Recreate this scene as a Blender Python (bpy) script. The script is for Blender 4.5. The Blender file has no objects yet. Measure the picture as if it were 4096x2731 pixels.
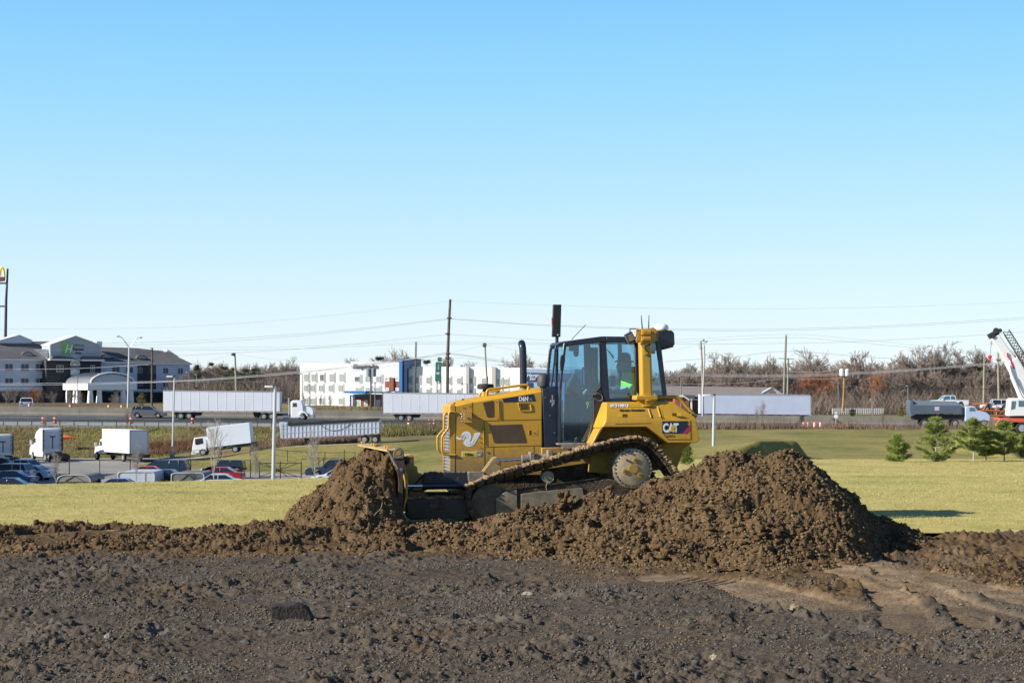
import bpy, bmesh, math, random
import numpy as np
from mathutils import Vector, Matrix, noise as mnoise
rnd = random.Random(7)
C = bpy.context.scene.collection
PI = math.pi
F = 7000.0      # focal length in pixels of the 4096 px wide photograph
YH = 1555.0     # horizon row
ZC = 2.3        # camera height
PX = lambda X, D: 2048 + F*X/D
def W(px, py, D):
    return Vector(((px-2048)/F*D, D, ZC-(py-YH)/F*D))
def XS(px, D): return (px-2048)/F*D
def ZS(py, D): return ZC-(py-YH)/F*D

# ---------------------------------------------------------------- materials
MATS = {}
def mat(name, col, rough=0.7, metal=0.0, var=0.0, vscale=8.0, bump=0.0, bscale=40.0, col2=None,
        mottle=None, emit=None, coat=0.0, spec=0.5, attr=None, coords='Object'):
    if name in MATS: return MATS[name]
    m = bpy.data.materials.new(name); m.use_nodes = True
    nt = m.node_tree; b = nt.nodes['Principled BSDF']
    b.inputs['Roughness'].default_value = rough
    b.inputs['Metallic'].default_value = metal
    b.inputs['Specular IOR Level'].default_value = spec
    if coat: b.inputs['Coat Weight'].default_value = coat; b.inputs['Coat Roughness'].default_value = .15
    c4 = (*col, 1)
    b.inputs['Base Color'].default_value = c4
    if var or col2 or bump:
        tc = nt.nodes.new('ShaderNodeTexCoord')
    if var or col2:
        n = nt.nodes.new('ShaderNodeTexNoise'); n.inputs['Scale'].default_value = vscale
        n.inputs['Detail'].default_value = 8; n.inputs['Roughness'].default_value = .65
        nt.links.new(tc.outputs[coords], n.inputs['Vector'])
        r = nt.nodes.new('ShaderNodeValToRGB')
        lo = col2 if col2 else tuple(c*(1-var) for c in col)
        hi = col if col2 else tuple(min(1, c*(1+var)) for c in col)
        w = mottle if mottle else (.35, .68)
        r.color_ramp.elements[0].position = w[0]; r.color_ramp.elements[0].color = (*lo, 1)
        r.color_ramp.elements[1].position = w[1]; r.color_ramp.elements[1].color = (*hi, 1)
        nt.links.new(n.outputs['Fac'], r.inputs['Fac'])
        nt.links.new(r.outputs['Color'], b.inputs['Base Color'])
    if bump:
        n2 = nt.nodes.new('ShaderNodeTexNoise'); n2.inputs['Scale'].default_value = bscale
        n2.inputs['Detail'].default_value = 6
        nt.links.new(tc.outputs[coords], n2.inputs['Vector'])
        bp = nt.nodes.new('ShaderNodeBump'); bp.inputs['Strength'].default_value = bump
        bp.inputs['Distance'].default_value = .03
        nt.links.new(n2.outputs['Fac'], bp.inputs['Height'])
        nt.links.new(bp.outputs['Normal'], b.inputs['Normal'])
    if emit:
        b.inputs['Emission Color'].default_value = (*emit[0], 1); b.inputs['Emission Strength'].default_value = emit[1]
    MATS[name] = m
    return m
def glassy(name, tint, refl=.10, rough=.03):
    if name in MATS: return MATS[name]
    m = bpy.data.materials.new(name); m.use_nodes = True; nt = m.node_tree; nt.nodes.clear()
    o = nt.nodes.new('ShaderNodeOutputMaterial'); t = nt.nodes.new('ShaderNodeBsdfTransparent')
    t.inputs['Color'].default_value = (*tint, 1)
    g = nt.nodes.new('ShaderNodeBsdfGlossy'); g.inputs['Roughness'].default_value = rough
    g.inputs['Color'].default_value = (.8, .9, 1, 1)
    mx = nt.nodes.new('ShaderNodeMixShader'); mx.inputs['Fac'].default_value = refl
    nt.links.new(t.outputs[0], mx.inputs[1]); nt.links.new(g.outputs[0], mx.inputs[2]); nt.links.new(mx.outputs[0], o.inputs[0])
    MATS[name] = m; return m

# ---------------------------------------------------------------- tagging
def tag(o, label=None, cat=None, group=None, kind=None):
    if label: o['label'] = label
    if cat: o['category'] = cat
    if group: o['group'] = group
    if kind: o['kind'] = kind
    return o
RM = {}
def thing(name, label, cat, loc=(0,0,0), rz=0, group=None, ry=0, rx=0):
    o = bpy.data.objects.new(name, None); C.objects.link(o)
    o.empty_display_size = .3
    o.location = loc; o.rotation_euler = (rx, ry, rz)
    return tag(o, label, cat, group)
def children(o): return [c for c in bpy.data.objects if c.parent == o]
def copy_tree(o, parent=None, kids=None):
    if kids is None:
        kids = {}
        for c in bpy.data.objects:
            if c.parent: kids.setdefault(c.parent.name, []).append(c)
    c = o.copy(); C.objects.link(c); c.parent = parent
    for ch in kids.get(o.name, []): copy_tree(ch, c, kids)
    return c

# ---------------------------------------------------------------- mesh builder
def rotz(a): return Matrix.Rotation(a, 3, 'Z')
class MB:
    def __init__(s): s.v = []; s.f = []; s.m = []
    def add(s, vs, fs, mi=0):
        n = len(s.v); s.v.extend([tuple(x) for x in vs])
        s.f.extend([tuple(i+n for i in f) for f in fs]); s.m.extend([mi]*len(fs)); return s
    def box(s, x0, x1, y0, y1, z0, z1, mi=0, M=None, off=(0,0,0)):
        vs = [(x,y,z) for z in (z0,z1) for y in (y0,y1) for x in (x0,x1)]
        if M is not None: vs = [tuple(M @ Vector(v) + Vector(off)) for v in vs]
        elif off != (0,0,0): vs = [(v[0]+off[0], v[1]+off[1], v[2]+off[2]) for v in vs]
        return s.add(vs, [(0,2,3,1),(4,5,7,6),(0,1,5,4),(2,6,7,3),(0,4,6,2),(1,3,7,5)], mi)
    def loft(s, rings, caps=True, mi=0, closed=True):
        n = len(rings[0]); vs = [p for r in rings for p in r]; fs = []
        for k in range(len(rings)-1):
            for i in range(n if closed else n-1):
                j = (i+1) % n
                fs.append((k*n+i, k*n+j, (k+1)*n+j, (k+1)*n+i))
        if caps: fs.append(tuple(range(n-1,-1,-1))); fs.append(tuple((len(rings)-1)*n+i for i in range(n)))
        return s.add(vs, fs, mi)
    def prism(s, pts, y0, y1, mi=0, pts1=None):   # polygon in xz, extruded in y
        a = [(p[0], y0, p[1]) for p in pts]; b = [(p[0], y1, p[1]) for p in (pts1 or pts)]
        return s.loft([a, b], mi=mi)
    def tube(s, path, r, n=8, caps=True, mi=0):
        path = [Vector(p) for p in path]; k = len(path)
        rr = r if isinstance(r, (list, tuple)) else [r]*k
        rings = []; up = None
        for i, p in enumerate(path):
            t = (path[min(i+1,k-1)] - path[max(i-1,0)])
            if t.length < 1e-9: t = Vector((0,0,1))
            t.normalize()
            if up is None:
                up = Vector((0,0,1)) if abs(t.z) < .9 else Vector((1,0,0))
            a = t.cross(up)
            if a.length < 1e-6: a = t.orthogonal()
            a.normalize(); b = a.cross(t).normalized(); up = b
            rings.append([p + (a*math.cos(2*PI*j/n) + b*math.sin(2*PI*j/n))*rr[i] for j in range(n)])
        return s.loft(rings, caps=caps, mi=mi)
    def cyl(s, p0, p1, r, n=16, mi=0, r1=None): return s.tube([p0, p1], [r, r if r1 is None else r1], n, mi=mi)
    def lathe(s, prof, c=(0,0,0), axis='y', n=24, mi=0):  # prof: (radius, offset along axis)
        rings = []
        for r, h in prof:
            ring = []
            for j in range(n):
                a = 2*PI*j/n; u, w = r*math.cos(a), r*math.sin(a)
                ring.append({'y': (c[0]+u, c[1]+h, c[2]+w), 'z': (c[0]+u, c[1]+w, c[2]+h), 'x': (c[0]+h, c[1]+u, c[2]+w)}[axis])
            rings.append(ring)
        return s.loft(rings, mi=mi)
    def ball(s, c, r, n=10, mi=0, noise=0, seed=0):
        r = r if isinstance(r, (tuple, list)) else (r, r, r); rings = []
        for i in range(1, n):
            t = PI*i/n
            ring = []
            for j in range(2*n):
                a = PI*j/n; d = Vector((math.sin(t)*math.cos(a), math.sin(t)*math.sin(a), math.cos(t)))
                k = 1 + (mnoise.noise(d*2+Vector((seed,0,0)))*noise if noise else 0)
                ring.append((c[0]+r[0]*d.x*k, c[1]+r[1]*d.y*k, c[2]+r[2]*d.z*k))
            rings.append(ring)
        return s.loft(rings, mi=mi)
    def build(s, name, m, parent=None, bevel=0, smooth=None, subs=0, label=None, seg=2):
        me = bpy.data.meshes.new(name); me.from_pydata(s.v, [], s.f)
        ms = m if isinstance(m, (list, tuple)) else [m]
        for x in ms: me.materials.append(x)
        if len(ms) > 1: me.polygons.foreach_set('material_index', s.m)
        bm = bmesh.new(); bm.from_mesh(me); bmesh.ops.recalc_face_normals(bm, faces=bm.faces); bm.to_mesh(me); bm.free()
        o = bpy.data.objects.new(name, me); C.objects.link(o)
        if parent is not None: o.parent = parent
        if bevel:
            b = o.modifiers.new('Bevel', 'BEVEL'); b.width = bevel; b.segments = seg; b.limit_method = 'ANGLE'; b.angle_limit = math.radians(35)
            b.use_clamp_overlap = True
        if smooth or (bevel and smooth is None):
            me.polygons.foreach_set('use_smooth', [True]*len(me.polygons))
            try: me.set_sharp_from_angle(angle=math.radians(smooth if smooth and smooth > 1 else 38))
            except Exception: pass
        if label: o['label'] = label
        return o
def fastmesh(name, V, Fq, m, smooth=True, parent=None):   # numpy verts, quad/tri face array
    me = bpy.data.meshes.new(name); V = np.asarray(V, dtype=np.float32); Fq = np.asarray(Fq, dtype=np.int32)
    k = Fq.shape[1]
    me.vertices.add(len(V)); me.vertices.foreach_set('co', V.ravel())
    me.loops.add(Fq.size); me.loops.foreach_set('vertex_index', Fq.ravel())
    me.polygons.add(len(Fq)); me.polygons.foreach_set('loop_start', np.arange(len(Fq), dtype=np.int32)*k)
    me.polygons.foreach_set('loop_total', np.full(len(Fq), k, dtype=np.int32))
    if smooth: me.polygons.foreach_set('use_smooth', np.ones(len(Fq), dtype=bool))
    for x in (m if isinstance(m, (list, tuple)) else [m]): me.materials.append(x)
    me.update(calc_edges=True)
    o = bpy.data.objects.new(name, me); C.objects.link(o)
    if parent is not None: o.parent = parent
    return o
def addattr(o, name, arr):
    a = o.data.attributes.new(name, 'FLOAT', 'POINT'); a.data.foreach_set('value', np.asarray(arr, dtype=np.float32).ravel())
def smooth_path(pts, k=6):
    P = [Vector(p) for p in pts]; out = []
    for i in range(len(P)-1):
        p0 = P[max(i-1,0)]; p1 = P[i]; p2 = P[i+1]; p3 = P[min(i+2,len(P)-1)]
        for j in range(k):
            t = j/k
            out.append(.5*((2*p1)+(p2-p0)*t+(2*p0-5*p1+4*p2-p3)*t*t+(3*p1-p0-3*p2+p3)*t**3))
    out.append(P[-1]); return out
def text_obj(name, s, size, m, loc, right=(1,0,0), up=(0,0,1), ext=.002, parent=None, sx=1, align='LEFT', shear=0, spacing=1, thick=0):
    cu = bpy.data.curves.new('t', 'FONT'); cu.body = s; cu.size = size; cu.extrude = ext; cu.align_x = align; cu.shear = shear
    cu.space_character = spacing; cu.offset = thick; cu.resolution_u = 3
    o = bpy.data.objects.new('t', cu); C.objects.link(o)
    bpy.context.view_layer.update()
    me = bpy.data.meshes.new_from_object(o.evaluated_get(bpy.context.evaluated_depsgraph_get()))
    bpy.data.objects.remove(o); bpy.data.curves.remove(cu)
    R = Vector(right).normalized(); U = Vector(up).normalized(); N = R.cross(U)
    M = Matrix(((R.x*sx, U.x, N.x, loc[0]), (R.y*sx, U.y, N.y, loc[1]), (R.z*sx, U.z, N.z, loc[2]), (0,0,0,1)))
    me.transform(M); me.materials.clear(); me.materials.append(m)
    ob = bpy.data.objects.new(name, me); C.objects.link(ob)
    if parent is not None: ob.parent = parent
    return ob
class Fr:   # a frame standing at photo column px0, distance D0, its x axis turned phi from the picture plane
    def __init__(s, px0, D0, phi, z0=0):
        s.X0 = XS(px0, D0); s.D0 = D0; s.phi = phi; s.c = math.cos(phi); s.s = math.sin(phi); s.z0 = z0
    def P(s, px, py, v=0):
        k = (px-2048)/F
        u = (k*(s.D0+v*s.c) - s.X0 + v*s.s)/(s.c-k*s.s)
        D = s.D0+u*s.s+v*s.c
        return Vector((u, v, ZC-(py-YH)*D/F-s.z0))
    def xz(s, px, py, v=0):
        p = s.P(px, py, v); return (p.x, p.z)
    def u(s, px, v=0): return s.P(px, YH, v).x
    def root(s, name, label, cat, group=None):
        return thing(name, label, cat, (s.X0, s.D0, s.z0), s.phi, group)
def sm(a, b, x):
    t = np.clip((np.asarray(x)-a)/(b-a), 0, 1); return t*t*(3-2*t)
# ---------------------------------------------------------------- noise
def _h(ix, iy, s):
    n = (ix.astype(np.int64)*374761393 + iy.astype(np.int64)*668265263 + s*974634777) & 0xffffffff
    n = ((n ^ (n >> 13))*1274126177) & 0xffffffff
    n = ((n ^ (n >> 16))*2246822519) & 0xffffffff
    return ((n ^ (n >> 15)) & 0xffffff)/float(0xffffff)
def vnoise(x, y, s=0):
    ix = np.floor(x); iy = np.floor(y); fx = x-ix; fy = y-iy
    fx = fx*fx*fx*(fx*(fx*6-15)+10); fy = fy*fy*fy*(fy*(fy*6-15)+10)
    a = _h(ix, iy, s); b = _h(ix+1, iy, s); c = _h(ix, iy+1, s); d = _h(ix+1, iy+1, s)
    return (a*(1-fx)+b*fx)*(1-fy)+(c*(1-fx)+d*fx)*fy*1.0
def fbm(x, y, s=0, o=4, g=.5):
    r = 0; a = 1; t = 0
    for i in range(o):
        r = r + a*(vnoise(x*2**i+17*i, y*2**i-9*i, s+i)-.5); t += a; a *= g
    return r/t*2
def clods(x, y, cell, s, dens=1.0, rmin=.3, rmax=.62):
    """height (0..~1, in units of cell) of half buried lumps, one candidate per cell"""
    u = x/cell; v = y/cell; ix = np.floor(u); iy = np.floor(v); best = np.zeros_like(u)
    for dx in (-1, 0, 1):
        for dy in (-1, 0, 1):
            cx = ix+dx; cy = iy+dy
            px = cx+_h(cx, cy, s); py = cy+_h(cx, cy, s+1)
            rr = rmin+(rmax-rmin)*_h(cx, cy, s+2)**1.5
            on = _h(cx, cy, s+3) < dens
            an = _h(cx, cy, s+4)*PI; ca = np.cos(an); sa = np.sin(an)
            ex = (u-px)*ca+(v-py)*sa; ey = (-(u-px)*sa+(v-py)*ca)*(1+.8*_h(cx, cy, s+5))
            d = (ex*ex+ey*ey)/(rr*rr)
            m = np.maximum(np.maximum(np.abs(ex), np.abs(ey)), np.abs(ex*.6+ey*.8))/rr; k7 = _h(cx, cy, s+7)
            blk = np.clip(1.7*(1-m), 0, 1)*np.clip(.75+(k7-.5)*1.6*ex/rr+.5*(_h(cx, cy, s+8)-.5)*ey/rr, 0, 1.3)
            h = np.where(k7 < .9, blk, np.sqrt(np.clip(1-d, 0, 1)))*rr*(.5+.8*_h(cx, cy, s+6))
            best = np.maximum(best, np.where(on, h, 0))
    return best
# ---------------------------------------------------------------- the lie of the land
KY  = np.array([0, 60, 105, 120, 150, 168, 180, 190, 199, 203, 212, 218, 225, 233, 262, 300, 400, 600, 3000], float)
ST = [  # X station, heights at KY
 (-90, [-6.5]*12+[-6.3, -2.85, -2.2, -.9, -.6, -1.5, -4]),
 (-45, [-6.5]*12+[-6.3, -2.85, -2.3, -.9, -.6, -1.5, -4]),
 (-35, [-6.5]*7+[-6.5, -5.9, -5.9, -5.8, -5.3, -4.5, -2.85, -2.3, -.9, -.7, -1.5, -4]),
 (-27, [-6.5]*7+[-6.3, -4.35, -4.6, -4.6, -4.4, -3.9, -2.9, -2.4, -.9, -.9, -2, -4]),
 (-16.5, [-6.5]*6+[-6.4, -5.6, -3.85, -4.15, -4.2, -4.0, -3.6, -2.95, -2.5, -1.2, -1.4, -2.5, -4]),
 (-8, [-7, -7, -7, -7, -6.8, -6.3, -5.4, -4.6, -3.9, -3.9, -3.8, -3.6, -3.4, -3.0, -2.6, -1.6, -2, -3, -4]),
 (8, [-8, -8, -8, -7, -5.2, -4.5, -4.1, -3.7, -3.4, -3.3, -3.1, -3.0, -2.95, -3.0, -2.8, -2.4, -3.2, -3.6, -4]),
 (35, [-8, -8, -8, -7, -5.0, -4.4, -4.1, -3.6, -3.3, -3.2, -3.0, -2.9, -2.9, -3.0, -3.1, -2.3, -3.3, -3.8, -4]),
 (90, [-8, -8, -8, -6, -5.0, -4.0, -3.1, -2.9, -2.9, -2.9, -2.9, -2.9, -2.9, -3.1, -3.5, -2.6, -3.5, -3.8, -4])]
SX = np.array([s[0] for s in ST], float); SZ = np.array([s[1] for s in ST], float)
def far_z(X, Y):
    X = np.asarray(X, float); Y = np.asarray(Y, float)
    cols = np.stack([np.interp(Y, KY, SZ[i]) for i in range(len(SX))])
    xi = np.clip(np.searchsorted(SX, X)-1, 0, len(SX)-2)
    t = np.clip((X-SX[xi])/(SX[xi+1]-SX[xi]), 0, 1)
    a = np.take_along_axis(cols, xi[None], 0)[0]; b = np.take_along_axis(cols, xi[None]+1, 0)[0]
    return a*(1-t)+b*t
def crestY(X): return np.interp(X, [-20, -14, -5, 1, 10, 40], [49, 50, 59, 80, 104, 107])
def near_z(X, Y):
    c = crestY(X)
    return -.027*np.maximum(Y-35, 0)-.38*np.maximum(Y-c, 0)**1.0
def land(X, Y):
    X = np.atleast_1d(np.asarray(X, float)); Y = np.atleast_1d(np.asarray(Y, float))
    z = np.maximum(near_z(X, Y), far_z(X, Y))
    # far right slope: a grassed bank made up for its shadow, and a mound
    z = z+shade_bank_and_mound(X, Y)
    return z
def shade_bank_and_mound(X, Y):
    # added plateau; its steep shaded face stands in for a cast shadow: ridge corner A..B, foot C
    # made-up terrace with a steep right-hand face, and a triangular mound behind the pines
    nx, ny = .857, -.515; s = (X-19.2)*nx+(Y-155)*ny+.4*fbm(X*.5, Y*.5, 301, 4); al = (X-19.2)*.515+(Y-155)*.857
    h = np.interp(al, [-12, 0, 6, 15.2, 16.6], [0, 1.4, 2.3, 1.75, 0])*np.where(s > 0, 1-sm(0, 1.9, s), np.exp(s/13.0))
    d = np.abs(X-48)*.42
    h2 = np.clip(2.0-d-np.abs(Y-178)*.15, 0, 5)
    return h+h2
def gz(X, Y): return float(land(X, Y)[0])
def fan(y0, y1, ncol, nrow, half, geo=True):
    t = np.linspace(0, 1, nrow)
    Y = y0*(y1/y0)**t if geo else y0+(y1-y0)*t
    u = np.linspace(-1, 1, ncol)
    YY, UU = np.meshgrid(Y, u, indexing='ij')
    return UU*half*YY, YY
def gridfaces(nr, nc):
    i = np.arange(nr-1)[:, None]*nc+np.arange(nc-1)[None]
    return np.stack([i, i+1, i+nc+1, i+nc], -1).reshape(-1, 4)

# ---- soil, shared by ground and heaps
def rough_ground(X, Y, amp):
    rd = 1-np.abs(fbm(X*6, Y*9, 213, 3))*2.2
    pit = sm(.02, .45, fbm(X*2.3, Y*3.2, 217, 4))
    h = .030*fbm(X*.7, Y*.7, 3, 3)+.030*fbm(X*3, Y*4, 9, 3)+.030*rd*(.4+pit)+.032*pit*(1-np.abs(fbm(X*5, Y*7, 219, 3))*3)
    clump = sm(-.1, .55, fbm(X*.9, Y*.9, 31, 2))
    h = h+.020*clods(X, Y, .045, 11, .8)+.06*clods(X, Y, .12, 21, .35)*(.15+.85*clump)+.16*clods(X, Y, .30, 41, .10, .2, .42)*clump+.02*fbm(X*7, Y*7, 19, 3)
    h = h+.020*fbm(X*26, Y*30, 5, 3)
    sm_ = .45+.75*sm(-.25, .2, fbm(X*.8, Y*1.1, 505, 3))
    return h*amp*sm_
def pack(X, Y, P, w):   # distance to polyline, and arclength along it
    best = np.full(X.shape, 1e9); arc = np.zeros(X.shape); s0 = 0
    for (x0, y0), (x1, y1) in zip(P[:-1], P[1:]):
        dx, dy = x1-x0, y1-y0; L = math.hypot(dx, dy)
        t = np.clip(((X-x0)*dx+(Y-y0)*dy)/L/L, 0, 1)
        d = np.hypot(X-x0-t*dx, Y-y0-t*dy)
        m = d < best; best = np.where(m, d, best); arc = np.where(m, s0+t*L, arc); s0 += L
    return best, arc
def G(px, py): # point of the flat near ground seen at a photo pixel
    D = F*ZC/(py-YH); return (XS(px, D), D)
RUTS = [([G(2680,2312), G(2900,2330), G(3100,2382), G(3300,2435), G(3540,2480)], .50), ([G(3230,2215), G(3380,2272), G(3520,2345), G(3600,2425), G(3655,2520)], .27),
        ([G(3400,2232), G(3600,2295), G(3770,2370), G(3860,2440), G(3900,2520)], .20), ([G(3360,2212), G(3700,2300), G(4000,2375), G(4300,2440)], .40), ([G(3560,2300), G(3850,2420), G(4200,2520)], .26)]
def ground_z(X, Y):
    h = rough_ground(X, Y, 1.0)
    bz = sm(20.5, 22.5, Y+.3*X-1.2)*sm(1.5, 4, X); wx = X+.03*fbm(X*9, Y*9, 201, 3)
    h = h+bz*(.13*fbm(X*1.8, Y*1.8, 333, 3)+.08*clods(wx, Y, .12, 121, .7)+.13*clods(wx, Y, .3, 141, .25, .16, .4)+.03*fbm(X*20, Y*20, 15, 2)-.07)
    tan = np.zeros_like(X)
    for P, w in RUTS:
        d, arc = pack(X, Y, P, w); d = d+.05*fbm(X*4, Y*4, 57, 3)
        ins = 1-sm(w*.8, w*1.1, d)
        edge = np.exp(-((d-w*1.35)/(.10))**2)
        tread = .028*(np.sin(arc*2*PI/.13+3*np.abs(d/w)) > .1)+.004*fbm(X*9, Y*9, 77, 2)
        h = h*(1-ins)+ins*(-.05+tread)+edge*.02*(1+fbm(X*5, Y*5, 55, 3))
        tan = np.maximum(tan, ins*np.clip(.75+.6*fbm(X*3, Y*3, 59, 3), 0, .95))
    return h-.5*sm(28.3, 29.1, Y+.3*fbm(X*1.5, Y*1.5, 501, 3)), tan
# brown bank and pile in front of the machine, skyline read from the photograph
SKY = [(1500,2092),(1600,2088),(1700,2078),(1800,2084),(1898,2074),(2000,2052),(2177,2000),(2240,1990),(2351,1963),(2500,1945),(2612,1920),(2717,1876),(2790,1836),(2856,1815),(2960,1799),(3100,1797),(3140,1799),(3200,1816),(3280,1862),(3400,1952),(3490,2025),(3580,2080),(3680,2118),(3800,2200)]
RB = 26.8
_sx = np.array([XS(a, RB) for a, b in SKY]); _sh = np.array([ZS(b, RB) for a, b in SKY])
def pile_base(X, Y):
    H = np.interp(X, _sx, _sh, left=0.0, right=0); H = np.where(H > .02, np.maximum(H-.01, .06), H)
    ridge = RB+.25*np.sin(X*.9)
    toe = np.interp(X, [XS(p, 24) for p in (1500, 1900, 2400, 3000, 3400, 3560, 3700)], [25.6, 24.2, 23.0, 22.6, 23.4, 24.6, 25.8])
    t = np.where(Y < ridge, (ridge-Y)/(ridge-toe), (Y-ridge)/(np.maximum(H, .1)*1.25+.35))
    p = 1-np.sqrt(t*t+.012)+.11
    lim = sm(XS(1500, 26), XS(1640, 26), X)*(1-sm(XS(3700, 26), XS(3830, 26), X))
    return np.where(p > 0, H*np.minimum(p, 1), p*.9)*lim - (1-lim)*.3
def berm_left(X, Y):      # low band of brown clods along the grass
    wob = .55*fbm(X*.8, Y*.3, 71, 4)
    t = sm(23.7+wob, 25.2+wob, Y)*(1-sm(28.4, 29.7, Y))
    H = .13+.06*fbm(X*.8, Y*.8, 72, 2)
    lim = 1-sm(XS(1620, 26), XS(1760, 26), X)
    return t*H*lim-.05*(1-t*lim)
HX = np.array([XS(p, 29.3) for p in (1120,1150,1245,1323,1393,1454,1515,1560,1640)]); HH = np.array([ZS(y, 29.3) for y in (2130,2072,2003,1933,1872,1822,1797,1801,1810)])
def heap_base(X, Y):      # soil carried in front of the blade
    blade = -1.93-(Y-28.7)*.20
    H = np.interp(X-(29.3-Y)*.12, HX, HH, left=-.1)
    H = np.where(X > blade-.02, H-(X-blade+.02)*np.where(Y > 28.4, 12.0, 4.0), H)
    near = np.clip((Y-25.2)/(28.75-25.2), 0, 1)**1.5; H = H-np.clip(X+2.55, 0, 2)*np.clip((28.9-Y)/1.2, 0, 1)*1.1+.26*fbm(X*2.6, Y*1.0, 421, 4)*sm(.2, .6, H)
    farr = np.clip((33.2-Y)/1.6, 0, 1)
    return (H+.1-.06*sm(.3, .9, H))*near*farr-.1
def soil_clods(X, Y, big=1.0):
    k = sm(-.5, .5, fbm(X*.9, Y*.9, 131, 2)); wx = X+.035*fbm(X*9, Y*9, 201, 3); wy = Y+.035*fbm(X*9, Y*9, 205, 3)
    r = 1-np.abs(fbm(X*7, Y*7, 211, 3))*2
    k2 = .12+.88*sm(-.08, .30, fbm(X*1.7, Y*1.7, 139, 3)); hol = -.13*sm(.05, .5, fbm(X*1.1+5, Y*1.3, 149, 2))
    r2 = 1-np.abs(fbm(X*3.2, Y*3.2, 223, 4))*3
    return 1.4*hol+.12*fbm(X*1.9, Y*1.9, 133, 3)+.045*r+.045*r2+.045*clods(wx, wy, .045, 111, .9)+.10*clods(wx, wy, .12, 121, .6)*k2*(.7+.8*fbm(X*30, Y*30, 17, 2))+.26*big*clods(wx, wy, .30, 141, .20, .16, .46)*k*k2*(.7+1.3*fbm(X*13, Y*13, 19, 3))+.050*fbm(X*22, Y*22, 15, 3)-.10

def soil_shader(name, brown_default=1.0, use_attr=False):
    m = bpy.data.materials.new(name); m.use_nodes = True; nt = m.node_tree; b = nt.nodes['Principled BSDF']
    b.inputs['Roughness'].default_value = .95; b.inputs['Specular IOR Level'].default_value = .15
    tc = nt.nodes.new('ShaderNodeTexCoord')
    def nz(sc, det=6, ro=.6):
        n = nt.nodes.new('ShaderNodeTexNoise'); n.inputs['Scale'].default_value = sc; n.inputs['Detail'].default_value = det
        n.inputs['Roughness'].default_value = ro; nt.links.new(tc.outputs['Object'], n.inputs['Vector']); return n
    def ramp(n, stops):
        r = nt.nodes.new('ShaderNodeValToRGB'); e = r.color_ramp.elements
        while len(e) < len(stops): e.new(.5)
        for i, (p, c) in enumerate(stops): e[i].position = p; e[i].color = (*c, 1)
        nt.links.new(n.outputs['Fac'], r.inputs['Fac']); return r
    def mix(f, a, c2):
        x = nt.nodes.new('ShaderNodeMix'); x.data_type = 'RGBA'
        if isinstance(f, float): x.inputs[0].default_value = f
        else: nt.links.new(f, x.inputs[0])
        nt.links.new(a, x.inputs[6]); nt.links.new(c2, x.inputs[7]); return x.outputs[2]
    brown = ramp(nz(1.1, 8, .75), [(.30, BR0), (.5, BR1), (.72, BR2)])
    bf = ramp(nz(24), [(.3, tuple(c*.75 for c in BR1)), (.7, tuple(c*1.25 for c in BR1))])
    bcol = mix(.45, brown.outputs['Color'], bf.outputs['Color'])
    # pale stones and straw flecks
    vo = nt.nodes.new('ShaderNodeTexVoronoi'); vo.inputs['Scale'].default_value = 9; nt.links.new(tc.outputs['Object'], vo.inputs['Vector'])
    lt = nt.nodes.new('ShaderNodeMath'); lt.operation = 'LESS_THAN'; lt.inputs[1].default_value = .028; nt.links.new(vo.outputs['Distance'], lt.inputs[0])
    col = bcol
    if use_attr:
        dark = ramp(nz(.8), [(.3, DK0), (.62, DK1), (.78, DK2)])
        df = ramp(nz(55, 4, .7), [(.34, tuple(c*.45 for c in DK1)), (.55, DK1), (.72, tuple(c*2.3 for c in DK1))])
        dcol = mix(.5, dark.outputs['Color'], df.outputs['Color'])
        at = nt.nodes.new('ShaderNodeAttribute'); at.attribute_name = 'brown'
        col = mix(at.outputs['Fac'], dcol, bcol)
        a2 = nt.nodes.new('ShaderNodeAttribute'); a2.attribute_name = 'tan'
        tn = ramp(nz(3), [(.3, TN0), (.7, TN1)])
        col = mix(a2.outputs['Fac'], col, tn.outputs['Color'])
        a3 = nt.nodes.new('ShaderNodeAttribute'); a3.attribute_name = 'pale'
        pl = ramp(nz(40), [(.35, (.13,.125,.12)), (.7, (.34,.33,.31))])
        col = mix(a3.outputs['Fac'], col, pl.outputs['Color'])
    pale = nt.nodes.new('ShaderNodeRGB'); pale.outputs[0].default_value = (.30, .26, .20, 1)
    mm = nt.nodes.new('ShaderNodeMath'); mm.operation = 'MULTIPLY'; mm.inputs[1].default_value = .55; nt.links.new(lt.outputs[0], mm.inputs[0])
    col = mix(mm.outputs[0], col, pale.outputs[0])
    nt.links.new(col, b.inputs['Base Color'])
    n2 = nz(60, 5, .7); bp = nt.nodes.new('ShaderNodeBump'); bp.inputs['Strength'].default_value = .6; bp.inputs['Distance'].default_value = .02
    nt.links.new(n2.outputs['Fac'], bp.inputs['Height']); nt.links.new(bp.outputs['Normal'], b.inputs['Normal'])
    return m
BR0 = (.040,.026,.013); BR1 = (.098,.062,.032); BR2 = (.200,.136,.072)
DK0 = (.036,.029,.022); DK1 = (.090,.072,.055); DK2 = (.205,.168,.128)
TN0 = (.15,.108,.070); TN1 = (.30,.215,.135)
M_ground = soil_shader('soil_ground', use_attr=True)
M_brown = soil_shader('brown_soil')

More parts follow.
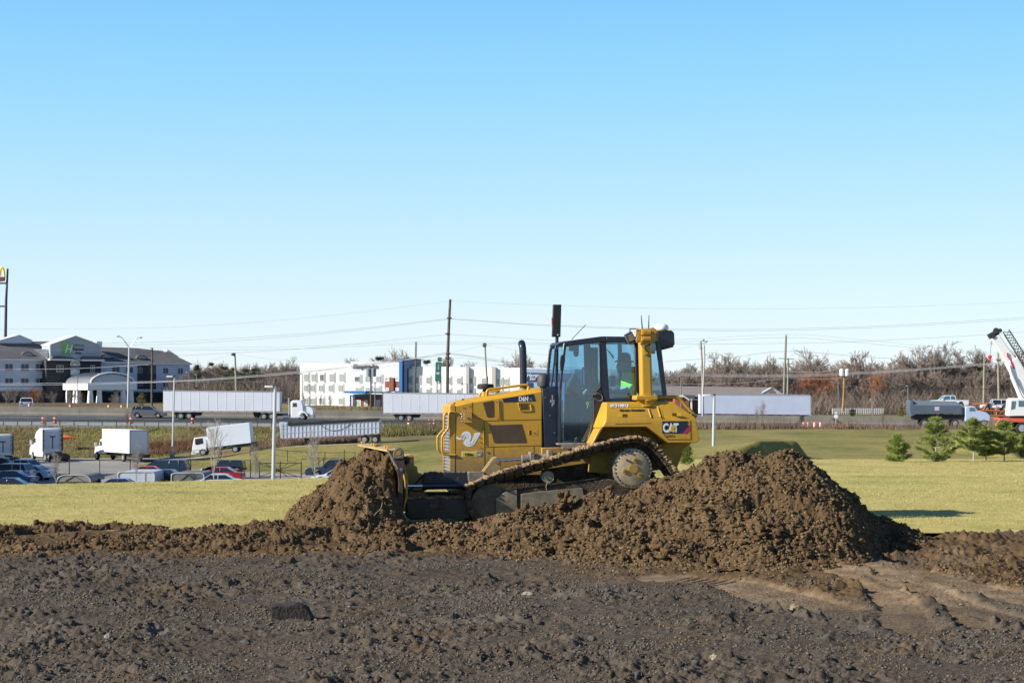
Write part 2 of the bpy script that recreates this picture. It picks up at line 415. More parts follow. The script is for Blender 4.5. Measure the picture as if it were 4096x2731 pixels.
# ---- dirt ground
nr, nc = 1020, 1040
X, Y = fan(11.4, 32.5, nc, nr, .45)
Z, tan = ground_z(X, Y)
wav = .8*fbm(X*.7, Y*.7, 61, 4)
brown = np.clip(sm(23.2, 24.4, Y+wav)*(1-sm(1.2, 1.8, X))+sm(20.3, 22.2, Y+wav*2+np.maximum(X-2, 0)*.35)*sm(-1, 2.5, X), 0, 1)
bpatch = sm(.34, .60, fbm(X*1.3, Y*1.3, 65, 3))*.5
brown = np.maximum(brown, bpatch); brown = np.maximum(brown, sm(.25, .5, np.exp(-((X-3.7)/1.3)**2-((Y-20.4)/1.7)**2)+.3*wav))
pale = sm(.1, .7, fbm(X*1.8, Y*1.8, 91, 3))*(.12+.8*np.exp(-(((X+3.7)/.7)**2+((Y-13.2)/.5)**2))+.6*np.exp(-(((X+2.6)/1.0)**2+((Y-15.9)/.6)**2)))
pale = np.maximum(pale, np.exp(-(((X+4.0)/.7)**2+((Y-13.1)/.35)**2))*1.3)
o = fastmesh('dirt_ground', np.stack([X, Y, Z], -1).reshape(-1, 3), gridfaces(nr, nc), M_ground, smooth=False)
addattr(o, 'brown', brown); addattr(o, 'tan', np.clip(tan*sm(14.5, 16.5, Y)*(.30+.70*sm(17.6, 19.6, Y)), 0, 1)); addattr(o, 'pale', np.clip(pale, 0, .8))
tag(o, kind='structure')

def heap_mesh(name, base, x0, x1, y0, y1, st, big, label, cat, cutoff=-.04, extra=None):
    xs = np.arange(x0, x1, st); ys = np.arange(y0, y1, st*1.1)
    YY, XX = np.meshgrid(ys, xs, indexing='ij')
    B = base(XX, YY); fade = sm(-.02, .12, B)
    Zh = B+soil_clods(XX, YY, big)*(.25+.75*fade)
    V = np.stack([XX+.02*fbm(XX*14, YY*14, 5, 2), YY+.03*fbm(XX*12, YY*12, 8, 2), Zh], -1).reshape(-1, 3)
    Fc = gridfaces(len(ys), len(xs)); keep = (B.ravel()[Fc] > cutoff).any(1); Fc = Fc[keep]
    used = np.zeros(len(V), bool); used[Fc.ravel()] = True; remap = np.cumsum(used)-1
    ob = fastmesh(name, V[used], remap[Fc], M_brown, smooth=False)
    return tag(ob, label, cat)
heap_mesh('soil_pile', pile_base, XS(1480, 26), XS(3800, 27), 22.3, 29.6, .0155, 1.0,
          'large brown clod-covered pile in front of the bulldozer tracks, peaking to their right', 'dirt pile')
heap_mesh('soil_heap', heap_base, -4.3, -.6, 25.2, 33.2, .0155, .6,
          'steep heap of dark brown soil pushed up ahead of the bulldozer blade', 'dirt pile', cutoff=-.07)
heap_mesh('soil_ridge', berm_left, -10.6, XS(1780, 26), 23.2, 29.9, .0165, 1.3,
          'long low band of brown clods between the dark gravelly ground and the lawn', 'dirt ridge', cutoff=-.045)

# ---- loose clods lying on all of it (nobody could count them): one mesh of jittered lumps
def ico():
    bm = bmesh.new(); bmesh.ops.create_icosphere(bm, subdivisions=2, radius=1)
    V = np.array([v.co[:] for v in bm.verts]); Fc = np.array([[v.index for v in f.verts] for f in bm.faces]); bm.free(); return V, Fc
IV, IF = ico()
def scatter_lumps(name, n, place, m, label, cat, kind='stuff', flat=.8, seed=1):
    r = np.random.RandomState(seed); Vs = []; Fs = []; k = 0
    for i in range(n):
        p = place(r)
        if p is None: continue
        x, y, z, s = p
        d = 1+.62*(r.rand(len(IV))-.5)
        ph = r.rand(3)*9
        d = d+.25*np.sin(IV[:, 0]*2.3+ph[0])*np.sin(IV[:, 1]*2.1+ph[1])+.2*np.sin(IV[:, 2]*4+ph[2])+.16*np.sin(IV[:, 0]*7+ph[1])*np.sin(IV[:, 1]*8+ph[2])
        sc = np.array([s*(.8+.6*r.rand()), s*(.7+.5*r.rand()), s*flat*(.6+.5*r.rand())])
        a = r.rand()*PI; R = np.array([[math.cos(a), -math.sin(a), 0], [math.sin(a), math.cos(a), 0], [0, 0, 1]])
        Vs.append((IV*d[:, None]*sc) @ R.T+np.array([x, y, z])); Fs.append(IF+k*len(IV)); k += 1
    ob = fastmesh(name, np.concatenate(Vs), np.concatenate(Fs), m, smooth=False)
    return tag(ob, label, cat, kind=kind)
def lumps_on(base, big, x0, x1, y0, y1, n, seed, smax, smin=.009, lim=0.0, keep=None):
    """positions on a heap, sunk into its surface; coarse lumps only where the soil is coarse"""
    r = np.random.RandomState(seed); x = x0+r.rand(n)*(x1-x0); y = y0+r.rand(n)*(y1-y0); b = base(x, y); k = b > lim
    if keep is not None: k &= keep(x, y)
    x, y, b = x[k], y[k], b[k]; z = b+soil_clods(x, y, big)*(.25+.75*sm(-.02, .12, b))
    s = smin+smax*r.rand(len(x))**5; s = np.where(fbm(x*1.7, y*1.7, 139, 3) < .05, .006+.4*(s-.006), s)
    return iter(zip(x, y, z+s*.15, s))
def runner(it):
    def f(r):
        return next(it, None)
    return f
scatter_lumps('loose_clods', 9000, runner(lumps_on(pile_base, 1.0, XS(1500, 26), XS(3740, 26), 22.6, 27.2, 11000, 3, .060)), M_brown, 'crumbly brown clods strewn over the big soil pile', 'soil clods', seed=3)
scatter_lumps('loose_clods', 5000, runner(lumps_on(berm_left, 1.3, -10, XS(1700, 26), 23.9, 28.5, 6000, 4, .055, lim=.02)), M_brown, 'crumbly clods along the low brown band beside the lawn', 'soil clods', seed=4)
scatter_lumps('loose_clods', 2600, runner(lumps_on(heap_base, .6, -4, -.9, 25.6, 30.2, 3000, 5, .035, lim=.04, keep=lambda x, y: ~((x > -2.2-(y-28.6)*.2) & (y > 28.4)))), M_brown, 'loose clods on the heap ahead of the blade', 'soil clods', seed=5)
M_dark = mat('dark_clod', (.078,.070,.067), .95, var=.35, vscale=20, bump=.5, bscale=60, spec=.15)
r = np.random.RandomState(6); y = 12.2*(25.0/12.2)**r.rand(2600); x = (r.rand(2600)*2-1)*.36*y; zg, tg = ground_z(x, y); s_ = .006+.040*r.rand(2600)**7; k = tg < .15
scatter_lumps('ground_clods', 2600, runner(iter(zip(x[k], y[k], zg[k]+s_[k]*.2, s_[k]))), M_dark, 'small dark grey lumps all over the near ground', 'soil clods', seed=6)
M_stone = mat('pale_stone', (.27,.235,.175), .9, var=.3, vscale=14, bump=.5, bscale=40)
r = np.random.RandomState(8); y = 12.5+r.rand(110)*12; x = (r.rand(110)*2-1)*.33*y; zg, _t = ground_z(x, y); s_ = .006+.010*r.rand(110)
scatter_lumps('pale_stones', 110, runner(iter(zip(x, y, zg+s_*.3, s_))), M_stone, 'scattered pale pebbles in the dark ground', 'pebbles', seed=8)
scatter_lumps('pale_stones', 130, runner(lumps_on(pile_base, 1.0, XS(1500, 26), XS(3700, 26), 22.8, 26.8, 130, 18, .022, .009)), M_stone, 'scattered pale pebbles in the brown pile', 'pebbles', seed=9)
# fine crumbs, the bulk of what the eye reads as soil
def crumbs(name, X, Y, Z, S, m, label, seed):
    r = np.random.RandomState(seed); bm = bmesh.new(); bmesh.ops.create_icosphere(bm, subdivisions=1, radius=1)
    bv = np.array([v.co[:] for v in bm.verts]); bf = np.array([[v.index for v in f.verts] for f in bm.faces]); bm.free(); n = len(X)
    d = 1+.7*(r.rand(n, len(bv))-.5); a = r.rand(n)*2*PI; ca, sa = np.cos(a), np.sin(a); sx = S*(.75+.8*r.rand(n)); sy = S*(.7+.5*r.rand(n)); sz = S*(.5+.5*r.rand(n))
    vx = bv[None,:,0]*d*sx[:,None]; vy = bv[None,:,1]*d*sy[:,None]; vz = bv[None,:,2]*d*sz[:,None]
    V = np.stack([vx*ca[:,None]-vy*sa[:,None]+X[:,None], vx*sa[:,None]+vy*ca[:,None]+Y[:,None], vz+Z[:,None]], -1).reshape(-1, 3)
    Fc = (bf[None]+np.arange(n)[:,None,None]*len(bv)).reshape(-1, 3)
    return tag(fastmesh(name, V, Fc, m, smooth=False), label, 'soil crumbs', kind='stuff')
r = np.random.RandomState(50); n = 120000; yy = 11.8*(24.5/11.8)**r.rand(n); xx = (r.rand(n)*2-1)*.37*yy
zz, tn_ = ground_z(xx, yy); k = (tn_ < .3) | (r.rand(n) < .05); xx, yy, zz = xx[k], yy[k], zz[k]
dens = fbm(xx*1.1, yy*1.6, 401, 3); k = r.rand(len(xx)) < .55+1.2*dens; xx, yy, zz = xx[k], yy[k], zz[k]; ss = (.0035+.0125*r.rand(len(xx))**2.6)*(yy/16)**.5
gz_ = sm(23.2, 24.4, yy)*(xx < 1.8)+sm(20.3, 22.2, yy+np.maximum(xx-2, 0)*.35)*sm(-1, 2.5, xx) > .5
M_crumb = mat('dark_crumb', (.165,.138,.108), .9, col2=(.036,.029,.022), mottle=(.38,.62), vscale=60, spec=.3)
crumbs('dark_crumbs', xx[~gz_], yy[~gz_], zz[~gz_]+ss[~gz_]*.25, ss[~gz_], M_crumb, 'dark grey crumbly grit covering the near ground', 51)
M_bcrumb = mat('brown_crumb', (.22,.150,.080), .95, col2=(.050,.032,.016), mottle=(.36,.62), vscale=30, spec=.15)
crumbs('brown_crumbs', xx[gz_], yy[gz_], zz[gz_]+ss[gz_]*.25, ss[gz_]*1.3, M_bcrumb, 'brown crumbs on the ground beyond the ruts', 52)
def on_heap(base, big, x0, x1, y0, y1, n, seed, lim=0.0):
    r = np.random.RandomState(seed); x = x0+r.rand(n)*(x1-x0); y = y0+r.rand(n)*(y1-y0); b = base(x, y); k = b > lim; x, y, b = x[k], y[k], b[k]
    f_ = sm(-.02, .12, b); return x, y, b+soil_clods(x, y, big)*(.25+.75*f_), (.004+.022*r.rand(len(x))**3.4)
for i, (bs, bg_, x0, x1, y0, y1, n, lim, lab) in enumerate([(pile_base, 1.0, XS(1490, 26), XS(3720, 26), 22.4, 27.3, 60000, -.02, 'brown crumbs over the big soil pile'),
        (berm_left, 1.3, -10.2, XS(1700, 26), 23.6, 29.3, 20000, .0, 'brown crumbs over the low soil band'),(heap_base, .6, -4.2, -1.6, 25.4, 31.5, 16000, .03, 'brown crumbs on the heap before the blade')]):
    x, y, z, s_ = on_heap(bs, bg_, x0, x1, y0, y1, n, 60+i, lim)
    if bs is heap_base: k = ~((x > -2.1-(y-28.6)*.2) & (y > 28.3)); x, y, z, s_ = x[k], y[k], z[k], s_[k]
    crumbs('brown_crumbs', x, y, z+s_*.3, s_, M_bcrumb, lab, 70+i)
# the block of soil, its shade painted in, and a few conspicuous stones
def lump(name, px, py, sx, sy, sz, m, label, cat, seed):
    x, y = G(px, py); mb = MB(); mb.ball((0, 0, sz*.55), (sx, sy, sz), 12, noise=.5, seed=seed)
    mb.v = [(v[0]+.12*sx*mnoise.noise(Vector(v)*9), v[1], v[2]+.35*sz*mnoise.noise(Vector((v[0]*22, v[1]*9, seed)))) for v in mb.v]
    ob = mb.build(name, m, None, smooth=50); ob.location = (x, y, 0); return tag(ob, label, cat)
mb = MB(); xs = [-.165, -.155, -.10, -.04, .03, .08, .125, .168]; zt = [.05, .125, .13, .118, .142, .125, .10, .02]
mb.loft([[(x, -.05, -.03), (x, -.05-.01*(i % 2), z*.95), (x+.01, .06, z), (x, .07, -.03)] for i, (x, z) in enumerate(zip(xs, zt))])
ob = mb.build('soil_block', mat('shade_dark_soil', (.022,.018,.016), .95, var=.4, vscale=30, bump=.6), None, bevel=.008); ob.scale = (1.2,1.1,1.25); ob.location.z = .06; ob.location = (*G(1168, 2478), 0)  # near face lies in shade; that darkness is put into the colour
tag(ob, 'square-cut block of turf soil painted dark for its shade alone on the grey ground, lower left', 'soil block')
lump('stone', 432, 2560, .045, .035, .04, M_stone, 'pale yellowish stone on the grey ground at the lower left', 'stone', 3)
lump('stone', 2112, 2380, .06, .03, .025, M_stone, 'flat pale stone in the middle of the grey ground', 'stone', 5)
lump('stone', 2860, 2640, .05, .04, .035, M_stone, 'rough pale stone near the bottom edge right of the middle', 'stone', 6)
lump('stone', 3185, 2440, .07, .05, .04, mat('tan_stone', (.22,.17,.11), .9, var=.3), 'tan lump lying in the tyre rut below the pile', 'stone', 9)
# big rounded clods along the foot of the pile
for i, (px, py, Y_, s, w_) in enumerate([(3395,2185,23.9,.17,'largest rounded clod at the right foot of the soil pile'),(2950,2030,25.0,.12,'round clod halfway up the soil pile'),
        (2735,2185,23.3,.13,'sandy flat clod low on the pile face'),(1590,2108,26.1,.11,'rounded clod at the foot of the blade'),(2262,1995,26.6,.12,'clod on the bank in front of the tracks'),(3300,2175,23.8,.12,'lumpy clod left of the largest one at the pile foot')]):
    x = XS(px, Y_); mb = MB(); mb.ball((0,0,0), (s, s*.8, s*.85), 18, noise=.9, seed=i*7+1)
    mb.v = [tuple(Vector(v)*(1+.30*mnoise.noise(Vector(v)*17+Vector((i,0,0)))+.16*mnoise.noise(Vector(v)*48))) for v in mb.v]
    ob = mb.build('soil_clod', M_brown, None); ob.location = (x, Y_, ZS(py, Y_)); tag(ob, w_, 'soil clod', group='big clods on the soil pile')

# ---- grassland sheet out to the horizon
def grass_shader():
    m = bpy.data.materials.new('grass_land'); m.use_nodes = True; nt = m.node_tree; b = nt.nodes['Principled BSDF']
    b.inputs['Roughness'].default_value = .9; b.inputs['Specular IOR Level'].default_value = .1
    tc = nt.nodes.new('ShaderNodeTexCoord')
    def nz(sc, det=5, ro=.6, st=(1,1,1)):
        mp = nt.nodes.new('ShaderNodeMapping'); mp.inputs['Scale'].default_value = st; nt.links.new(tc.outputs['Object'], mp.inputs['Vector'])
        n = nt.nodes.new('ShaderNodeTexNoise'); n.inputs['Scale'].default_value = sc; n.inputs['Detail'].default_value = det
        n.inputs['Roughness'].default_value = ro; nt.links.new(mp.outputs[0], n.inputs['Vector']); return n
    def ramp(n, stops):
        r = nt.nodes.new('ShaderNodeValToRGB'); e = r.color_ramp.elements
        while len(e) < len(stops): e.new(.5)
        for i, (p, c) in enumerate(stops): e[i].position = p; e[i].color = (*c, 1)
        nt.links.new(n.outputs['Fac'], r.inputs['Fac']); return r.outputs['Color']
    def mix(f, a, c2, mode='MIX'):
        x = nt.nodes.new('ShaderNodeMix'); x.data_type = 'RGBA'; x.blend_type = mode
        if isinstance(f, float): x.inputs[0].default_value = f
        else: nt.links.new(f, x.inputs[0])
        nt.links.new(a, x.inputs[6]); nt.links.new(c2, x.inputs[7]); return x.outputs[2]
    def at(n):
        a = nt.nodes.new('ShaderNodeAttribute'); a.attribute_name = n; return a.outputs['Fac']
    lawn = ramp(nz(.55, 6, .7, (.6, .35, 1)), [(.30, (.27,.255,.085)), (.47, (.41,.350,.120)), (.62, (.47,.385,.155)), (.8, (.50,.395,.19))])
    lf = ramp(nz(7, 6, .8, (.5, .35, 1)), [(.3, (.72,.77,.68)), (.7, (1.22,1.18,1.15))])
    lawn = mix(1.0, lawn, lf, 'MULTIPLY')
    olive = ramp(nz(.12, 7, .7), [(.30, (.115,.125,.036)), (.5, (.215,.195,.068)), (.72, (.30,.235,.100))])
    ofn = ramp(nz(3, 6, .8), [(.3, (.6,.62,.6)), (.7, (1.3,1.25,1.2))]); olive = mix(1.0, olive, ofn, 'MULTIPLY')
    brownc = ramp(nz(.35, 7, .75), [(.3, (.085,.062,.040)), (.5, (.15,.110,.065)), (.7, (.20,.15,.08))])
    ofn2 = ramp(nz(5, 6, .85), [(.3, (.5,.5,.5)), (.7, (1.35,1.3,1.25))]); brownc = mix(1.0, brownc, ofn2, 'MULTIPLY')
    col = mix(at('olive'), lawn, olive); col = mix(at('brush'), col, brownc)
    nt.links.new(col, b.inputs['Base Color'])
    n2 = nz(18, 4, .8); bp = nt.nodes.new('ShaderNodeBump'); bp.inputs['Strength'].default_value = .5; bp.inputs['Distance'].default_value = .05
    nt.links.new(n2.outputs['Fac'], bp.inputs['Height']); nt.links.new(bp.outputs['Normal'], b.inputs['Normal'])
    return m
M_grass = grass_shader()
Yr = np.concatenate([np.arange(28.2, 62, .35), np.arange(62, 110, .7), np.arange(110, 140, .8), np.arange(140, 185, .35), np.arange(185, 266, .8), np.geomspace(268, 4000, 26)])
u = np.linspace(-1, 1, 460); YY, UU = np.meshgrid(Yr, u, indexing='ij'); XX = UU*(YY*.40+4+np.maximum(YY-300, 0)*.6)
ZZ = land(XX.ravel(), YY.ravel()).reshape(XX.shape)+.05*fbm(XX*.25, YY*.25, 3, 3)*sm(35, 60, YY)+.012*fbm(XX*3, YY*3, 6, 3)-.02
road_in = sm(236, 237, YY)*(1-sm(255, 257, YY)); ZZ = ZZ-.5*road_in
flat_lot = (1-sm(-6.45, -6.3, land(XX.ravel(), YY.ravel()).reshape(XX.shape)))*sm(110, 118, YY); ZZ = ZZ-.12*flat_lot
o = fastmesh('grass_field', np.stack([XX, YY, ZZ], -1).reshape(-1, 3), gridfaces(*XX.shape), M_grass)
ol = sm(62, 66, YY)*(1-sm(2, 8, XX)*(1-sm(107, 112, YY)))
br = sm(229, 232, YY)*sm(-8, 6, XX)*(1-sm(236, 238, YY))
nzb = fbm(XX*.08, YY*.15, 44, 3)
br = np.maximum(br, sm(-.05, .45, nzb+.25*sm(206, 226, YY))*sm(206, 214, YY)*(1-sm(-8, 6, XX))*.85)
br = np.maximum(br, sm(258, 262, YY)*(1-sm(-10, 20, XX))*sm(-.2, .3, nzb))
br = np.maximum(br, sm(330, 360, YY))
addattr(o, 'olive', ol); addattr(o, 'brush', br)
tag(o, kind='structure')
# a broad dirt sheet under and behind the camera
mb = MB(); n = 24
for i in range(n):
    for j in range(n):
        pass
mb.add([(-60, -60, -.16), (60, -60, -.16), (60, 30.4, -.16), (-60, 30.4, -.16)], [(0,1,2,3)])
o = mb.build('dirt_ground', M_dark, None); tag(o, kind='structure')

# blades of winter grass on the near lawn
def tufts(name, n, yr, label, m, seed, hh=(.03, .07), xf=.36, edge=False):
    r = np.random.RandomState(seed); t = r.rand(n); y = yr[0]*(yr[1]/yr[0])**t; x = (r.rand(n)*2-1)*xf*y
    z = land(x, y)-.01; h = hh[0]+(hh[1]-hh[0])*r.rand(n); a = r.rand(n)*PI; w = .003+.003*r.rand(n); w = w*(y/34)
    lx = (r.rand(n)-.5)*h*1.4; ly = (r.rand(n)-.5)*h*1.4
    V = np.empty((n, 3, 3)); V[:, 0] = np.stack([x-np.cos(a)*w, y-np.sin(a)*w, z], -1); V[:, 1] = np.stack([x+np.cos(a)*w, y+np.sin(a)*w, z], -1)
    V[:, 2] = np.stack([x+lx, y+ly, z+h], -1)
    ob = fastmesh(name, V.reshape(-1, 3), np.arange(n*3).reshape(n, 3), m, smooth=False)
    return tag(ob, label, 'grass', kind='stuff')
M_b1 = mat('blade_straw', (.41,.35,.14), .8, var=.3, vscale=3); M_b2 = mat('blade_green', (.26,.27,.08), .8, var=.3, vscale=3)
tufts('lawn_grass', 50000, (29.4, 62), 'short straw-coloured winter grass of the near lawn', M_b1, 1, (.012,.035))
tufts('lawn_grass', 40000, (29.4, 62), 'short green blades mixed into the near lawn', M_b2, 2, (.012,.032))
tufts('lawn_grass', 30000, (60, 108), 'pale dry grass on the lawn right of the machine', M_b1, 9, (.02,.04), .34)

# ================================================================ the bulldozer
YEL = mat('dozer_yellow', (.53,.285,.016), .45, col2=(.38,.215,.04), mottle=(.25,.50), vscale=2.2, bump=.05, bscale=120, coat=.15)
def add_dust(m, z0, z1, dust, amt=.75):   # dried soil splashed over the lower panels
    nt = m.node_tree; b = nt.nodes['Principled BSDF']; src = b.inputs['Base Color'].links[0].from_socket
    tc = nt.nodes.new('ShaderNodeTexCoord'); sp = nt.nodes.new('ShaderNodeSeparateXYZ'); nt.links.new(tc.outputs['Object'], sp.inputs[0])
    mr = nt.nodes.new('ShaderNodeMapRange'); mr.inputs[1].default_value = z0; mr.inputs[2].default_value = z1; mr.inputs[3].default_value = .62; mr.inputs[4].default_value = .10; nt.links.new(sp.outputs['Z'], mr.inputs[0])
    n = nt.nodes.new('ShaderNodeTexNoise'); n.inputs['Scale'].default_value = 9; n.inputs['Detail'].default_value = 9; n.inputs['Roughness'].default_value = .75; nt.links.new(tc.outputs['Object'], n.inputs['Vector'])
    ad = nt.nodes.new('ShaderNodeMath'); ad.operation = 'ADD'; nt.links.new(n.outputs['Fac'], ad.inputs[0]); nt.links.new(mr.outputs[0], ad.inputs[1])
    rp = nt.nodes.new('ShaderNodeValToRGB'); rp.color_ramp.elements[0].position = .66; rp.color_ramp.elements[1].position = 1.0; rp.color_ramp.elements[1].color = (amt, amt, amt, 1); nt.links.new(ad.outputs[0], rp.inputs['Fac'])
    mx = nt.nodes.new('ShaderNodeMix'); mx.data_type = 'RGBA'; nt.links.new(rp.outputs['Color'], mx.inputs[0]); nt.links.new(src, mx.inputs[6]); mx.inputs[7].default_value = (*dust, 1); nt.links.new(mx.outputs[2], b.inputs['Base Color'])
add_dust(YEL, .75, 1.55, (.24,.165,.085))
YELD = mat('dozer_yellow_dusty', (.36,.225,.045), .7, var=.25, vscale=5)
BLK = mat('dozer_black', (.011,.015,.032), .38, var=.3, vscale=6, coat=.2)
BLKM = mat('matt_black', (.014,.015,.017), .75)
RUB = mat('rubber', (.018,.018,.019), .85)
CHR = mat('chrome', (.75,.77,.82), .12, metal=1)
STEEL = mat('worn_steel', (.26,.26,.27), .5, metal=.6, var=.4, vscale=14)
DUST = mat('dusty_steel', (.20,.17,.125), .85, var=.35, vscale=9, bump=.3, bscale=50)
MUD = mat('muddy_steel', (.030,.024,.019), .9, col2=(.10,.070,.042), mottle=(.35,.60), vscale=6, bump=.6, bscale=30)
RUST = mat('rusty_blade', (.060,.038,.030), .7, var=.4, vscale=6)
GREY = mat('idler_grey', (.075,.064,.050), .8, col2=(.15,.112,.070), mottle=(.35,.55), vscale=6)
MESHB = mat('mesh_brown', (.075,.050,.026), .7, var=.25, vscale=4)
WHT = mat('white_decal', (.75,.77,.80), .6)
NAVY = mat('navy_decal', (.012,.02,.045), .5)
RED = mat('red_decal', (.42,.02,.07), .5)
YDEC = mat('yellow_decal', (.62,.45,.0), .5)
PBLK = mat('black_print', (.01,.01,.01), .6)
GLS = glassy('cab_glass', (.64,.82,.90), .085)
SEAM = mat('panel_gap', (.05,.03,.008), .9)
fr = Fr(2200, 29.2, math.radians(9))
doz = fr.root('bulldozer', 'yellow and black tracked bulldozer with an enclosed cab pushing soil', 'bulldozer')
VH = .74            # near side plane of the hood
def slab(name, pts, v0, v1, m, parent=doz, bevel=.012, vp=None, label=None):
    mb = MB(); mb.prism([fr.xz(a, b, v0 if vp is None else vp) for a, b in pts], v0, v1)
    return mb.build(name, m, parent, bevel=bevel, label=label)
def quad(mb, pts, v, t=.006, mi=0): mb.prism([fr.xz(a, b, v) for a, b in pts], v-t, v, mi=mi)
def line(mb, pts, v, w=.005, t=.003):
    for (a, b), (c, d) in zip(pts[:-1], pts[1:]):
        p = Vector(fr.xz(a, b, v)); q = Vector(fr.xz(c, d, v)); n = Vector((-(q-p).y, (q-p).x)); n.normalize(); n *= w
        e = (q-p).normalized()*w
        mb.prism([tuple(p-n-e), tuple(q-n+e), tuple(q+n+e), tuple(p+n-e)], v-t, v+.002)
# --- hood
st = [(1822, 1609, 1623, 1900), (1889, 1594, 1609, 1900), (2137, 1554, 1571, 1900), (2168, 1550, 1567, 1900)]
rings = []
for px, yt, yb, y0 in st:
    u, zb = fr.xz(px, yb, VH); z0 = fr.xz(px, y0, VH)[1]; zt = fr.xz(px, yt, VH+.1)[1]
    rings.append([(u, VH, z0), (u, VH, zb), (u, VH+.10, zt), (u, 1.64, zt), (u, 1.74, zb), (u, 1.74, z0)])
mb = MB(); mb.loft(rings); hood = mb.build('hood', YEL, doz, bevel=.012)
# front nose frame and grille
u0 = fr.u(1822, VH); zt = fr.xz(1822, 1609, VH)[1]; zb = fr.xz(1822, 1893, VH)[1]
nf = MB()
nf.box(u0-.10, u0-.001, VH-.004, VH+.055, zb, zt-.05); nf.box(u0-.10, u0-.001, 1.685, 1.744, zb, zt-.05)
nf.prism([(u0-.10, zt-.20), (u0-.10, zt-.05), (u0-.02, zt+.0), (u0-.001, zt), (u0-.001, zt-.20)], VH+.056, 1.684)
nf.build('nose_frame', YEL, doz, bevel=.01)
gr = MB(); gr.box(u0-.03, u0-.004, VH+.057, 1.683, zb, zt-.205)
g = gr.build('grille', BLKM, doz)
lv = MB(); n = 17
for i in range(n):
    z = zb+.03+(zt-.24-zb)*i/n
    lv.box(u0-.085, u0-.035, VH+.06, 1.68, z, z+.012)
    lv.add([(u0-.085, VH+.06, z+.012), (u0-.035, VH+.06, z+.045), (u0-.035, 1.68, z+.045), (u0-.085, 1.68, z+.012)], [(0,1,2,3)])
lv.build('louvre', mat('louvre_grey', (.20,.21,.23), .5), g)
# grab rails beside the nose
def rail(name, pts, v, r, m=YEL, parent=doz, k=5, dv=None):
    P = [fr.P(a, b, v if dv is None else dv[i]) for i, (a, b) in enumerate(pts)]
    mb = MB(); mb.tube(smooth_path(P, k), r, 8); return mb.build(name, m, parent, smooth=60)
rail('grab_rail', [(1822,1650),(1806,1646),(1797,1652),(1795,1672),(1794,1708),(1786,1722),(1771,1742),(1768,1756),(1768,1795),(1772,1812),(1784,1818),(1822,1820)], VH-.01, .019)
rail('grab_rail', [(1822,1655),(1790,1651),(1780,1656),(1777,1672),(1776,1712),(1768,1724),(1752,1744),(1750,1758),(1751,1794),(1756,1803),(1766,1808),(1822,1810)], VH+.28, .019)
rail('hood_rail', [(1947,1586),(1947,1572),(1950,1562),(1960,1557),(2000,1552),(2060,1544),(2102,1539),(2112,1541),(2115,1550),(2111,1560)], VH+.12, .022)
rail('hood_rail', [(1918,1588),(1919,1578),(1926,1572),(1936,1570),(2000,1560)], 1.55, .02)
# hood doors: gaps, mesh inserts, hinges, latches
gp = MB()
line(gp, [(1889,1610),(1890,1663),(1937,1681),(1939,1888)], VH, .004)
line(gp, [(1937,1683),(2170,1677)], VH, .0045); line(gp, [(1991,1597),(1993,1681)], VH, .003)
line(gp, [(1939,1788),(2172,1781)], VH, .004); line(gp, [(2166,1678),(2169,1781)], VH, .004)
line(gp, [(1974,1787),(1976,1886)], VH, .003); line(gp, [(2135,1783),(2136,1806)], VH, .003)
gp.build('panel_gaps', SEAM, hood)
def insert(pts, fr_m=MESHB):
    mb = MB(); quad(mb, pts, VH, .004); return mb.build('mesh_insert', fr_m, hood, bevel=.004)
insert([(1958,1700),(2087,1696),(2107,1767),(2102,1771),(1980,1772),(1975,1767)])
insert([(1931,1610),(1971,1602),(1975,1606),(1976,1664),(1972,1669),(1951,1669),(1947,1664)])
mb = MB(); quad(mb, [(2084,1617),(2111,1617),(2115,1637),(2087,1639)], VH, .005); mb.build('mesh_insert', MESHB, hood)
rail('vent_frame', [(2074,1612),(2096,1611),(2120,1613),(2124,1630),(2125,1642),(2104,1643),(2083,1643),(2078,1632),(2073,1614),(2074,1612)], VH-.006, .009, parent=hood, k=3)
for pts in ([(1991,1598),(1994,1598),(1998,1674),(1995,1674)], [(1931,1698),(1934,1698),(1937,1776),(1934,1776)]):
    mb = MB(); quad(mb, pts, VH, .018); mb.build('hinge', YEL, hood, bevel=.003)
def latch(px0, py0, px1, py1, v, par, dark_left=True):
    mb = MB(); quad(mb, [(px0,py0),(px1,py0),(px1,py1),(px0,py1)], v, .003); l = mb.build('latch', YEL, par, bevel=.002)
    xm = px0+(px1-px0)*(.28 if dark_left else .62); mb = MB()
    quad(mb, [(px0+2,py0+2),(xm,py0+2),(xm,py1-2),(px0+2,py1-2)] if dark_left else [(xm,py0+2),(px1-2,py0+2),(px1-2,py1-2),(xm,py1-2)], v, .005); mb.build('recess_shade', SEAM, l)  # flat dark patch painted as the shade inside the latch pocket
    mb = MB(); c = fr.P(px0+(px1-px0)*(.55 if dark_left else .4), (py0+py1)/2, v); mb.lathe([(.011,-.012),(.011,0)], c, 'y', 12); mb.build('key_boss', STEEL, l)
latch(2115, 1719, 2151, 1741, VH, hood)
bl = MB()
for px, py, r in [(1876,1623,.010),(1852,1629,.010),(1985,1606,.012),(1918,1707,.011),(1918,1725,.011),(1919,1749,.011),(1920,1767,.011),(1919,1788,.008),(1947,1807,.018)]:
    bl = MB(); bl.lathe([(r,-.012),(r,0)], fr.P(px, py, VH), 'y', 10); bl.build('bolt', STEEL, hood)
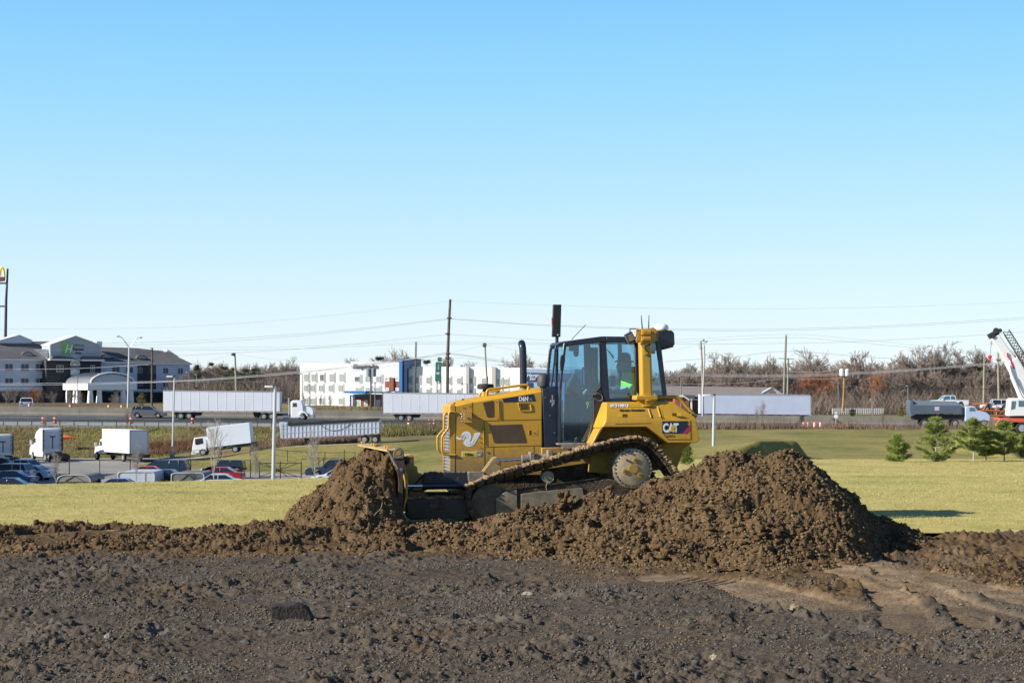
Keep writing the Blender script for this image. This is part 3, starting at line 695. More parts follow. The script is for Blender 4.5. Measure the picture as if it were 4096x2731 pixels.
# decals
mb = MB(); quad(mb, [(2009,1594),(2134,1575),(2142,1604),(2015,1609)], VH, .004); mb.build('badge_panel', NAVY, hood)
p = fr.P(2075, 1603.5, VH-.006); text_obj('badge_lettering', 'D6N', .105, WHT, p, (1,0,.015), parent=hood, sx=.78, thick=.004)
p = fr.P(2118, 1602.5, VH-.006); text_obj('badge_lettering', 'XL', .062, mat('blue_print', (.25,.33,.48), .6), p, (1,0,.015), parent=hood, sx=.8)
mb = MB(); quad(mb, [(1847,1805),(1928,1805),(1928,1827),(1847,1827)], VH, .003); stk = mb.build('dealer_sticker', WHT, hood)
mb = MB(); quad(mb, [(1848.5,1806.5),(1906,1806.5),(1906,1825.5),(1848.5,1825.5)], VH, .005); mb.build('sticker_field', YDEC, stk)
mb = MB(); quad(mb, [(1907,1806.5),(1926.5,1806.5),(1926.5,1825.5),(1907,1825.5)], VH, .005); mb.build('sticker_field', NAVY, stk)
text_obj('sticker_lettering', 'Ohio', .062, PBLK, fr.P(1859,1822,VH-.007), (1,0,0), parent=stk, sx=1.15, thick=.002)
text_obj('sticker_lettering', 'CAT', .060, WHT, fr.P(1908.5,1822,VH-.007), (1,0,0), parent=stk, sx=.62, thick=.002)
mb = MB(); quad(mb, [(1912,1823),(1922,1823),(1917,1817)], VH, .010); mb.build('sticker_mark', YDEC, stk)
# white ribbon emblem: two nested S bends and a tail
def ribbon(pts, w, v=VH, m=WHT, par=hood, name='white_ribbon_emblem'):
    P = smooth_path([Vector((*fr.xz(a, b, v), 0)) for a, b in pts], 5); L = []; R = []
    for i, q in enumerate(P):
        t = (P[min(i+1, len(P)-1)]-P[max(i-1, 0)]).normalized(); nrm = Vector((-t.y, t.x, 0))*w
        L.append(q+nrm); R.append(q-nrm)
    mb = MB(); nP = len(P)
    for i in range(nP-1):
        mb.prism([(L[i].x, L[i].y), (L[i+1].x, L[i+1].y), (R[i+1].x, R[i+1].y), (R[i].x, R[i].y)], v-.003, v)
    return mb.build(name, m, par)
E = lambda x, y: (1780+x/4.356, 1560+y/4.356)
ribbon([E(*p) for p in [(295,855),(310,790),(340,755),(385,745),(420,770),(432,820),(415,870),(400,905),(420,930),(460,925),(490,890),(550,745)]], .026)
ribbon([E(*p) for p in [(310,865),(335,800),(365,780),(390,790),(395,830),(370,870),(345,915),(370,950),(420,962),(470,945),(510,905),(600,740)]], .020)
ribbon([E(*p) for p in [(205,815),(225,840),(260,850),(290,830),(315,785)]], .018)
# engine cover light box at the nose
lb = MB(); a = fr.xz(1853,1652,VH); b = fr.xz(1886,1691,VH); lb.box(a[0], b[0], VH-.075, VH-.002, b[1], a[1]); o = lb.build('service_box', YEL, hood, bevel=.006)
mb = MB(); mb.lathe([(.02,-.012),(.02,0)], fr.P(1870,1671,VH-.075), 'y', 14); mb.build('bolt', STEEL, o)
mb = MB()
for i in range(4): mb.ball(fr.P(1847+(i%2)*3, 1656+i*9.5, VH-.05), .022, 6, noise=.4, seed=i)
for i in range(3): mb.ball(fr.P(1852+i*11, 1645+(i%2)*2, VH-.02), .014, 5)
mb.build('hose_fittings', STEEL, o)
# ejector caps, exhaust
def lathe_z(name, px, prof, v, m, par, n=24):   # prof: (radius px, py)
    c = fr.P(px, prof[0][1], v); k = F/29.6
    mb = MB(); mb.lathe([(r/k, fr.P(px, py, v).z-c.z) for r, py in prof], c, 'z', n); return mb.build(name, m, par, smooth=40)
lathe_z('pre_cleaner', 1942, [(12,1590),(12,1560),(11,1557),(32,1556),(35,1548),(33,1538),(27,1535),(3,1534)], 1.1, BLKM, doz)
lathe_z('pre_cleaner_neck', 1938, [(11,1592),(11,1566)], 1.09, YEL, doz)
lathe_z('air_intake', 2173, [(14,1560),(14,1546),(24,1545),(26,1532),(23,1508),(18,1499),(8,1495),(1,1494.5)], 1.0, mat('cap_grey', (.05,.052,.055), .6), doz)
P = [fr.P(2093,1560,1.15), fr.P(2093,1470,1.15), fr.P(2091,1400,1.15), fr.P(2089,1384,1.17), fr.P(2087,1374,1.24), fr.P(2086,1374,1.34)]
mb = MB(); mb.tube(smooth_path(P, 6), .062, 20); mb.build('exhaust_stack', BLK, doz, smooth=60)
lathe_z('exhaust_clamp', 2093, [(17,1560),(17,1553),(16,1552)], 1.15, YELD, doz)
lathe_z('filler_cap', 1852, [(5,1602),(6,1597),(3,1594)], 1.1, BLKM, doz)
# dark fire-wall panel between hood and cab
fw = slab('side_cover', [(2169,1556),(2231,1542),(2236,1600),(2238,1790),(2178,1788)], VH-.02, 1.76, BLK)
for t_, px in (('FIRE', 2204), ('EXTINGUISHER', 2211), ('INSIDE', 2217)):
    s_ = .030; z0 = fr.P(px, 1600, VH-.025)
    text_obj('cover_lettering', t_, s_, WHT, fr.P(px-4, 1580 if t_[1]=='X' else 1598, VH-.024), (0,0,-1), (1,0,0), parent=fw, sx=.95)
for px, py in [(2180,1590),(2199,1661),(2218,1731)]:
    mb = MB(); mb.lathe([(.012,-.01),(.012,0)], fr.P(px, py, VH-.02), 'y', 10); mb.build('bolt', STEEL, fw)
# --- cab
V0, V1 = .55, 1.93
cab = MB()
def post(pts, v0, v1): cab.prism([fr.xz(a, b, v0) for a, b in pts], v0, v1)
def cabside(v, t):
    X = lambda a, b: fr.xz(a, b, V0)   # same real outline for both sides
    def P_(pts): cab.prism([X(a, b) for a, b in pts], v, v+t)
    P_([(2237,1541),(2254,1376),(2262,1365),(2272,1380),(2266,1384),(2243,1569),(2246,1768),(2236,1790)])   # front post
    P_([(2262,1365),(2410,1345),(2425,1348),(2425,1368),(2397,1369),(2272,1384)])                           # header
    P_([(2397,1369),(2425,1368),(2440,1608),(2419,1609),(2408,1560),(2401,1548)])                           # centre post upper
    P_([(2401,1548),(2408,1560),(2419,1609),(2398,1655),(2350,1790),(2344,1768),(2354,1742),(2372,1680),(2372,1576)])
    P_([(2246,1768),(2330,1766),(2344,1768),(2350,1790),(2236,1790)])
    P_([(2330,1766),(2354,1742),(2344,1768)])
    P_([(2425,1348),(2630,1350),(2634,1372),(2540,1368),(2425,1370)])                                       # rear header
    P_([(2434,1593),(2545,1590),(2660,1588),(2662,1612),(2440,1612)])                                       # rear sill
    P_([(2539,1368),(2556,1369),(2562,1590),(2545,1590)])
    P_([(2620,1350),(2642,1354),(2670,1590),(2652,1590)])
cabside(V0, .05); cabside(V1-.05, .05)
A = lambda px, py: fr.xz(px, py, V0)
# roof shell, front and rear headers, floor
roofp = [A(2254,1376), A(2262,1364), A(2410,1344.5), A(2640,1347), A(2644,1362), A(2425,1364), A(2275,1378)]
cab.prism(roofp, V0+.05, V1-.05)
a = A(2240,1560); b = A(2247,1560)
cab.box(a[0]-.01, a[0]+.06, V0+.05, V1-.05, A(0,1790)[1], A(0,1600)[1])
c0 = A(2655,1590); cab.box(c0[0]-.05, c0[0]+.02, V0+.05, V1-.05, A(0,1612)[1], A(0,1560)[1])
cab.box(A(2246,0)[0], A(2655,0)[0], V0+.05, V1-.05, A(0,1790)[1]-.0, A(0,1782)[1])
cabo = cab.build('cab_frame', BLK, doz, bevel=.014)
def pane(pts, v, par=cabo, name='window_pane'):
    mb = MB(); mb.prism([A(x, y) for x, y in pts], v, v+.006); return mb.build(name, GLS, par)
doorp = [(2266,1384),(2397,1369),(2401,1548),(2372,1577),(2371,1680),(2354,1742),(2331,1766),(2247,1767),(2243,1569)]
rearp = [(2427,1370),(2540,1368),(2545,1590),(2438,1593)]; qp = [(2556,1369),(2622,1370),(2652,1590),(2562,1590)]
for v in (V0+.02, V1-.03):
    pane(doorp, v); pane(rearp, v); pane(qp, v)
# windscreen and rear glass across the machine
for (pa, pb) in (((2256,1380),(2243,1600)), ((2630,1366),(2658,1570))):
    a = A(*pa); b = A(*pb); mb = MB(); mb.add([(a[0], V0+.06, a[1]), (a[0], V1-.06, a[1]), (b[0], V1-.06, b[1]), (b[0], V0+.06, b[1])], [(0,1,2,3)])
    mb.build('window_pane', GLS, cabo)
# door frame line and wiper, handle
mb = MB(); line(mb, [(2266,1386),(2396,1371),(2400,1547),(2373,1577)], V0, .004, .008)
line(mb, [(2243,1569),(2378,1578)], V0, .005, .02); mb.build('wiper', DUST, cabo)
P = [fr.P(2378,1577,V0-.03), fr.P(2390,1572,V0-.03), fr.P(2408,1583,V0-.03), fr.P(2407,1600,V0-.03), fr.P(2392,1602,V0-.03), fr.P(2378,1592,V0-.03)]
mb = MB(); mb.tube(smooth_path(P, 5), .008, 6); mb.build('cable_loop', DUST, cabo, smooth=60)
mb = MB(); mb.prism([fr.xz(a, b, V0) for a, b in [(2376,1573),(2388,1573),(2402,1590),(2396,1594),(2380,1585)]], V0-.035, V0-.002); mb.build('door_handle', BLKM, cabo, bevel=.006)
mb = MB(); mb.prism([fr.xz(a, b, V0) for a, b in [(2241,1424),(2250,1417),(2258,1420),(2259,1440),(2252,1482),(2240,1482),(2238,1450)]], V0-.05, V0-.002); mb.build('marker_lamp', BLKM, cabo, bevel=.012)
# two hooped rails in front of the cab
rail('access_rail', [(2253,1374),(2242,1376),(2230,1382),(2222,1392),(2217,1450),(2205,1545)], .62, .018, BLK)
rail('access_rail', [(2226,1386),(2214,1390),(2204,1396),(2200,1404),(2195,1450),(2188,1545)], 1.5, .018, BLK)
# inside: seat, console, far pillar trims, lever
ins = MB()
s0 = fr.P(2522, 1560, 1.24)
ins.box(s0.x-.42, s0.x+.12, .98, 1.5, s0.z-.20, s0.z-.07); 
ins.prism([(s0.x+.08, s0.z-.1), (s0.x+.22, s0.z-.1), (s0.x+.33, s0.z+.50), (s0.x+.24, s0.z+.52)], 1.0, 1.48)
ins.build('operator_seat', mat('seat_cloth', (.03,.032,.035), .9), cabo, bevel=.03)
cs = MB(); a = fr.P(2262,1620,1.2); cs.prism([(a.x+.0, a.z-.6), (a.x+.02, a.z+.38), (a.x+.12, a.z+.55), (a.x+.22, a.z+.45), (a.x+.30, a.z+.10), (a.x+.36, a.z-.02), (a.x+.28, a.z-.2), (a.x+.22, a.z-.3), (a.x+.24, a.z-.5), (a.x+.1, a.z-.6)], 1.05, 1.4)
cs.build('dashboard', mat('dash_grey', (.055,.065,.075), .8), cabo, bevel=.02)
cc = MB(); a = fr.P(2350,1560,1.7); cc.tube(smooth_path([a, a+Vector((-.10,0,-.12)), a+Vector((-.16,0,-.35)), a+Vector((-.18,0,-.7))], 4), .035, 8)
cc.build('far_door_trim', mat('trim_grey', (.30,.36,.36), .7), cabo, smooth=60)
cc = MB()
a = fr.P(2372,1470,1.85); cc.box(a.x-.09, a.x+.09, 1.84, 1.875, a.z-.55, a.z+.36)
a = fr.P(2340,1500,1.8); cc.tube(smooth_path([a+Vector((0,0,.11)), a+Vector((-.05,-.03,.11)), a+Vector((-.06,-.03,-.16)), a+Vector((.0,0,-.2))], 4), .014, 6)
a = fr.P(2384,1490,1.7); cc.tube(smooth_path([a+Vector((0,0,.1)), a+Vector((-.05,0,.1)), a+Vector((-.05,0,-.2)), a+Vector((0,0,-.22))], 4), .012, 6)
a = fr.P(2300,1392,1.5); cc.box(a.x-.09, a.x+.06, 1.45, 1.6, a.z-.05, a.z+.05); cc.ball((a.x+.02, 1.5, a.z-.08), (.05,.04,.08), 6)
a = fr.P(2448,1523,1.3); cc.box(a.x-.05, a.x+.04, 1.2, 1.32, a.z-.1, a.z+.09)
a = fr.P(2450,1405,1.3); cc.tube([a+Vector((-.1,0,.04)), a+Vector((.0,0,-.08)), a+Vector((.02,0,-.12))], [.006,.018,.012], 6)
cc.build('cab_fittings', mat('fitting_dark', (.02,.028,.04), .6), cabo)
# --- roof equipment
lp = fr.P(2520,1350,V0-.05)
mb = MB(); R_ = Matrix.Rotation(math.radians(-28), 3, 'Y'); mb.box(-.065,.065,-.07,.07,-.085,.085, M=R_, off=tuple(lp)); wl = mb.build('work_light', BLKM, doz, bevel=.012)
mb = MB(); mb.box(-.05,.05,-.075,-.071,-.06,.06, M=R_, off=tuple(lp)); mb.box(-.07,-.066,-.05,.05,-.07,.07, M=R_, off=tuple(lp)); mb.build('lens', STEEL, wl)
mb = MB(); mb.tube([lp+Vector((.0,0,.06)), lp+Vector((.0,0,.15)), lp+Vector((.11,0,.15)), lp+Vector((.13,.05,.02))], .013, 6); mb.build('bracket', BLKM, wl)
MV = .30
def mastp(px, py): return fr.P(px, py, MV)
b0 = mastp(2585,1590); t0 = mastp(2577,1340)
mb = MB(); w_ = .098
mb.loft([[(b0.x-w_*1.05, MV-.10, b0.z), (b0.x+w_*1.05, MV-.10, b0.z), (b0.x+w_*1.05, MV+.10, b0.z), (b0.x-w_*1.05, MV+.10, b0.z)],
         [(t0.x-w_, MV-.10, t0.z), (t0.x+w_, MV-.10, t0.z), (t0.x+w_, MV+.10, t0.z), (t0.x-w_, MV+.10, t0.z)]])
mast = mb.build('guidance_mast', YEL, doz, bevel=.045, seg=4)
mb = MB(); pts = [(2543,1322),(2547,1312),(2556,1316),(2600,1313),(2612,1309),(2622,1312),(2627,1325),(2624,1340),(2628,1362),(2618,1368),(2560,1369),(2546,1370),(2543,1358),(2549,1345)]
mb.prism([fr.xz(a, b, MV-.14) for a, b in pts], MV-.135, MV-.115); mp = mb.build('receiver_plate', YEL, mast, bevel=.004)
mb = MB()
for y0, y1 in ((1320,1340),(1346,1363)):
    a = fr.xz(2565,y0,MV-.14); b = fr.xz(2602,y1,MV-.14); mb.box(a[0], b[0], MV-.19, MV-.136, b[1], a[1])
    for i in range(9):
        x = a[0]+.02+(b[0]-a[0]-.03)*i/8.6; mb.box(x, x+.007, MV-.203, MV-.189, b[1]+.01, a[1]-.01)
mb.build('receiver_box', YEL, mp, bevel=.003)
mb = MB()
for px, py in [(2549,1320),(2550,1362),(2620,1321),(2619,1359),(2558,1326),(2558,1338),(2558,1350),(2608,1330),(2608,1345)]: mb = MB(); mb.lathe([(.012,-.015),(.012,0)], fr.P(px,py,MV-.135), 'y', 8); mb.build('bolt', STEEL, mp)
a0 = mastp(2615,1345); mb = MB(); mb.box(a0.x-.12, a0.x+.06, MV-.09, MV+.5, a0.z-.08, a0.z+.10); mb.build('mast_head', YELD, mast, bevel=.01)
for pts in ([(2570,1318),(2567,1290),(2565,1261)], [(2594,1318),(2595,1300),(2596,1260)]):
    mb = MB(); mb.tube([fr.P(a, b, MV-.1) for a, b in pts], [.010,.010,.0055], 6); mb.build('antenna', BLKM, mast)
mb = MB(); P = [fr.P(*p, MV-.13) for p in [(2602,1375),(2594,1380),(2580,1384),(2583,1400),(2592,1408),(2597,1420),(2604,1426)]]; mb.tube(smooth_path(P, 4), .010, 6); mb.build('cable', BLKM, mast, smooth=60)
mb = MB(); mb.prism([fr.xz(a, b, MV-.11) for a, b in [(2560,1372),(2600,1372),(2600,1412),(2577,1420),(2574,1402)]], MV-.118, MV-.102); mb.build('mast_bracket', YEL, mast, bevel=.003)
mb = MB(); a = fr.P(2543,1581,MV-.12); b = fr.P(2629,1600,MV-.12); mb.box(a.x, b.x, MV-.16, MV+.17, b.z, a.z); mb.build('mast_base', YEL, mast, bevel=.014)
mb = MB(); c = fr.P(2586,1616,MV); mb.lathe([(.12,-.03),(.15,.02),(.17,.07),(.165,.08)], c, 'z', 24); mb.lathe([(.18,-.035),(.18,-.02)], c, 'z', 24); mb.build('mast_flange', YEL, mast, smooth=40)
mb = MB()
for px in (2552, 2621): mb.lathe([(.022,-.01),(.022,.035)], fr.P(px,1581,MV-.1), 'z', 6)
mb.build('bolts', STEEL, mast)
mb = MB()
for py in (1410, 1520): a = mastp(2603,py); mb.box(a.x, a.x+.07, MV-.03, MV+.03, a.z-.02, a.z+.025)
mb.build('mast_steps', YEL, mast, bevel=.006)
gp_ = fr.P(2645,1318,1.0)
mb = MB(); mb.lathe([(.125,-.03),(.13,0),(.12,.035),(.08,.065),(.0,.07)], gp_+Vector((0,0,.03)), 'z', 20); mb.build('satellite_dome', mat('dome_white', (.8,.8,.8), .4), doz, smooth=40)
mb = MB(); mb.lathe([(.115,-.05),(.12,0)], gp_, 'z', 20); mb.build('dome_base', YEL, doz, smooth=40)
mb = MB(); pts = [(2620,1322),(2688,1321),(2698,1332),(2700,1378),(2694,1384),(2645,1396),(2640,1372),(2622,1352)]
mb.prism([fr.xz(a, b, .75) for a, b in pts], .75, 1.75); hv = mb.build('rear_air_unit', BLK, doz, bevel=.02)
mb = MB(); mb.prism([fr.xz(a, b, .75) for a, b in [(2642,1398),(2697,1384),(2697,1388),(2643,1402)]], .8, 1.7); mb.build('unit_guard', YELD, hv)
rail('whip_antenna', [(2286,1358),(2315,1328),(2343,1299)], .7, .006, BLKM, k=1)
# machine control screen tower (black post with a red faced panel)
mb = MB(); a = fr.P(2226,1560,1.5); b = fr.P(2228,1340,1.5); mb.tube([a, b], .030, 12); tw = mb.build('sensor_post', BLK, doz, smooth=60)
mb = MB(); a = fr.xz(2215,1217,1.4); b = fr.xz(2247,1347,1.4); mb.prism([(a[0]+.01,a[1]),(b[0]+.006,a[1]),(b[0]-.01,b[1]),(a[0]-.01,b[1])], 1.46, 1.56); tp = mb.build('sensor_panel', BLKM, tw, bevel=.006)
mb = MB(); mb.box(a[0]-.016, a[0]-.008, 1.475, 1.545, b[1]+.22, b[1]+.34); mb.build('panel_face', RED, tp)
mb = MB()
for px in (2231, 2243): mb.lathe([(.012,-.008),(.012,0)], fr.P(px,1339,1.4), 'y', 8)
mb.build('bolts', WHT, tp)
# --- fender / tank
fv = .04
FT = fr.xz
def fender(v_out, v_in):    # v_out: the outer plane, v_in: towards the hull
    s_ = 1 if v_in > v_out else -1
    up = [(2434,1609),(2700,1606),(2744,1620),(2789,1668)]; cr = [(2424,1682),(2700,1680),(2762,1680),(2796,1690)]
    bo = [(2397,1712),(2424,1707),(2587,1706),(2673,1771),(2784,1771),(2798,1764)]
    mb = MB()
    def q(p, v): x, z = fr.xz(p[0], p[1], fv); return (x, v, z)
    top_v = v_out+.16*s_; 
    outer = [(2424,1682),(2796,1682),(2799,1762),(2784,1771),(2673,1771),(2587,1707),(2424,1707),(2412,1707)]
    T = [(2440,1609),(2700,1607),(2789,1669)]
    # outer vertical skin ring, top ring, inner ring
    r_out = [q((2412,1707),v_out), q((2424,1682),v_out), q((2700,1681),v_out), q((2785,1683),v_out), q((2799,1762),v_out), q((2784,1771),v_out), q((2673,1771),v_out), q((2587,1707),v_out)]
    r_top = [q((2396,1712),top_v), q((2434,1609),top_v), q((2700,1606),top_v), q((2789,1668),top_v), q((2799,1762),top_v), q((2784,1771),top_v), q((2673,1771),top_v), q((2587,1707),top_v)]
    r_in  = [(p[0], v_in, p[2]) for p in r_top]
    mb.loft([r_out, r_top, r_in]); return mb.build('fender', YEL, doz, bevel=.012)
fn = fender(fv, .80); ff = fender(2.44-fv, 1.68)
mb = MB(); a = fr.xz(2660,1608,fv); b = fr.xz(2790,1672,fv); c = fr.xz(2740,1866,fv)
pts = [fr.xz(x, y, .5) for x, y in [(2370,1700),(2440,1640),(2660,1600),(2760,1640),(2775,1772),(2745,1800),(2716,1872),(2480,1900),(2363,1890)]]
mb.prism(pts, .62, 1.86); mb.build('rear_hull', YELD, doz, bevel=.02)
slab('chassis', [(1836,1880),(2000,1840),(2240,1780),(2400,1770),(2400,1990),(1990,2000),(1850,1960)], .80, 1.68, MUD)
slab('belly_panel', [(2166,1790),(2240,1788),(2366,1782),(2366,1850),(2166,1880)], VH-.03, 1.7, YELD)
# front strut under the cab corner
slab('fender_strut', [(2398,1713),(2414,1707),(2374,1778),(2362,1784)], fv+.05, .6, YEL)
rail('fender_rail', [(2629,1590),(2665,1588),(2695,1587),(2712,1591),(2726,1602),(2760,1640),(2785,1668)], .33, .03, YEL, k=4)
gp = MB(); v = fv+.0
def onf(px, py):    # a point on the sloping upper skin of the near fender
    t = max(0, min(1, (1682-py)/(1682-1609.))); vv = fv+.16*t; p = fr.P(px, py, vv); return p
def fline(pts, w=.004):
    mbx = gp
    P = [onf(*p) for p in pts]
    mbx.tube([p+Vector((0,-.001,0)) for p in P], w, 4)
fline([(2450,1627),(2594,1629),(2602,1692),(2462,1695),(2450,1627)]); fline([(2625,1630),(2640,1758)]); fline([(2648,1628),(2655,1676)])
fline([(2640,1632),(2648,1678)]); gp.tube([fr.P(*p, fv-.002) for p in [(2654,1735),(2672,1757),(2763,1757),(2760,1680)]], .004, 4)
gp.build('panel_gaps', SEAM, fn)
for x0, y0, x1, y1 in ((2593,1634,2604,1669),(2630,1628,2642,1667)):
    mb = MB(); mb.tube([onf(x0,y0)+Vector((0,-.008,0)), onf(x1,y1)+Vector((0,-.008,0))], .011, 8); mb.build('hinge', YEL, fn)
def flatch(px, py, dl):
    mb = MB(); p = onf(px, py); q = onf(px+38, py); d = Vector((0, -.16, -.30)).normalized()
    up_ = (onf(px, py)-onf(px, py+14)); 
    mb.add([p, q, q-up_, p-up_], [(0,1,2,3)]); mb.v = [(x, y-.006, z) for x, y, z in mb.v]; l = mb.build('latch', YEL, fn)
    w0, w1 = ((.55, 1) if dl else (0, .45)); mb = MB()
    a = p+(q-p)*w0; b = p+(q-p)*w1; mb.add([a-up_*.1, b-up_*.1, b-up_*.9, a-up_*.9], [(0,1,2,3)]); mb.v = [(x, y-.009, z) for x, y, z in mb.v]; mb.build('recess_shade', SEAM, l)  # dark half of the latch: pocket shade drawn as a flat patch
flatch(2468, 1654, True); flatch(2688, 1650, False)
slope_up = (onf(2500,1620)-onf(2500,1670)).normalized()
text_obj('unit_number', '\u00b701510013', .082, WHT, onf(2437,1627.5)+Vector((0,-.008,0)), (1,0,0), slope_up, parent=fn, sx=.95, thick=.002)
text_obj('fender_lettering', 'G', .052, PBLK, onf(2477,1644)+Vector((0,-.008,0)), (1,0,0), slope_up, parent=fn, sx=1.15, thick=.0025, shear=.15)
text_obj('fender_lettering', 'RADE', .042, PBLK, onf(2488.5,1644)+Vector((0,-.008,0)), (1,0,0), slope_up, parent=fn, sx=1.15, thick=.0022, shear=.15)
text_obj('fender_lettering', 'C', .052, PBLK, onf(2522,1643.5)+Vector((0,-.008,0)), (1,0,0), slope_up, parent=fn, sx=1.15, thick=.0025, shear=.15)
text_obj('fender_lettering', 'ONTROL', .042, PBLK, onf(2532.5,1643.5)+Vector((0,-.008,0)), (1,0,0), slope_up, parent=fn, sx=1.15, thick=.0022, shear=.15)
mb = MB(); quad(mb, [(2649,1684),(2750,1683),(2752,1690),(2747,1696),(2758,1702),(2731,1733),(2649,1733)], fv, .004); lg = mb.build('logo_panel', NAVY, fn)
mb = MB(); quad(mb, [(2758,1702),(2763,1698),(2763,1714),(2746,1733),(2729,1733)], fv, .005); mb.build('logo_stripe', RED, lg)
text_obj('logo_lettering', 'CAT', .205, WHT, fr.P(2652,1727,fv-.007), (1,0,0), parent=lg, sx=.66, thick=.008)
mb = MB(); quad(mb, [(2671,1726),(2709,1726),(2690,1712)], fv, .011); quad(mb, [(2681,1714),(2684,1702),(2692,1698),(2702,1704),(2703,1712)], fv, .0115); mb.build('logo_mark', mat('logo_yellow', (.56,.40,.03), .5), lg)
text_obj('ghost_lettering', 'HIS755', .05, mat('ghost_print', (.20,.13,.03), .8), fr.P(2661,1747,fv-.003), (1,0,0), parent=lg, sx=1.1)
# step below the door
mb = MB(); mb.prism([fr.xz(a, b, .42) for a, b in [(2230,1772),(2350,1771),(2348,1792),(2330,1797),(2250,1795),(2246,1782),(2232,1780)]], .40, .62); mb.build('step', DUST, doz, bevel=.01)
# --- undercarriage
def und(side):   # side=+1 near (v 0..0.56), -1 far
    vv = (lambda v: v) if side > 0 else (lambda v: 2.44-v)
    top = [(1866,1975),(1872,1948),(1890,1936),(1946,1913),(2008,1890),(2101,1864),(2239,1826),(2319,1800),(2421,1772),(2488,1757),(2545,1750),(2582,1760),(2614,1777),(2656,1818),(2692,1866),(2722,1912),(2748,1960),(2760,2000),(2748,2040),(2715,2062)]
    bot = [(2500,2078),(2300,2092),(2120,2106),(1975,2112),(1915,2098),(1880,2060),(1864,2015)]
    path = [Vector((*fr.xz(a, b, 0), 0)) for a, b in top+bot]; path = smooth_path(path+[path[0]], 6)
    # arclength resample
    L = [0]
    for p, q in zip(path[:-1], path[1:]): L.append(L[-1]+(q-p).length)
    n = int(L[-1]/.17); out = []; j = 0
    for i in range(n):
        s_ = L[-1]*i/n
        while L[j+1] < s_: j += 1
        t = (s_-L[j])/(L[j+1]-L[j]); p = path[j].lerp(path[j+1], t); d = (path[j+1]-path[j]).normalized(); out.append((p, d))
    tr = thing_track = MB(); link = MB()
    for p, d in out:
        nrm = Vector((-d.y, d.x)); 
        def pt(a, b): q = Vector((p.x, p.y))+Vector((d.x, d.y))*a+nrm*b; return (q.x, q.y)
        # plate plus grouser bar, profile across the belt direction
        prof = [pt(-.082,-.012), pt(-.082,-.034), pt(.082,-.034), pt(.086,-.012), pt(.05,-.010), pt(.045,.030), pt(.030,.030), pt(.026,-.010)]
        tr.prism(prof, vv(0), vv(.56))
        link.prism([pt(-.08,-.036), pt(-.07,-.155), pt(.07,-.155), pt(.08,-.036)], vv(.20), vv(.235)); link.prism([pt(-.08,-.036), pt(-.07,-.155), pt(.07,-.155), pt(.08,-.036)], vv(.32), vv(.355)); link.prism([pt(-.075,-.036), pt(-.075,-.085), pt(.06,-.085), pt(.06,-.036)], vv(.015), vv(.1))
    t = tr.build('track', MUD, doz); link.build('track_links', MUD, t)
    # soil caked on the upper run
    if side > 0:
        rr = random.Random(5); mc = MB()
        for p, d in out:
            nrm = Vector((-d.y, d.x))
            if nrm.y < .25 or p.y < .6: continue
            for k in range(15):
                a = rr.uniform(-.08,.08); v = rr.uniform(.0,.5) if k > 7 else rr.uniform(-.005,.06); s_ = rr.uniform(.010,.050)
                q = Vector((p.x, p.y))+Vector((d.x, d.y))*a+nrm*(.0+s_*.2)
                mc.ball((q.x, v, q.y), (s_*1.2, s_*1.5, s_*.8), 5, noise=.7, seed=rr.random()*90)
        mc.build('caked_soil', mat('caked_soil', (.24,.160,.085), .95, var=.4, vscale=25, bump=.5), t, smooth=50)['kind'] = 'stuff'
        sh = MB()
        for i, (p, d) in enumerate(out):
            nrm = Vector((-d.y, d.x))
            if nrm.y < .6 or p.y < .6 or i % 2: continue
            q = Vector((p.x, p.y))+nrm*.012; sh.box(-.035, .035, -.006, .05, -.012, .022, M=Matrix.Rotation(-math.atan2(d.y, d.x), 3, 'Y'), off=(q.x, 0, q.y))
        sh.build('worn_grousers', mat('worn_grouser', (.33,.31,.28), .6, var=.3, vscale=30), t, bevel=.004)
    # sprocket, idlers, rollers, frame
    c = fr.P(2534,1874,0); mb = MB()
    mb.lathe([(.30,.10),(.345,.12),(.345,.16),(.30,.30)], (c.x, vv(0) if side > 0 else vv(.4), c.z), 'y', 48)
    for i in range(25):
        a = 2*PI*i/25; mb.box(-.020,.020,0,.05,0,.028, M=Matrix.Rotation(a, 3, 'Y'), off=(c.x+.34*math.sin(a), vv(.22), c.z+.34*math.cos(a)))
    sp = mb.build('sprocket', DUST, doz, smooth=30)
    if side > 0:
        mb = MB(); mb.lathe([(.335,.10),(.335,.07),(.29,.062),(.285,.035),(.27,.028),(.0,.022)], (c.x, 0, c.z), 'y', 48); hub = mb.build('hub_cover', mat('hub_dust', (.34,.27,.175), .85, var=.25, vscale=6), sp, smooth=30)
        mb = MB()
        for i in range(30):
            a = 2*PI*i/30; mb = MB(); mb.lathe([(.019,.030),(.019,.062)], (c.x+.308*math.cos(a), 0, c.z+.308*math.sin(a)), 'y', 8); mb.build('bolt', STEEL, hub)
        mb = MB(); mb.lathe([(.077,.008),(.077,.03)], (c.x, 0, c.z), 'y', 24)
        for dx, dy in ((8,-34),(-33,11),(27,25)):
            q = fr.P(2534+dx, 1874+dy, 0); mb.lathe([(.043,.006),(.045,.03)], (q.x, 0, q.z), 'y', 16)
        mb.build('hub_plugs', mat('plug_yellow', (.34,.21,.03), .6), hub, smooth=30)
        mb = MB()
        for dx, dy in ((8,-34),(-33,11),(27,25),(-26,-35)):
            q = fr.P(2534+dx, 1874+dy, 0); mb.lathe([(.018,.0),(.018,.03)], (q.x, 0, q.z), 'y', 12)
        mb.build('plug_caps', GREY, hub)
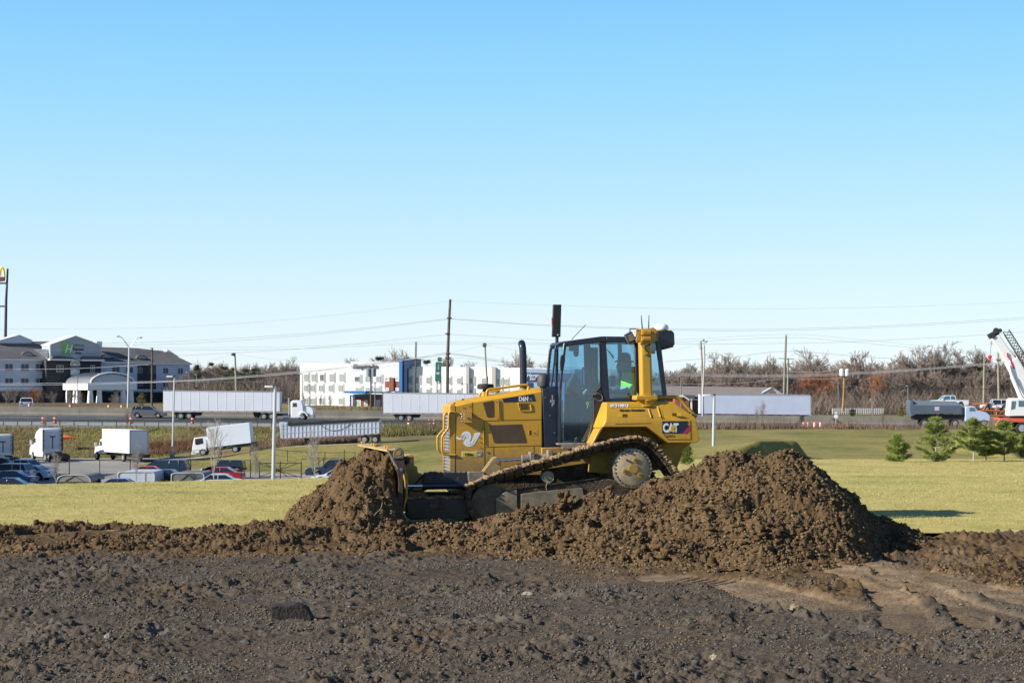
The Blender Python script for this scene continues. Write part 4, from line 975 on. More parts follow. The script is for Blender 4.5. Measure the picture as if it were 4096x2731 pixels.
    for (px, py, r) in ((1972,2022,.36),(2655,1985,.30)):
        q = fr.P(px, py, 0); mb = MB(); mb.lathe([(r*.4,.10),(r*.42,.08),(r*.85,.12),(r*.9,.10),(r,.11),(r,.36),(r*.9,.37)], (q.x, vv(0) if side > 0 else vv(.44), q.z), 'y', 40); mb.build('idler', GREY, doz, smooth=30)
    q = fr.P(2195,1908,0); mb = MB(); mb.lathe([(.103,.06),(.098,.05),(.09,.055),(.0,.052)], (q.x, vv(0) if side > 0 else vv(.5), q.z), 'y', 32); mb.lathe([(.1,.06),(.1,.3)], (q.x, vv(0) if side > 0 else vv(.5), q.z), 'y', 24); mb.build('carrier_roller', mat('roller_dust', (.20,.185,.15), .8), doz, smooth=30)
    mb = MB(); mb.prism([fr.xz(a, b, 0) for a, b in [(2000,1985),(2080,1960),(2300,1935),(2440,1915),(2620,1950),(2640,2030),(2400,2050),(2050,2070),(2010,2060)]], vv(.10), vv(.46)); fm = mb.build('track_frame', MUD, doz, bevel=.02)
    if side > 0:
        mb = MB(); mb.prism([fr.xz(a, b, .06) for a, b in [(1985,1990),(2020,1968),(2068,1958),(2069,2040),(1985,2062)]], .06, .10)
        mb.prism([fr.xz(a, b, .06) for a, b in [(2084,1975),(2160,1965),(2330,1950),(2340,2010),(2084,2050)]], .06, .10); mb.build('guard_plate', mat('guard_tan', (.18,.152,.115), .85, var=.35, vscale=5), fm, bevel=.006)
        for k in range(6):
            q = fr.P(2080+k*85, 2075-k*5, 0); mb = MB(); mb.lathe([(.11,.14),(.11,.42)], (q.x, 0, q.z), 'y', 20); mb.build('track_roller', MUD, doz, smooth=30)
und(1); und(-1)
# --- blade linkage
VB = .34
BEAM = mat('beam_black', (.012,.015,.026), .55, col2=(.11,.09,.065), mottle=(.30,.44), vscale=9)
slab('push_beam', [(1700,1891),(1937,1888),(1940,1900),(1936,1950),(1700,1950),(1694,1925)], VB, VB+.24, BEAM)
mb = MB(); mb.tube([fr.P(1690,1943,VB+.02), fr.P(1900,1940,VB+.02)], .062, 16); mb.build('tilt_cylinder', BLK, doz, smooth=40)
mb = MB(); mb.tube([fr.P(1622,1943,VB+.02), fr.P(1692,1943,VB+.02)], .024, 12); mb.build('tilt_rod', CHR, doz, smooth=40)
slab('beam_cover', [(1871,1886),(1940,1886),(1938,1920),(1873,1924)], VB-.03, VB+.02, DUST)
slab('cylinder_bracket', [(1932,1886),(1968,1838),(1976,1829),(1988,1826),(1998,1832),(2003,1845),(2005,1900),(1950,1902)], VB-.02, VB+.04, mat('bracket_dusty', (.28,.20,.09), .8, var=.2, vscale=7))
slab('cylinder_bracket', [(1932,1886),(1968,1838),(1976,1829),(1988,1826),(1998,1832),(2003,1845),(2005,1900),(1950,1902)], VB+.16, VB+.22, mat('bracket_dusty', (.28,.20,.09)), vp=VB)
mb = MB(); q = fr.P(1986,1842,VB); mb.lathe([(.05,-.035),(.05,.22)], (q.x, VB, q.z), 'y', 20); mb.build('pivot_pin', DUST, doz, smooth=30)
mb = MB(); mb.tube([fr.P(1998,1841,VB+.10), fr.P(2090,1835,VB+.10)], .023, 16); mb.build('lift_rod', CHR, doz, smooth=40)
mb = MB(); mb.tube([fr.P(2087,1836,VB+.10), fr.P(2320,1826,VB+.10)], .078, 20); lc = mb.build('lift_cylinder', DUST, doz, smooth=40)
mb = MB(); a = fr.P(2128,1828,VB); mb.box(a.x-.03, a.x+.05, VB, VB+.2, a.z-.07, a.z+.09); a = fr.P(2200,1824,VB); mb.box(a.x-.03, a.x+.05, VB, VB+.2, a.z-.07, a.z+.10); mb.build('cylinder_clamps', DUST, lc, bevel=.01)
slab('trunnion', [(2087,1850),(2170,1846),(2170,1875),(2087,1880)], VB+.05, VB+.3, MUD)
# C-frame box low down
slab('c_frame', [(1626,1996),(1700,1993),(1860,1996),(1880,2010),(1880,2070),(1640,2078),(1628,2066)], .10, .42, mat('frame_dark', (.050,.042,.034), .85, col2=(.13,.10,.065), mottle=(.30,.50), vscale=5), bevel=.02)
rr = random.Random(9); mc = MB()
for k in range(150):
    px = rr.uniform(1640, 1850); p = fr.P(px, 1988, rr.uniform(.12, .38)); s_ = rr.uniform(.012, .045); mc.ball(tuple(p), (s_*1.3, s_*1.2, s_*.8), 5, noise=.7, seed=k)
for k in range(90):
    px = rr.uniform(1720, 1935); p = fr.P(px, 1888, rr.uniform(.35, .55)); s_ = rr.uniform(.008, .022); mc.ball(tuple(p), (s_*1.3, s_*1.2, s_*.8), 5, noise=.7, seed=k+200)
mc.build('caked_mud', mat('caked_mud', (.16,.11,.062), .95, var=.4, vscale=25, bump=.5), doz, smooth=50)['kind'] = 'stuff'
slab('c_frame_lip', [(1626,1989),(1856,1989),(1856,1995),(1626,1995)], .12, .40, YELD, bevel=.004)
slab('c_frame_boss', [(1718,2006),(1776,2006),(1776,2034),(1718,2034)], .05, .11, MUD)
slab('c_frame', [(1626,1996),(1860,1996),(1880,2010),(1880,2070),(1640,2078),(1628,2066)], 2.02, 2.34, MUD, vp=.1)
slab('blade_arm', [(1622,1828),(1655,1827),(1657,1862),(1669,1865),(1672,1890),(1700,1898),(1700,1945),(1690,1950),(1712,1986),(1690,1988),(1640,1990),(1632,1960),(1620,1955)], 1.0, 1.5, YEL)
mb = MB()
for pts in ([(1628,1872),(1662,1870),(1668,1893),(1628,1894)], [(1640,1903),(1664,1902),(1674,1935),(1642,1936)]): mb.prism([fr.xz(a, b, 1.0) for a, b in pts], .985, 1.0)
mb.build('arm_recess', YELD, doz)
slab('arm_cap', [(1619,1820),(1650,1818),(1657,1826),(1655,1831),(1624,1830)], .96, 1.54, YEL)
mb = MB(); mb.ball(fr.P(1622,1840,.9), (.075,.09,.075), 10); mb.build('ball_joint', BLKM, doz, smooth=60)
rail('hydraulic_hose', [(1612,1990),(1640,1960),(1668,1926),(1690,1905),(1712,1890)], .6, .014, RUB, k=4)
rail('hydraulic_hose', [(1618,1948),(1650,1962),(1690,1962),(1720,1950)], .42, .012, RUB, k=4)
slab('front_guard', [(1800,1958),(1870,1958),(1874,1975),(1840,1978),(1802,1968)], 1.0, 1.5, YEL)
# --- blade: curved mouldboard swept from near (v=-.35) to far end (v=2.8), turned a little
bo = MB()
near = fr.P(1606, 1800, -.35)
prof = [(0,0),( .02,-.12),(.09,-.28),(.13,-.5),(.13,-.75),(.09,-.95),(.02,-1.1),(.0,-1.14),(.035,-1.14),(.09,-1.02),(.165,-.78),(.17,-.5),(.13,-.26),(.07,-.10),(.05,0)]
sw = -.09
for v in (0,):
    ra = [(near.x-.06+a, -.33, near.z+b) for a, b in prof]; rb = [(near.x-.06+a+sw*3.1, 2.80, near.z+b) for a, b in prof]
bo.loft([ra, rb]); blade = bo.build('blade', YELD, doz, bevel=.004)
mb = MB(); pts = [(1571,1834),(1572,1812),(1580,1797),(1591,1790),(1603,1790),(1612,1800),(1616,1815),(1617,1836),(1619,1866),(1619,1885),(1612,1900),(1612,1950),(1611,2070),(1590,2075),(1590,2010),(1595,1930),(1590,1890),(1580,1868)]
mb.prism([fr.xz(a, b, -.36) for a, b in pts], -.37, -.31); ep = mb.build('end_plate', RUST, blade, bevel=.006)
mb = MB(); pts = [(1572,1832),(1573,1812),(1581,1797),(1591,1790.5),(1602,1790.5),(1611,1800),(1615,1815),(1616,1831),(1590,1834)]
mb.prism([fr.xz(a, b, -.375) for a, b in pts], -.385, -.371); mb.build('lifting_lug', DUST, ep, bevel=.006)
mb = MB(); q = fr.P(1595,1811,-.385); mb.lathe([(.036,-.004),(.036,0)], q, 'y', 20); mb.build('lug_hole', YEL, ep)
mb = MB(); q = fr.P(1606,1877,-.37); mb.lathe([(.028,-.03),(.028,0)], q, 'y', 6); mb.build('edge_bolt', STEEL, ep)
mb = MB(); mb.prism([fr.xz(a, b, -.36) for a, b in [(1546,1796),(1552,1796),(1592,1872),(1588,1880)]], -.372, -.30); mb.build('cutting_edge', mat('edge_dusty', (.30,.25,.20), .8), blade)
a = near; mb = MB()
mb.loft([[(a.x-.22, -.33, a.z-.03), (a.x-.05, -.33, a.z+.0), (a.x-.05, -.33, a.z+.02), (a.x-.22, -.33, a.z-.0)], [(a.x-.22+sw*3.1, 2.8, a.z-.03), (a.x-.05+sw*3.1, 2.8, a.z), (a.x-.05+sw*3.1, 2.8, a.z+.02), (a.x-.22+sw*3.1, 2.8, a.z)]])
mb.build('spill_guard', mat('guard_dusty', (.36,.27,.12), .8, var=.25, vscale=6), blade, bevel=.004)
mb = MB()
for t in (.12, .2, .55, .62, .97): mb.box(a.x-.17+sw*3.1*t, a.x-.10+sw*3.1*t, -.33+3.1*t, -.25+3.1*t, a.z-.0, a.z+.055)
mb.build('guard_clamps', YEL, blade, bevel=.006)

# --- the driver (sits inside the cab, a thing of his own)
SKIN = mat('skin', (.30,.16,.11), .6); VEST = mat('hi_vis', (.36,.85,.03), .6, emit=None); DARKC = mat('dark_cloth', (.012,.016,.028), .9); SIL = mat('reflective_tape', (.55,.58,.60), .35)
base = Vector((fr.X0, fr.D0, 0)); Rm = Matrix.Rotation(fr.phi, 3, 'Z')
hp = fr.P(2518,1590,1.24); origin = Rm @ hp + base
per = thing('person', 'bulldozer driver seated in the cab, dark brimmed hat and hi-vis jacket, facing left', 'person', origin, fr.phi)
def lp_(px, py, v=1.24): return fr.P(px, py, v)-hp
sv = []; se = []; sr = []
def chain(pts, start=None):
    idx = []
    for i, (p, r) in enumerate(pts):
        sv.append(tuple(p)); sr.append(r); idx.append(len(sv)-1)
        if i == 0:
            if start is not None: se.append((start, idx[0]))
        else: se.append((idx[-2], idx[-1]))
    return idx
sp_ = chain([(Vector((0,0,0)), .16), (Vector((.03,0,.14)), .16), (lp_(2530,1530), .18), (lp_(2526,1502), .17), (lp_(2516,1487), .075), (lp_(2505,1474), .07)])
hands = []
for sgn in (-1, 1):
    sh = lp_(2527,1506)+Vector((0, sgn*.17, 0))
    ar = chain([(sh, .085), (lp_(2522,1545)+Vector((0,sgn*.24,0)), .066), (lp_(2498,1562)+Vector((0,sgn*.23,0)), .056), (lp_(2468,1567)+Vector((0,sgn*.19,0)), .042), (lp_(2452,1569)+Vector((0,sgn*.18,0)), .034)], sp_[3])
    h = lp_(2446,1569)+Vector((0,sgn*.18,0)); hi = chain([(h, .036)], ar[-1])[0]; hands.append((h, sgn))
    for k in range(4):
        fy = -.030+.02*k; L = (.055,.068,.072,.06)[k]
        chain([(h+Vector((-.03, fy, .0)), .011), (h+Vector((-.03-L*.6, fy, -.004)), .0095), (h+Vector((-.03-L*.8, fy, -.035)), .008)], hi)
    chain([(h+Vector((-.01, -sgn*.03, -.01)), .012), (h+Vector((-.04, -sgn*.045, -.03)), .009)], hi)
    chain([(Vector((-.16, sgn*.10, .0)), .095), (Vector((-.42, sgn*.12, .02)), .078), (Vector((-.50, sgn*.12, -.20)), .06), (Vector((-.52, sgn*.12, -.38)), .045), (Vector((-.62, sgn*.12, -.42)), .04)], sp_[0])
me = bpy.data.meshes.new('body'); me.from_pydata(sv, se, []); me.update()
body = bpy.data.objects.new('body', me); C.objects.link(body); body.parent = per; me.materials.append(DARKC)
sk = body.modifiers.new('Skin', 'SKIN'); sub = body.modifiers.new('Sub', 'SUBSURF'); sub.levels = sub.render_levels = 1
for i, r in enumerate(sr): me.skin_vertices[0].data[i].radius = (r, r); me.skin_vertices[0].data[i].use_root = (i == 0)
hc = lp_(2497,1456)
mb = MB(); rings = []     # head with face, one lofted surface, looking towards -x and slightly down
hw = [(.16,-.02,.045,.045),(.125,-.035,.075,.058),(.09,-.03,.088,.068),(.045,-.02,.100,.075),(0,-.015,.103,.078),(-.05,.0,.098,.076),(-.10,.01,.075,.062),(-.13,.02,.035,.035)]
for dz, dx, rx, ry in [(-z, x, a, b) for z, x, a, b in hw]:
    ring = []
    for j in range(24):
        t = 2*PI*j/24; x = rx*math.cos(t); y = ry*math.sin(t); f = 0
        if abs(y) < .022 and x < 0: f = {-.045: .026, -.0: .012, -.09: .012, -.125: .008, .05: .006}.get(round(dz, 3), 0)
        ring.append((hc.x+dx+x-f, hc.y+y, hc.z+dz-.0))
    rings.append(ring)
mb.loft(rings); hd = mb.build('head', SKIN, per, smooth=60)
mb = MB(); mb.ball(hc+Vector((-.075,-.0,-.125)), (.045,.055,.035), 8); mb.ball(hc+Vector((.07,0,.0)), (.06,.075,.08), 8); mb.build('hair', mat('dark_hair', (.015,.012,.01), .9), hd, smooth=60)
mb = MB(); mb.ball(hc+Vector((.02,-.078,-.02)), (.018,.012,.03), 6); mb.ball(hc+Vector((.02,.078,-.02)), (.018,.012,.03), 6); mb.build('ear', SKIN, hd, smooth=60)
mb = MB(); mb.ball(hc+Vector((-.10,-.03,.005)), .011, 6); mb.ball(hc+Vector((-.10,.03,.005)), .011, 6); mb.build('eye', PBLK, hd, smooth=60)
mb = MB(); mb.lathe([(.165,-.012),(.17,.0),(.165,.012),(.118,.02),(.118,.07),(.105,.12),(.06,.155),(.0,.16)], hc+Vector((.0,0,.045)), 'z', 24); mb.build('hat', DARKC, per, smooth=45)
mb = MB()
rg = []
for (px, py, rx, ry) in [(2528,1575,.20,.22),(2530,1545,.22,.25),(2530,1515,.21,.26),(2527,1495,.15,.21),(2520,1484,.085,.10)]:
    c = lp_(px, py); rg.append([(c.x+rx*math.cos(2*PI*j/20), c.y+ry*math.sin(2*PI*j/20), c.z) for j in range(20)])
mb.loft(rg)
for sgn in (-1, 1):
    P = [lp_(2527,1500)+Vector((0,sgn*.17,0)), lp_(2522,1545)+Vector((0,sgn*.25,0)), lp_(2506,1560)+Vector((0,sgn*.245,0))]
    mb.tube(smooth_path(P, 4), [.10]*4+[.088]*5, 12)
vst = mb.build('hi_vis_jacket', VEST, per, smooth=60)
mb = MB()
for sgn in (-1, 1):
    c = lp_(2521,1547)+Vector((0,sgn*.25,0)); mb.lathe([(.099,-.028),(.099,.028)], c, 'z', 16)
c = lp_(2530,1552); mb.add([], []); rg = []
for dz in (-.03, .03): rg.append([(c.x+.226*math.cos(2*PI*j/24), c.y+.256*math.sin(2*PI*j/24), c.z+dz) for j in range(24)])
mb.loft(rg, caps=False); mb.build('reflective_band', SIL, vst)
mb = MB(); c = lp_(2528,1484); mb.ball(c, (.13,.13,.085), 8); mb.build('hood_collar', DARKC, per, smooth=60)
# ================================================================ lot, roads, highway
ASPH = mat('asphalt', (.060,.061,.066), .9, var=.25, vscale=1.5, bump=.2)
CONC = mat('light_paving', (.26,.245,.22), .9, var=.10, vscale=.25)
SHLD = mat('shoulder_concrete', (.24,.235,.225), .9, var=.15, vscale=.6)
GRAV = mat('roadside_gravel', (.17,.165,.155), .95, var=.4, vscale=4)
WALLC = mat('barrier_concrete', (.20,.185,.155), .9, var=.22, vscale=.35, bump=.1)
LINE = mat('road_paint', (.7,.7,.68), .7)
def road_z(X, D):
    b = np.interp(D, [236, 241, 246, 256, 275], [-2.72, -2.42, -2.05, -1.70, -1.95]); k = np.interp(D, [236, 241, 246, 256, 275], [.0045, .007, .0093, .0120, .0120])
    return b-k*(X+50)
def sheet(name, x0, x1, d0, d1, m, zf, dz=0, nx=60, nd=6):
    X = np.linspace(x0, x1, nx); D = np.linspace(d0, d1, nd); DD, XX = np.meshgrid(D, X, indexing='ij')
    Z = zf(XX, DD)+dz; o = fastmesh(name, np.stack([XX, DD, Z], -1).reshape(-1, 3), gridfaces(nd, nx), m)
    return tag(o, kind='structure')
sheet('highway', -110, 120, 241.5, 275, ASPH, road_z)
sheet('highway_shoulder', -110, 120, 235.4, 241.4, SHLD, road_z)
sheet('gravel_verge', -110, -6, 233.2, 235.3, GRAV, lambda X, D: road_z(X, 236+0*D)-.02-(235.4-D)*.1)
for d in (241.7, 254.6, 257.6, 273): sheet('road_marking', -110, 120, d, d+.16, LINE, road_z, .004, nd=2)
k = 0
for i in range(20):
    x = -108+i*12.2; sheet('lane_marking', x, x+3.05, 248.6, 248.75, LINE, road_z, .004, nx=3, nd=2)
# parking lot and drive
mb = MB(); zl = -6.47
outline = [(-110,118),(-8,118),(-8,186),(-14,189),(-24,194),(-31,199),(-36,203),(-41,207),(-44,212),(-43,219),(-46,224),(-110,224)]
mb.add([(x, y, zl) for x, y in outline], [tuple(range(len(outline)))])
mb.build('parking_lot', CONC); tag(bpy.data.objects['parking_lot'], kind='structure')
path = smooth_path([Vector((x, y, 0)) for x, y in [(-50,216),(-44,213),(-38,208.6),(-32,206.8),(-27,206.6),(-22,206.8),(-18,207)]], 8); V = []
for i, p in enumerate(path):
    t = (path[min(i+1, len(path)-1)]-path[max(i-1, 0)]).normalized(); n = Vector((-t.y, t.x, 0))
    for w in (-2.9, -1, 1, 2.9):
        q = p+n*w; V.append((q.x, q.y, max(gz(q.x, q.y), gz(p.x, p.y))+.05))
o = fastmesh('driveway', V, gridfaces(len(path), 4), mat('drive_paving', (.30,.28,.24), .9, var=.12, vscale=.4)); tag(o, kind='structure')
# concrete median barrier
b = thing('median_barrier', 'long grey concrete barrier wall along the middle of the highway', 'barrier', (0, 256, 0))
def bar(x0, x1):
    m_ = MB(); rr = []
    n = max(2, int((x1-x0)/3))
    for i in range(n+1):
        x = x0+(x1-x0)*i/n; z = float(road_z(x, 256)); rr.append([(x, -.32, z-.2), (x, -.32, z+.10), (x, -.17, z+.34), (x, -.10, z+1.17), (x, .10, z+1.17), (x, .17, z+.34), (x, .32, z+.10), (x, .32, z-.2)])
    m_.loft(rr); return m_
for i in range(19): bar(-112+i*12.2, -112+(i+1)*12.2-.03).build('barrier_wall', WALLC, b)
# guard rail
GALV = mat('galvanised', (.075,.095,.10), .6, metal=.2, var=.15, vscale=3)
gr_ = thing('guardrail', 'galvanised steel guardrail on posts along the near edge of the highway', 'guardrail', (0, 236.2, 0))
mb = MB(); rr = []
for i in range(46):
    x = -84+i*1.65; z = float(road_z(x, 236.2)); rr.append([(x, .0, z+.62), (x, -.07, z+.69), (x, -.0, z+.77), (x, -.07, z+.86), (x, 0, z+.93), (x, .02, z+.93), (x, -.03, z+.77), (x, .02, z+.62)])
mb.loft(rr); mb.build('rail', GALV, gr_)
def gpost(x):
    z = float(road_z(x, 236.2)); mb = MB(); mb.box(x-.055, x+.055, .03, .19, z-.4, z+.92); return mb
p0 = gpost(-82).build('post', GALV, gr_)
for i in range(1, 39): o = p0.copy(); C.objects.link(o); x = i*1.905; o.location = (x, 0, float(road_z(-82+x, 236.2))-float(road_z(-82, 236.2)))
# construction barrels
ORG = mat('barrel_orange', (.80,.115,.035), .6); BWH = mat('barrel_white', (.8,.8,.8), .5)
br_ = thing('traffic_barrel', '', 'traffic barrel', (0,0,0), group='orange and white barrels along the highway')
mb = MB(); mb.lathe([(.24,0),(.235,.30),(.23,.30),(.225,.6),(.20,.98),(.19,1.0),(.0,1.0)], (0,0,0), 'z', 16); mb.build('drum', ORG, br_, smooth=40)
mb = MB(); mb.lathe([(.245,.36),(.242,.50)], (0,0,0), 'z', 16); mb.lathe([(.238,.68),(.234,.80)], (0,0,0), 'z', 16); mb.build('band', BWH, br_)
mb = MB(); mb.lathe([(.34,-.02),(.34,.06),(.26,.08)], (0,0,0), 'z', 12); mb.build('base', RUB, br_)
BL = [(173,240,'leftmost orange barrel behind the guardrail'),(220,240,'orange barrel second from the left behind the guardrail'),(524,240.5,'orange barrel left of the grey SUV'),(770,240.5,'orange barrel by the rear wheels of the complete white truck'),
 (1515,239,'orange barrel peeking over the raised end of the dump trailer'),(1636,239.5,'orange barrel under the second white trailer'),(1718,239.5,'left of the two orange barrels just left of the bulldozer grille'),(1738,239.5,'right of the two orange barrels just left of the bulldozer grille'),
 (3215,240,'first from the left of four orange barrels on the right of the highway'),(3233,240,'second from the left of the orange barrels beyond the right lawn'),(3259,240,'third from the left of the orange barrels beyond the right lawn'),(3283,240,'rightmost of the four close orange barrels beyond the right lawn'),
 (118,258,'orange barrel top over the barrier beside the white car'),(282,258,'orange barrel top over the barrier left of the grassy mound'),(436,258,'orange barrel top over the barrier below the hotel porch'),(488,258,'faint orange barrel top over the barrier near the tall lamp')]
for i, (px, D, lab) in enumerate(BL):
    o = br_ if i == 0 else copy_tree(br_)
    o.scale = (.92, .92, .85); x = XS(px, D); o.location = (x, D, float(road_z(x, D))+(.22 if D > 250 else 0)+ (.5 if D > 250 else 0)); o['label'] = lab

# ================================================================ vehicles
WHP = mat('white_paint', (.72,.73,.76), .35, coat=.3, var=.04, vscale=.8)
WHB = mat('white_box', (.62,.645,.71), .5, var=.05, vscale=.35)
DGL = mat('dark_glass', (.015,.02,.028), .08, spec=.8)
TGL = mat('tint_glass', (.06,.13,.18), .08, spec=.8)
CHAS = mat('chassis_black', (.018,.018,.02), .7)
HUBM = mat('wheel_alloy', (.42,.43,.45), .35, metal=.5)
TAILR = mat('tail_lamp', (.45,.015,.02), .35)
LAMPG = mat('head_lamp', (.7,.72,.75), .15)
def wheel_at(parent, x, y, z, r, side=-1, w=.25, hub=.55):
    w_ = MB(); w_.lathe([(r*.55, -w/2), (r*.9, -w/2), (r, -w/2+.05), (r, w/2-.05), (r*.9, w/2)], (0,0,0), 'y', 20)
    o = w_.build('wheel', RUB, parent, smooth=40); o.location = (x, y, z)
    h_ = MB(); s = -1 if side < 0 else 1
    h_.lathe([(r*hub, s*(w/2+.004)), (r*hub*.9, s*(w/2-.04)), (r*.22, s*(w/2-.03)), (r*.2, s*(w/2+.03)), (.0, s*(w/2+.03))], (0,0,0), 'y', 16)
    h_.build('rim', HUBM, o, smooth=40); return o
PROF = {  # half side outlines: lower body (x from front +), greenhouse base and roof, belt height
 'sedan': dict(L=4.7, W=1.8, H=1.45, belt=.93, body=[(-2.35,.35),(-2.38,.62),(-2.30,.92),(-1.75,1.0),(.95,.96),(1.9,.84),(2.28,.68),(2.35,.42),(2.3,.28),(-2.25,.28)], base=(-1.85,1.15), roof=(-.95,.35)),
 'suv': dict(L=4.9, W=1.92, H=1.76, belt=1.10, body=[(-2.42,.40),(-2.48,.7),(-2.40,1.10),(-2.3,1.16),(1.05,1.12),(2.1,1.04),(2.42,.85),(2.46,.45),(2.4,.30),(-2.35,.30)], base=(-2.36,1.15), roof=(-2.0,.30)),
 'van': dict(L=4.9, W=1.9, H=1.80, belt=1.08, body=[(-2.45,.35),(-2.48,1.1),(1.5,1.06),(2.2,.9),(2.42,.6),(2.40,.3),(-2.4,.3)], base=(-2.46,1.75), roof=(-2.3,.75)),
 'pickup': dict(L=5.7, W=2.0, H=1.9, belt=1.22, body=[(-2.85,.55),(-2.88,1.18),(-.98,1.20),(-.95,1.24),(1.15,1.22),(2.5,1.14),(2.82,1.0),(2.86,.5),(2.75,.42),(-2.8,.45)], base=(-.98,1.25), roof=(-.85,.55)),
 'jeep': dict(L=4.3, W=1.85, H=1.84, belt=1.12, body=[(-2.0,.5),(-2.02,1.14),(.62,1.14),(.7,1.10),(1.95,1.04),(2.05,.95),(2.08,.55),(-1.9,.45)], base=(-2.0,.66), roof=(-1.97,.42))}
def car(kind, paint, label, px, D, deg, group=None, name=None, glass=DGL, z=None, cat=None, H=None, ry=0, rad=None):
    p = PROF[kind]; nm = {'sedan':'parked_car','suv':'parked_suv','van':'parked_van','pickup':'pickup_truck','jeep':'off_roader'}[kind] if not name else name
    x = XS(px, D); zz = (gz(x, D) if z is None else z)
    t = thing(nm, label, cat or {'sedan':'car','suv':'car','van':'van','pickup':'pickup','jeep':'car'}[kind], (x, D, zz), math.radians(deg), group, ry=ry)
    hw = p['W']/2; r = rad or (.40 if kind in ('pickup','jeep') else .36 if kind == 'suv' else .33); ax = p['L']*.30; axr = -p['L']*.30
    bd = list(p['body']); ztop = [q for q in bd]
    bot = [q for q in bd if q[1] < .6]
    # insert wheel arches along the bottom edge (last edge runs front -> rear)
    low = bd[-2][1]; arch = []
    for c in (ax, axr):
        for k in range(0, 7): a = PI*k/6; arch.append((c+(r+.07)*math.cos(a), low+(r+.07)*math.sin(a)*1.25))
    pts = bd[:-1]+arch+[bd[-1]]
    mb = MB(); mb.loft([[(a, -hw, b) for a, b in pts], [(a, hw, b) for a, b in pts]])
    body = mb.build('body', paint, t, bevel=.05)
    b0, b1 = p['base']; r0, r1 = p['roof']; zb = p['belt']-.02; H_ = p['H']; ht = hw*.80
    g = MB(); lo = [(b0,-hw*.94,zb),(b1,-hw*.94,zb),(b1,hw*.94,zb),(b0,hw*.94,zb)]; hi = [(r0,-ht,H_-.05),(r1,-ht,H_-.05),(r1,ht,H_-.05),(r0,ht,H_-.05)]
    g.loft([lo, hi]); gl = g.build('windows', glass, t, bevel=.03)
    rf = MB(); e = .05; rf.loft([[(r0-e,-ht-.03,H_-.08),(r1+e,-ht-.03,H_-.08),(r1+e,ht+.03,H_-.08),(r0-e,ht+.03,H_-.08)],[(r0+.1,-ht+.1,H_),(r1-.1,-ht+.1,H_),(r1-.1,ht-.1,H_),(r0+.1,ht-.1,H_)]])
    for s in (-1, 1):
        for (xa, xb) in ((b0, r0), (b1, r1)): rf.tube([(xa, s*hw*.945, zb), (xb, s*(ht+.01), H_-.05)], .035, 5)
        xm = (r0+r1)/2; rf.tube([(xm, s*hw*.95, zb), (xm, s*(ht+.01), H_-.05)], .035, 5)
        if kind in ('suv', 'van'): xm = r0*.62+r1*.38-.25; rf.tube([(xm-.35, s*hw*.95, zb), (xm-.3, s*(ht+.01), H_-.05)], .06, 5)
    rf.build('roof', paint, t, bevel=.02)
    for s in (-1, 1):
        for c in (ax, axr): wheel_at(t, c, s*(hw-.13), r, r, s)
        y0 = s*(hw-.38); L2 = p['L']/2
        m1 = MB(); zt_ = zb-.12; m1.box(L2-.10, L2+.0, y0-.17, y0+.17, zt_-.22, zt_-.05); m1.build('headlight', LAMPG, t, bevel=.02)
        m2 = MB(); m2.box(-L2-.035, -L2+.12, y0+s*.05-.14, y0+s*.05+.16, zt_-.12, zt_+.10); m2.build('taillight', TAILR, t, bevel=.02)
        m3 = MB(); m3.box(b1-.35, b1-.15, s*(hw+.02)-.08, s*(hw+.02)+.08, zb+.02, zb+.16); m3.build('mirror', paint, t, bevel=.02)
    return t
PB = lambda n, c: mat('paint_'+n, c, .3, coat=.5)
SIL_P = PB('silver', (.42,.45,.50)); BLUE = PB('blue', (.012,.035,.19)); DBLU = PB('dark_blue', (.015,.025,.06)); BLKP = PB('black', (.012,.013,.016)); REDP = PB('red', (.34,.01,.02)); GREYP = PB('grey', (.10,.11,.125)); LBLU = PB('pale_blue', (.30,.38,.50))
car('pickup', WHP, 'white crew-cab pickup in the shaded corner of the lot, facing right', 104, 172, -14)
car('suv', BLKP, 'black SUV roof behind the white pickup at the left edge', 14, 180, -10)
car('suv', SIL_P, 'silver SUV behind the blue sedan at the left edge', 30, 166, 170)
car('sedan', BLUE, 'bright blue sedan at the left edge with red tail lamps', 38, 158, 172)
car('sedan', PB('pearl', (.60,.64,.70)), 'pearl white sedan wedged between the silver SUV and the white pickup', 118, 169, 168)
car('sedan', BLKP, 'black car showing only its roof above the lawn at the far left', 25, 145, 178)
car('van', DBLU, 'dark blue minivan parked nose left beyond the red roofed car', 654, 173, 177)
car('sedan', REDP, 'red car between the dark blue minivan and the flat white trailer end', 580, 167, 185)
car('sedan', DBLU, 'dark blue sedan in front of the minivan', 655, 160, 172)
car('sedan', BLUE, 'blue car nose left of the flat white trailer end', 462, 144, 185)
car('jeep', BLKP, 'black boxy off-roader behind the red coupe', 895, 172, 180)
car('sedan', PB('deep_red', (.28,.01,.015)), 'red coupe in front of the black off-roader', 875, 165, 176)
car('sedan', PB('frost', (.42,.50,.62)), 'pale blue car roof just above the lawn below the red coupe', 862, 152, 183)
car('pickup', DBLU, 'dark pickup facing left inside the gate beside the soil heap', 1342, 170, 180)
car('sedan', PB('ice', (.50,.58,.68)), 'pale blue car in front of the dark pickup near the soil heap', 1350, 161, 178)
x_ = XS(596, 250); car('suv', GREYP, 'grey SUV on the highway tailing the white truck', 596, 251, 0, name='suv', z=float(road_z(x_, 251)))
x_ = XS(106, 262); car('pickup', WHP, 'white pickup beyond the barrier below the left hotel', 106, 270, 105, z=float(road_z(x_, 262))+.55)

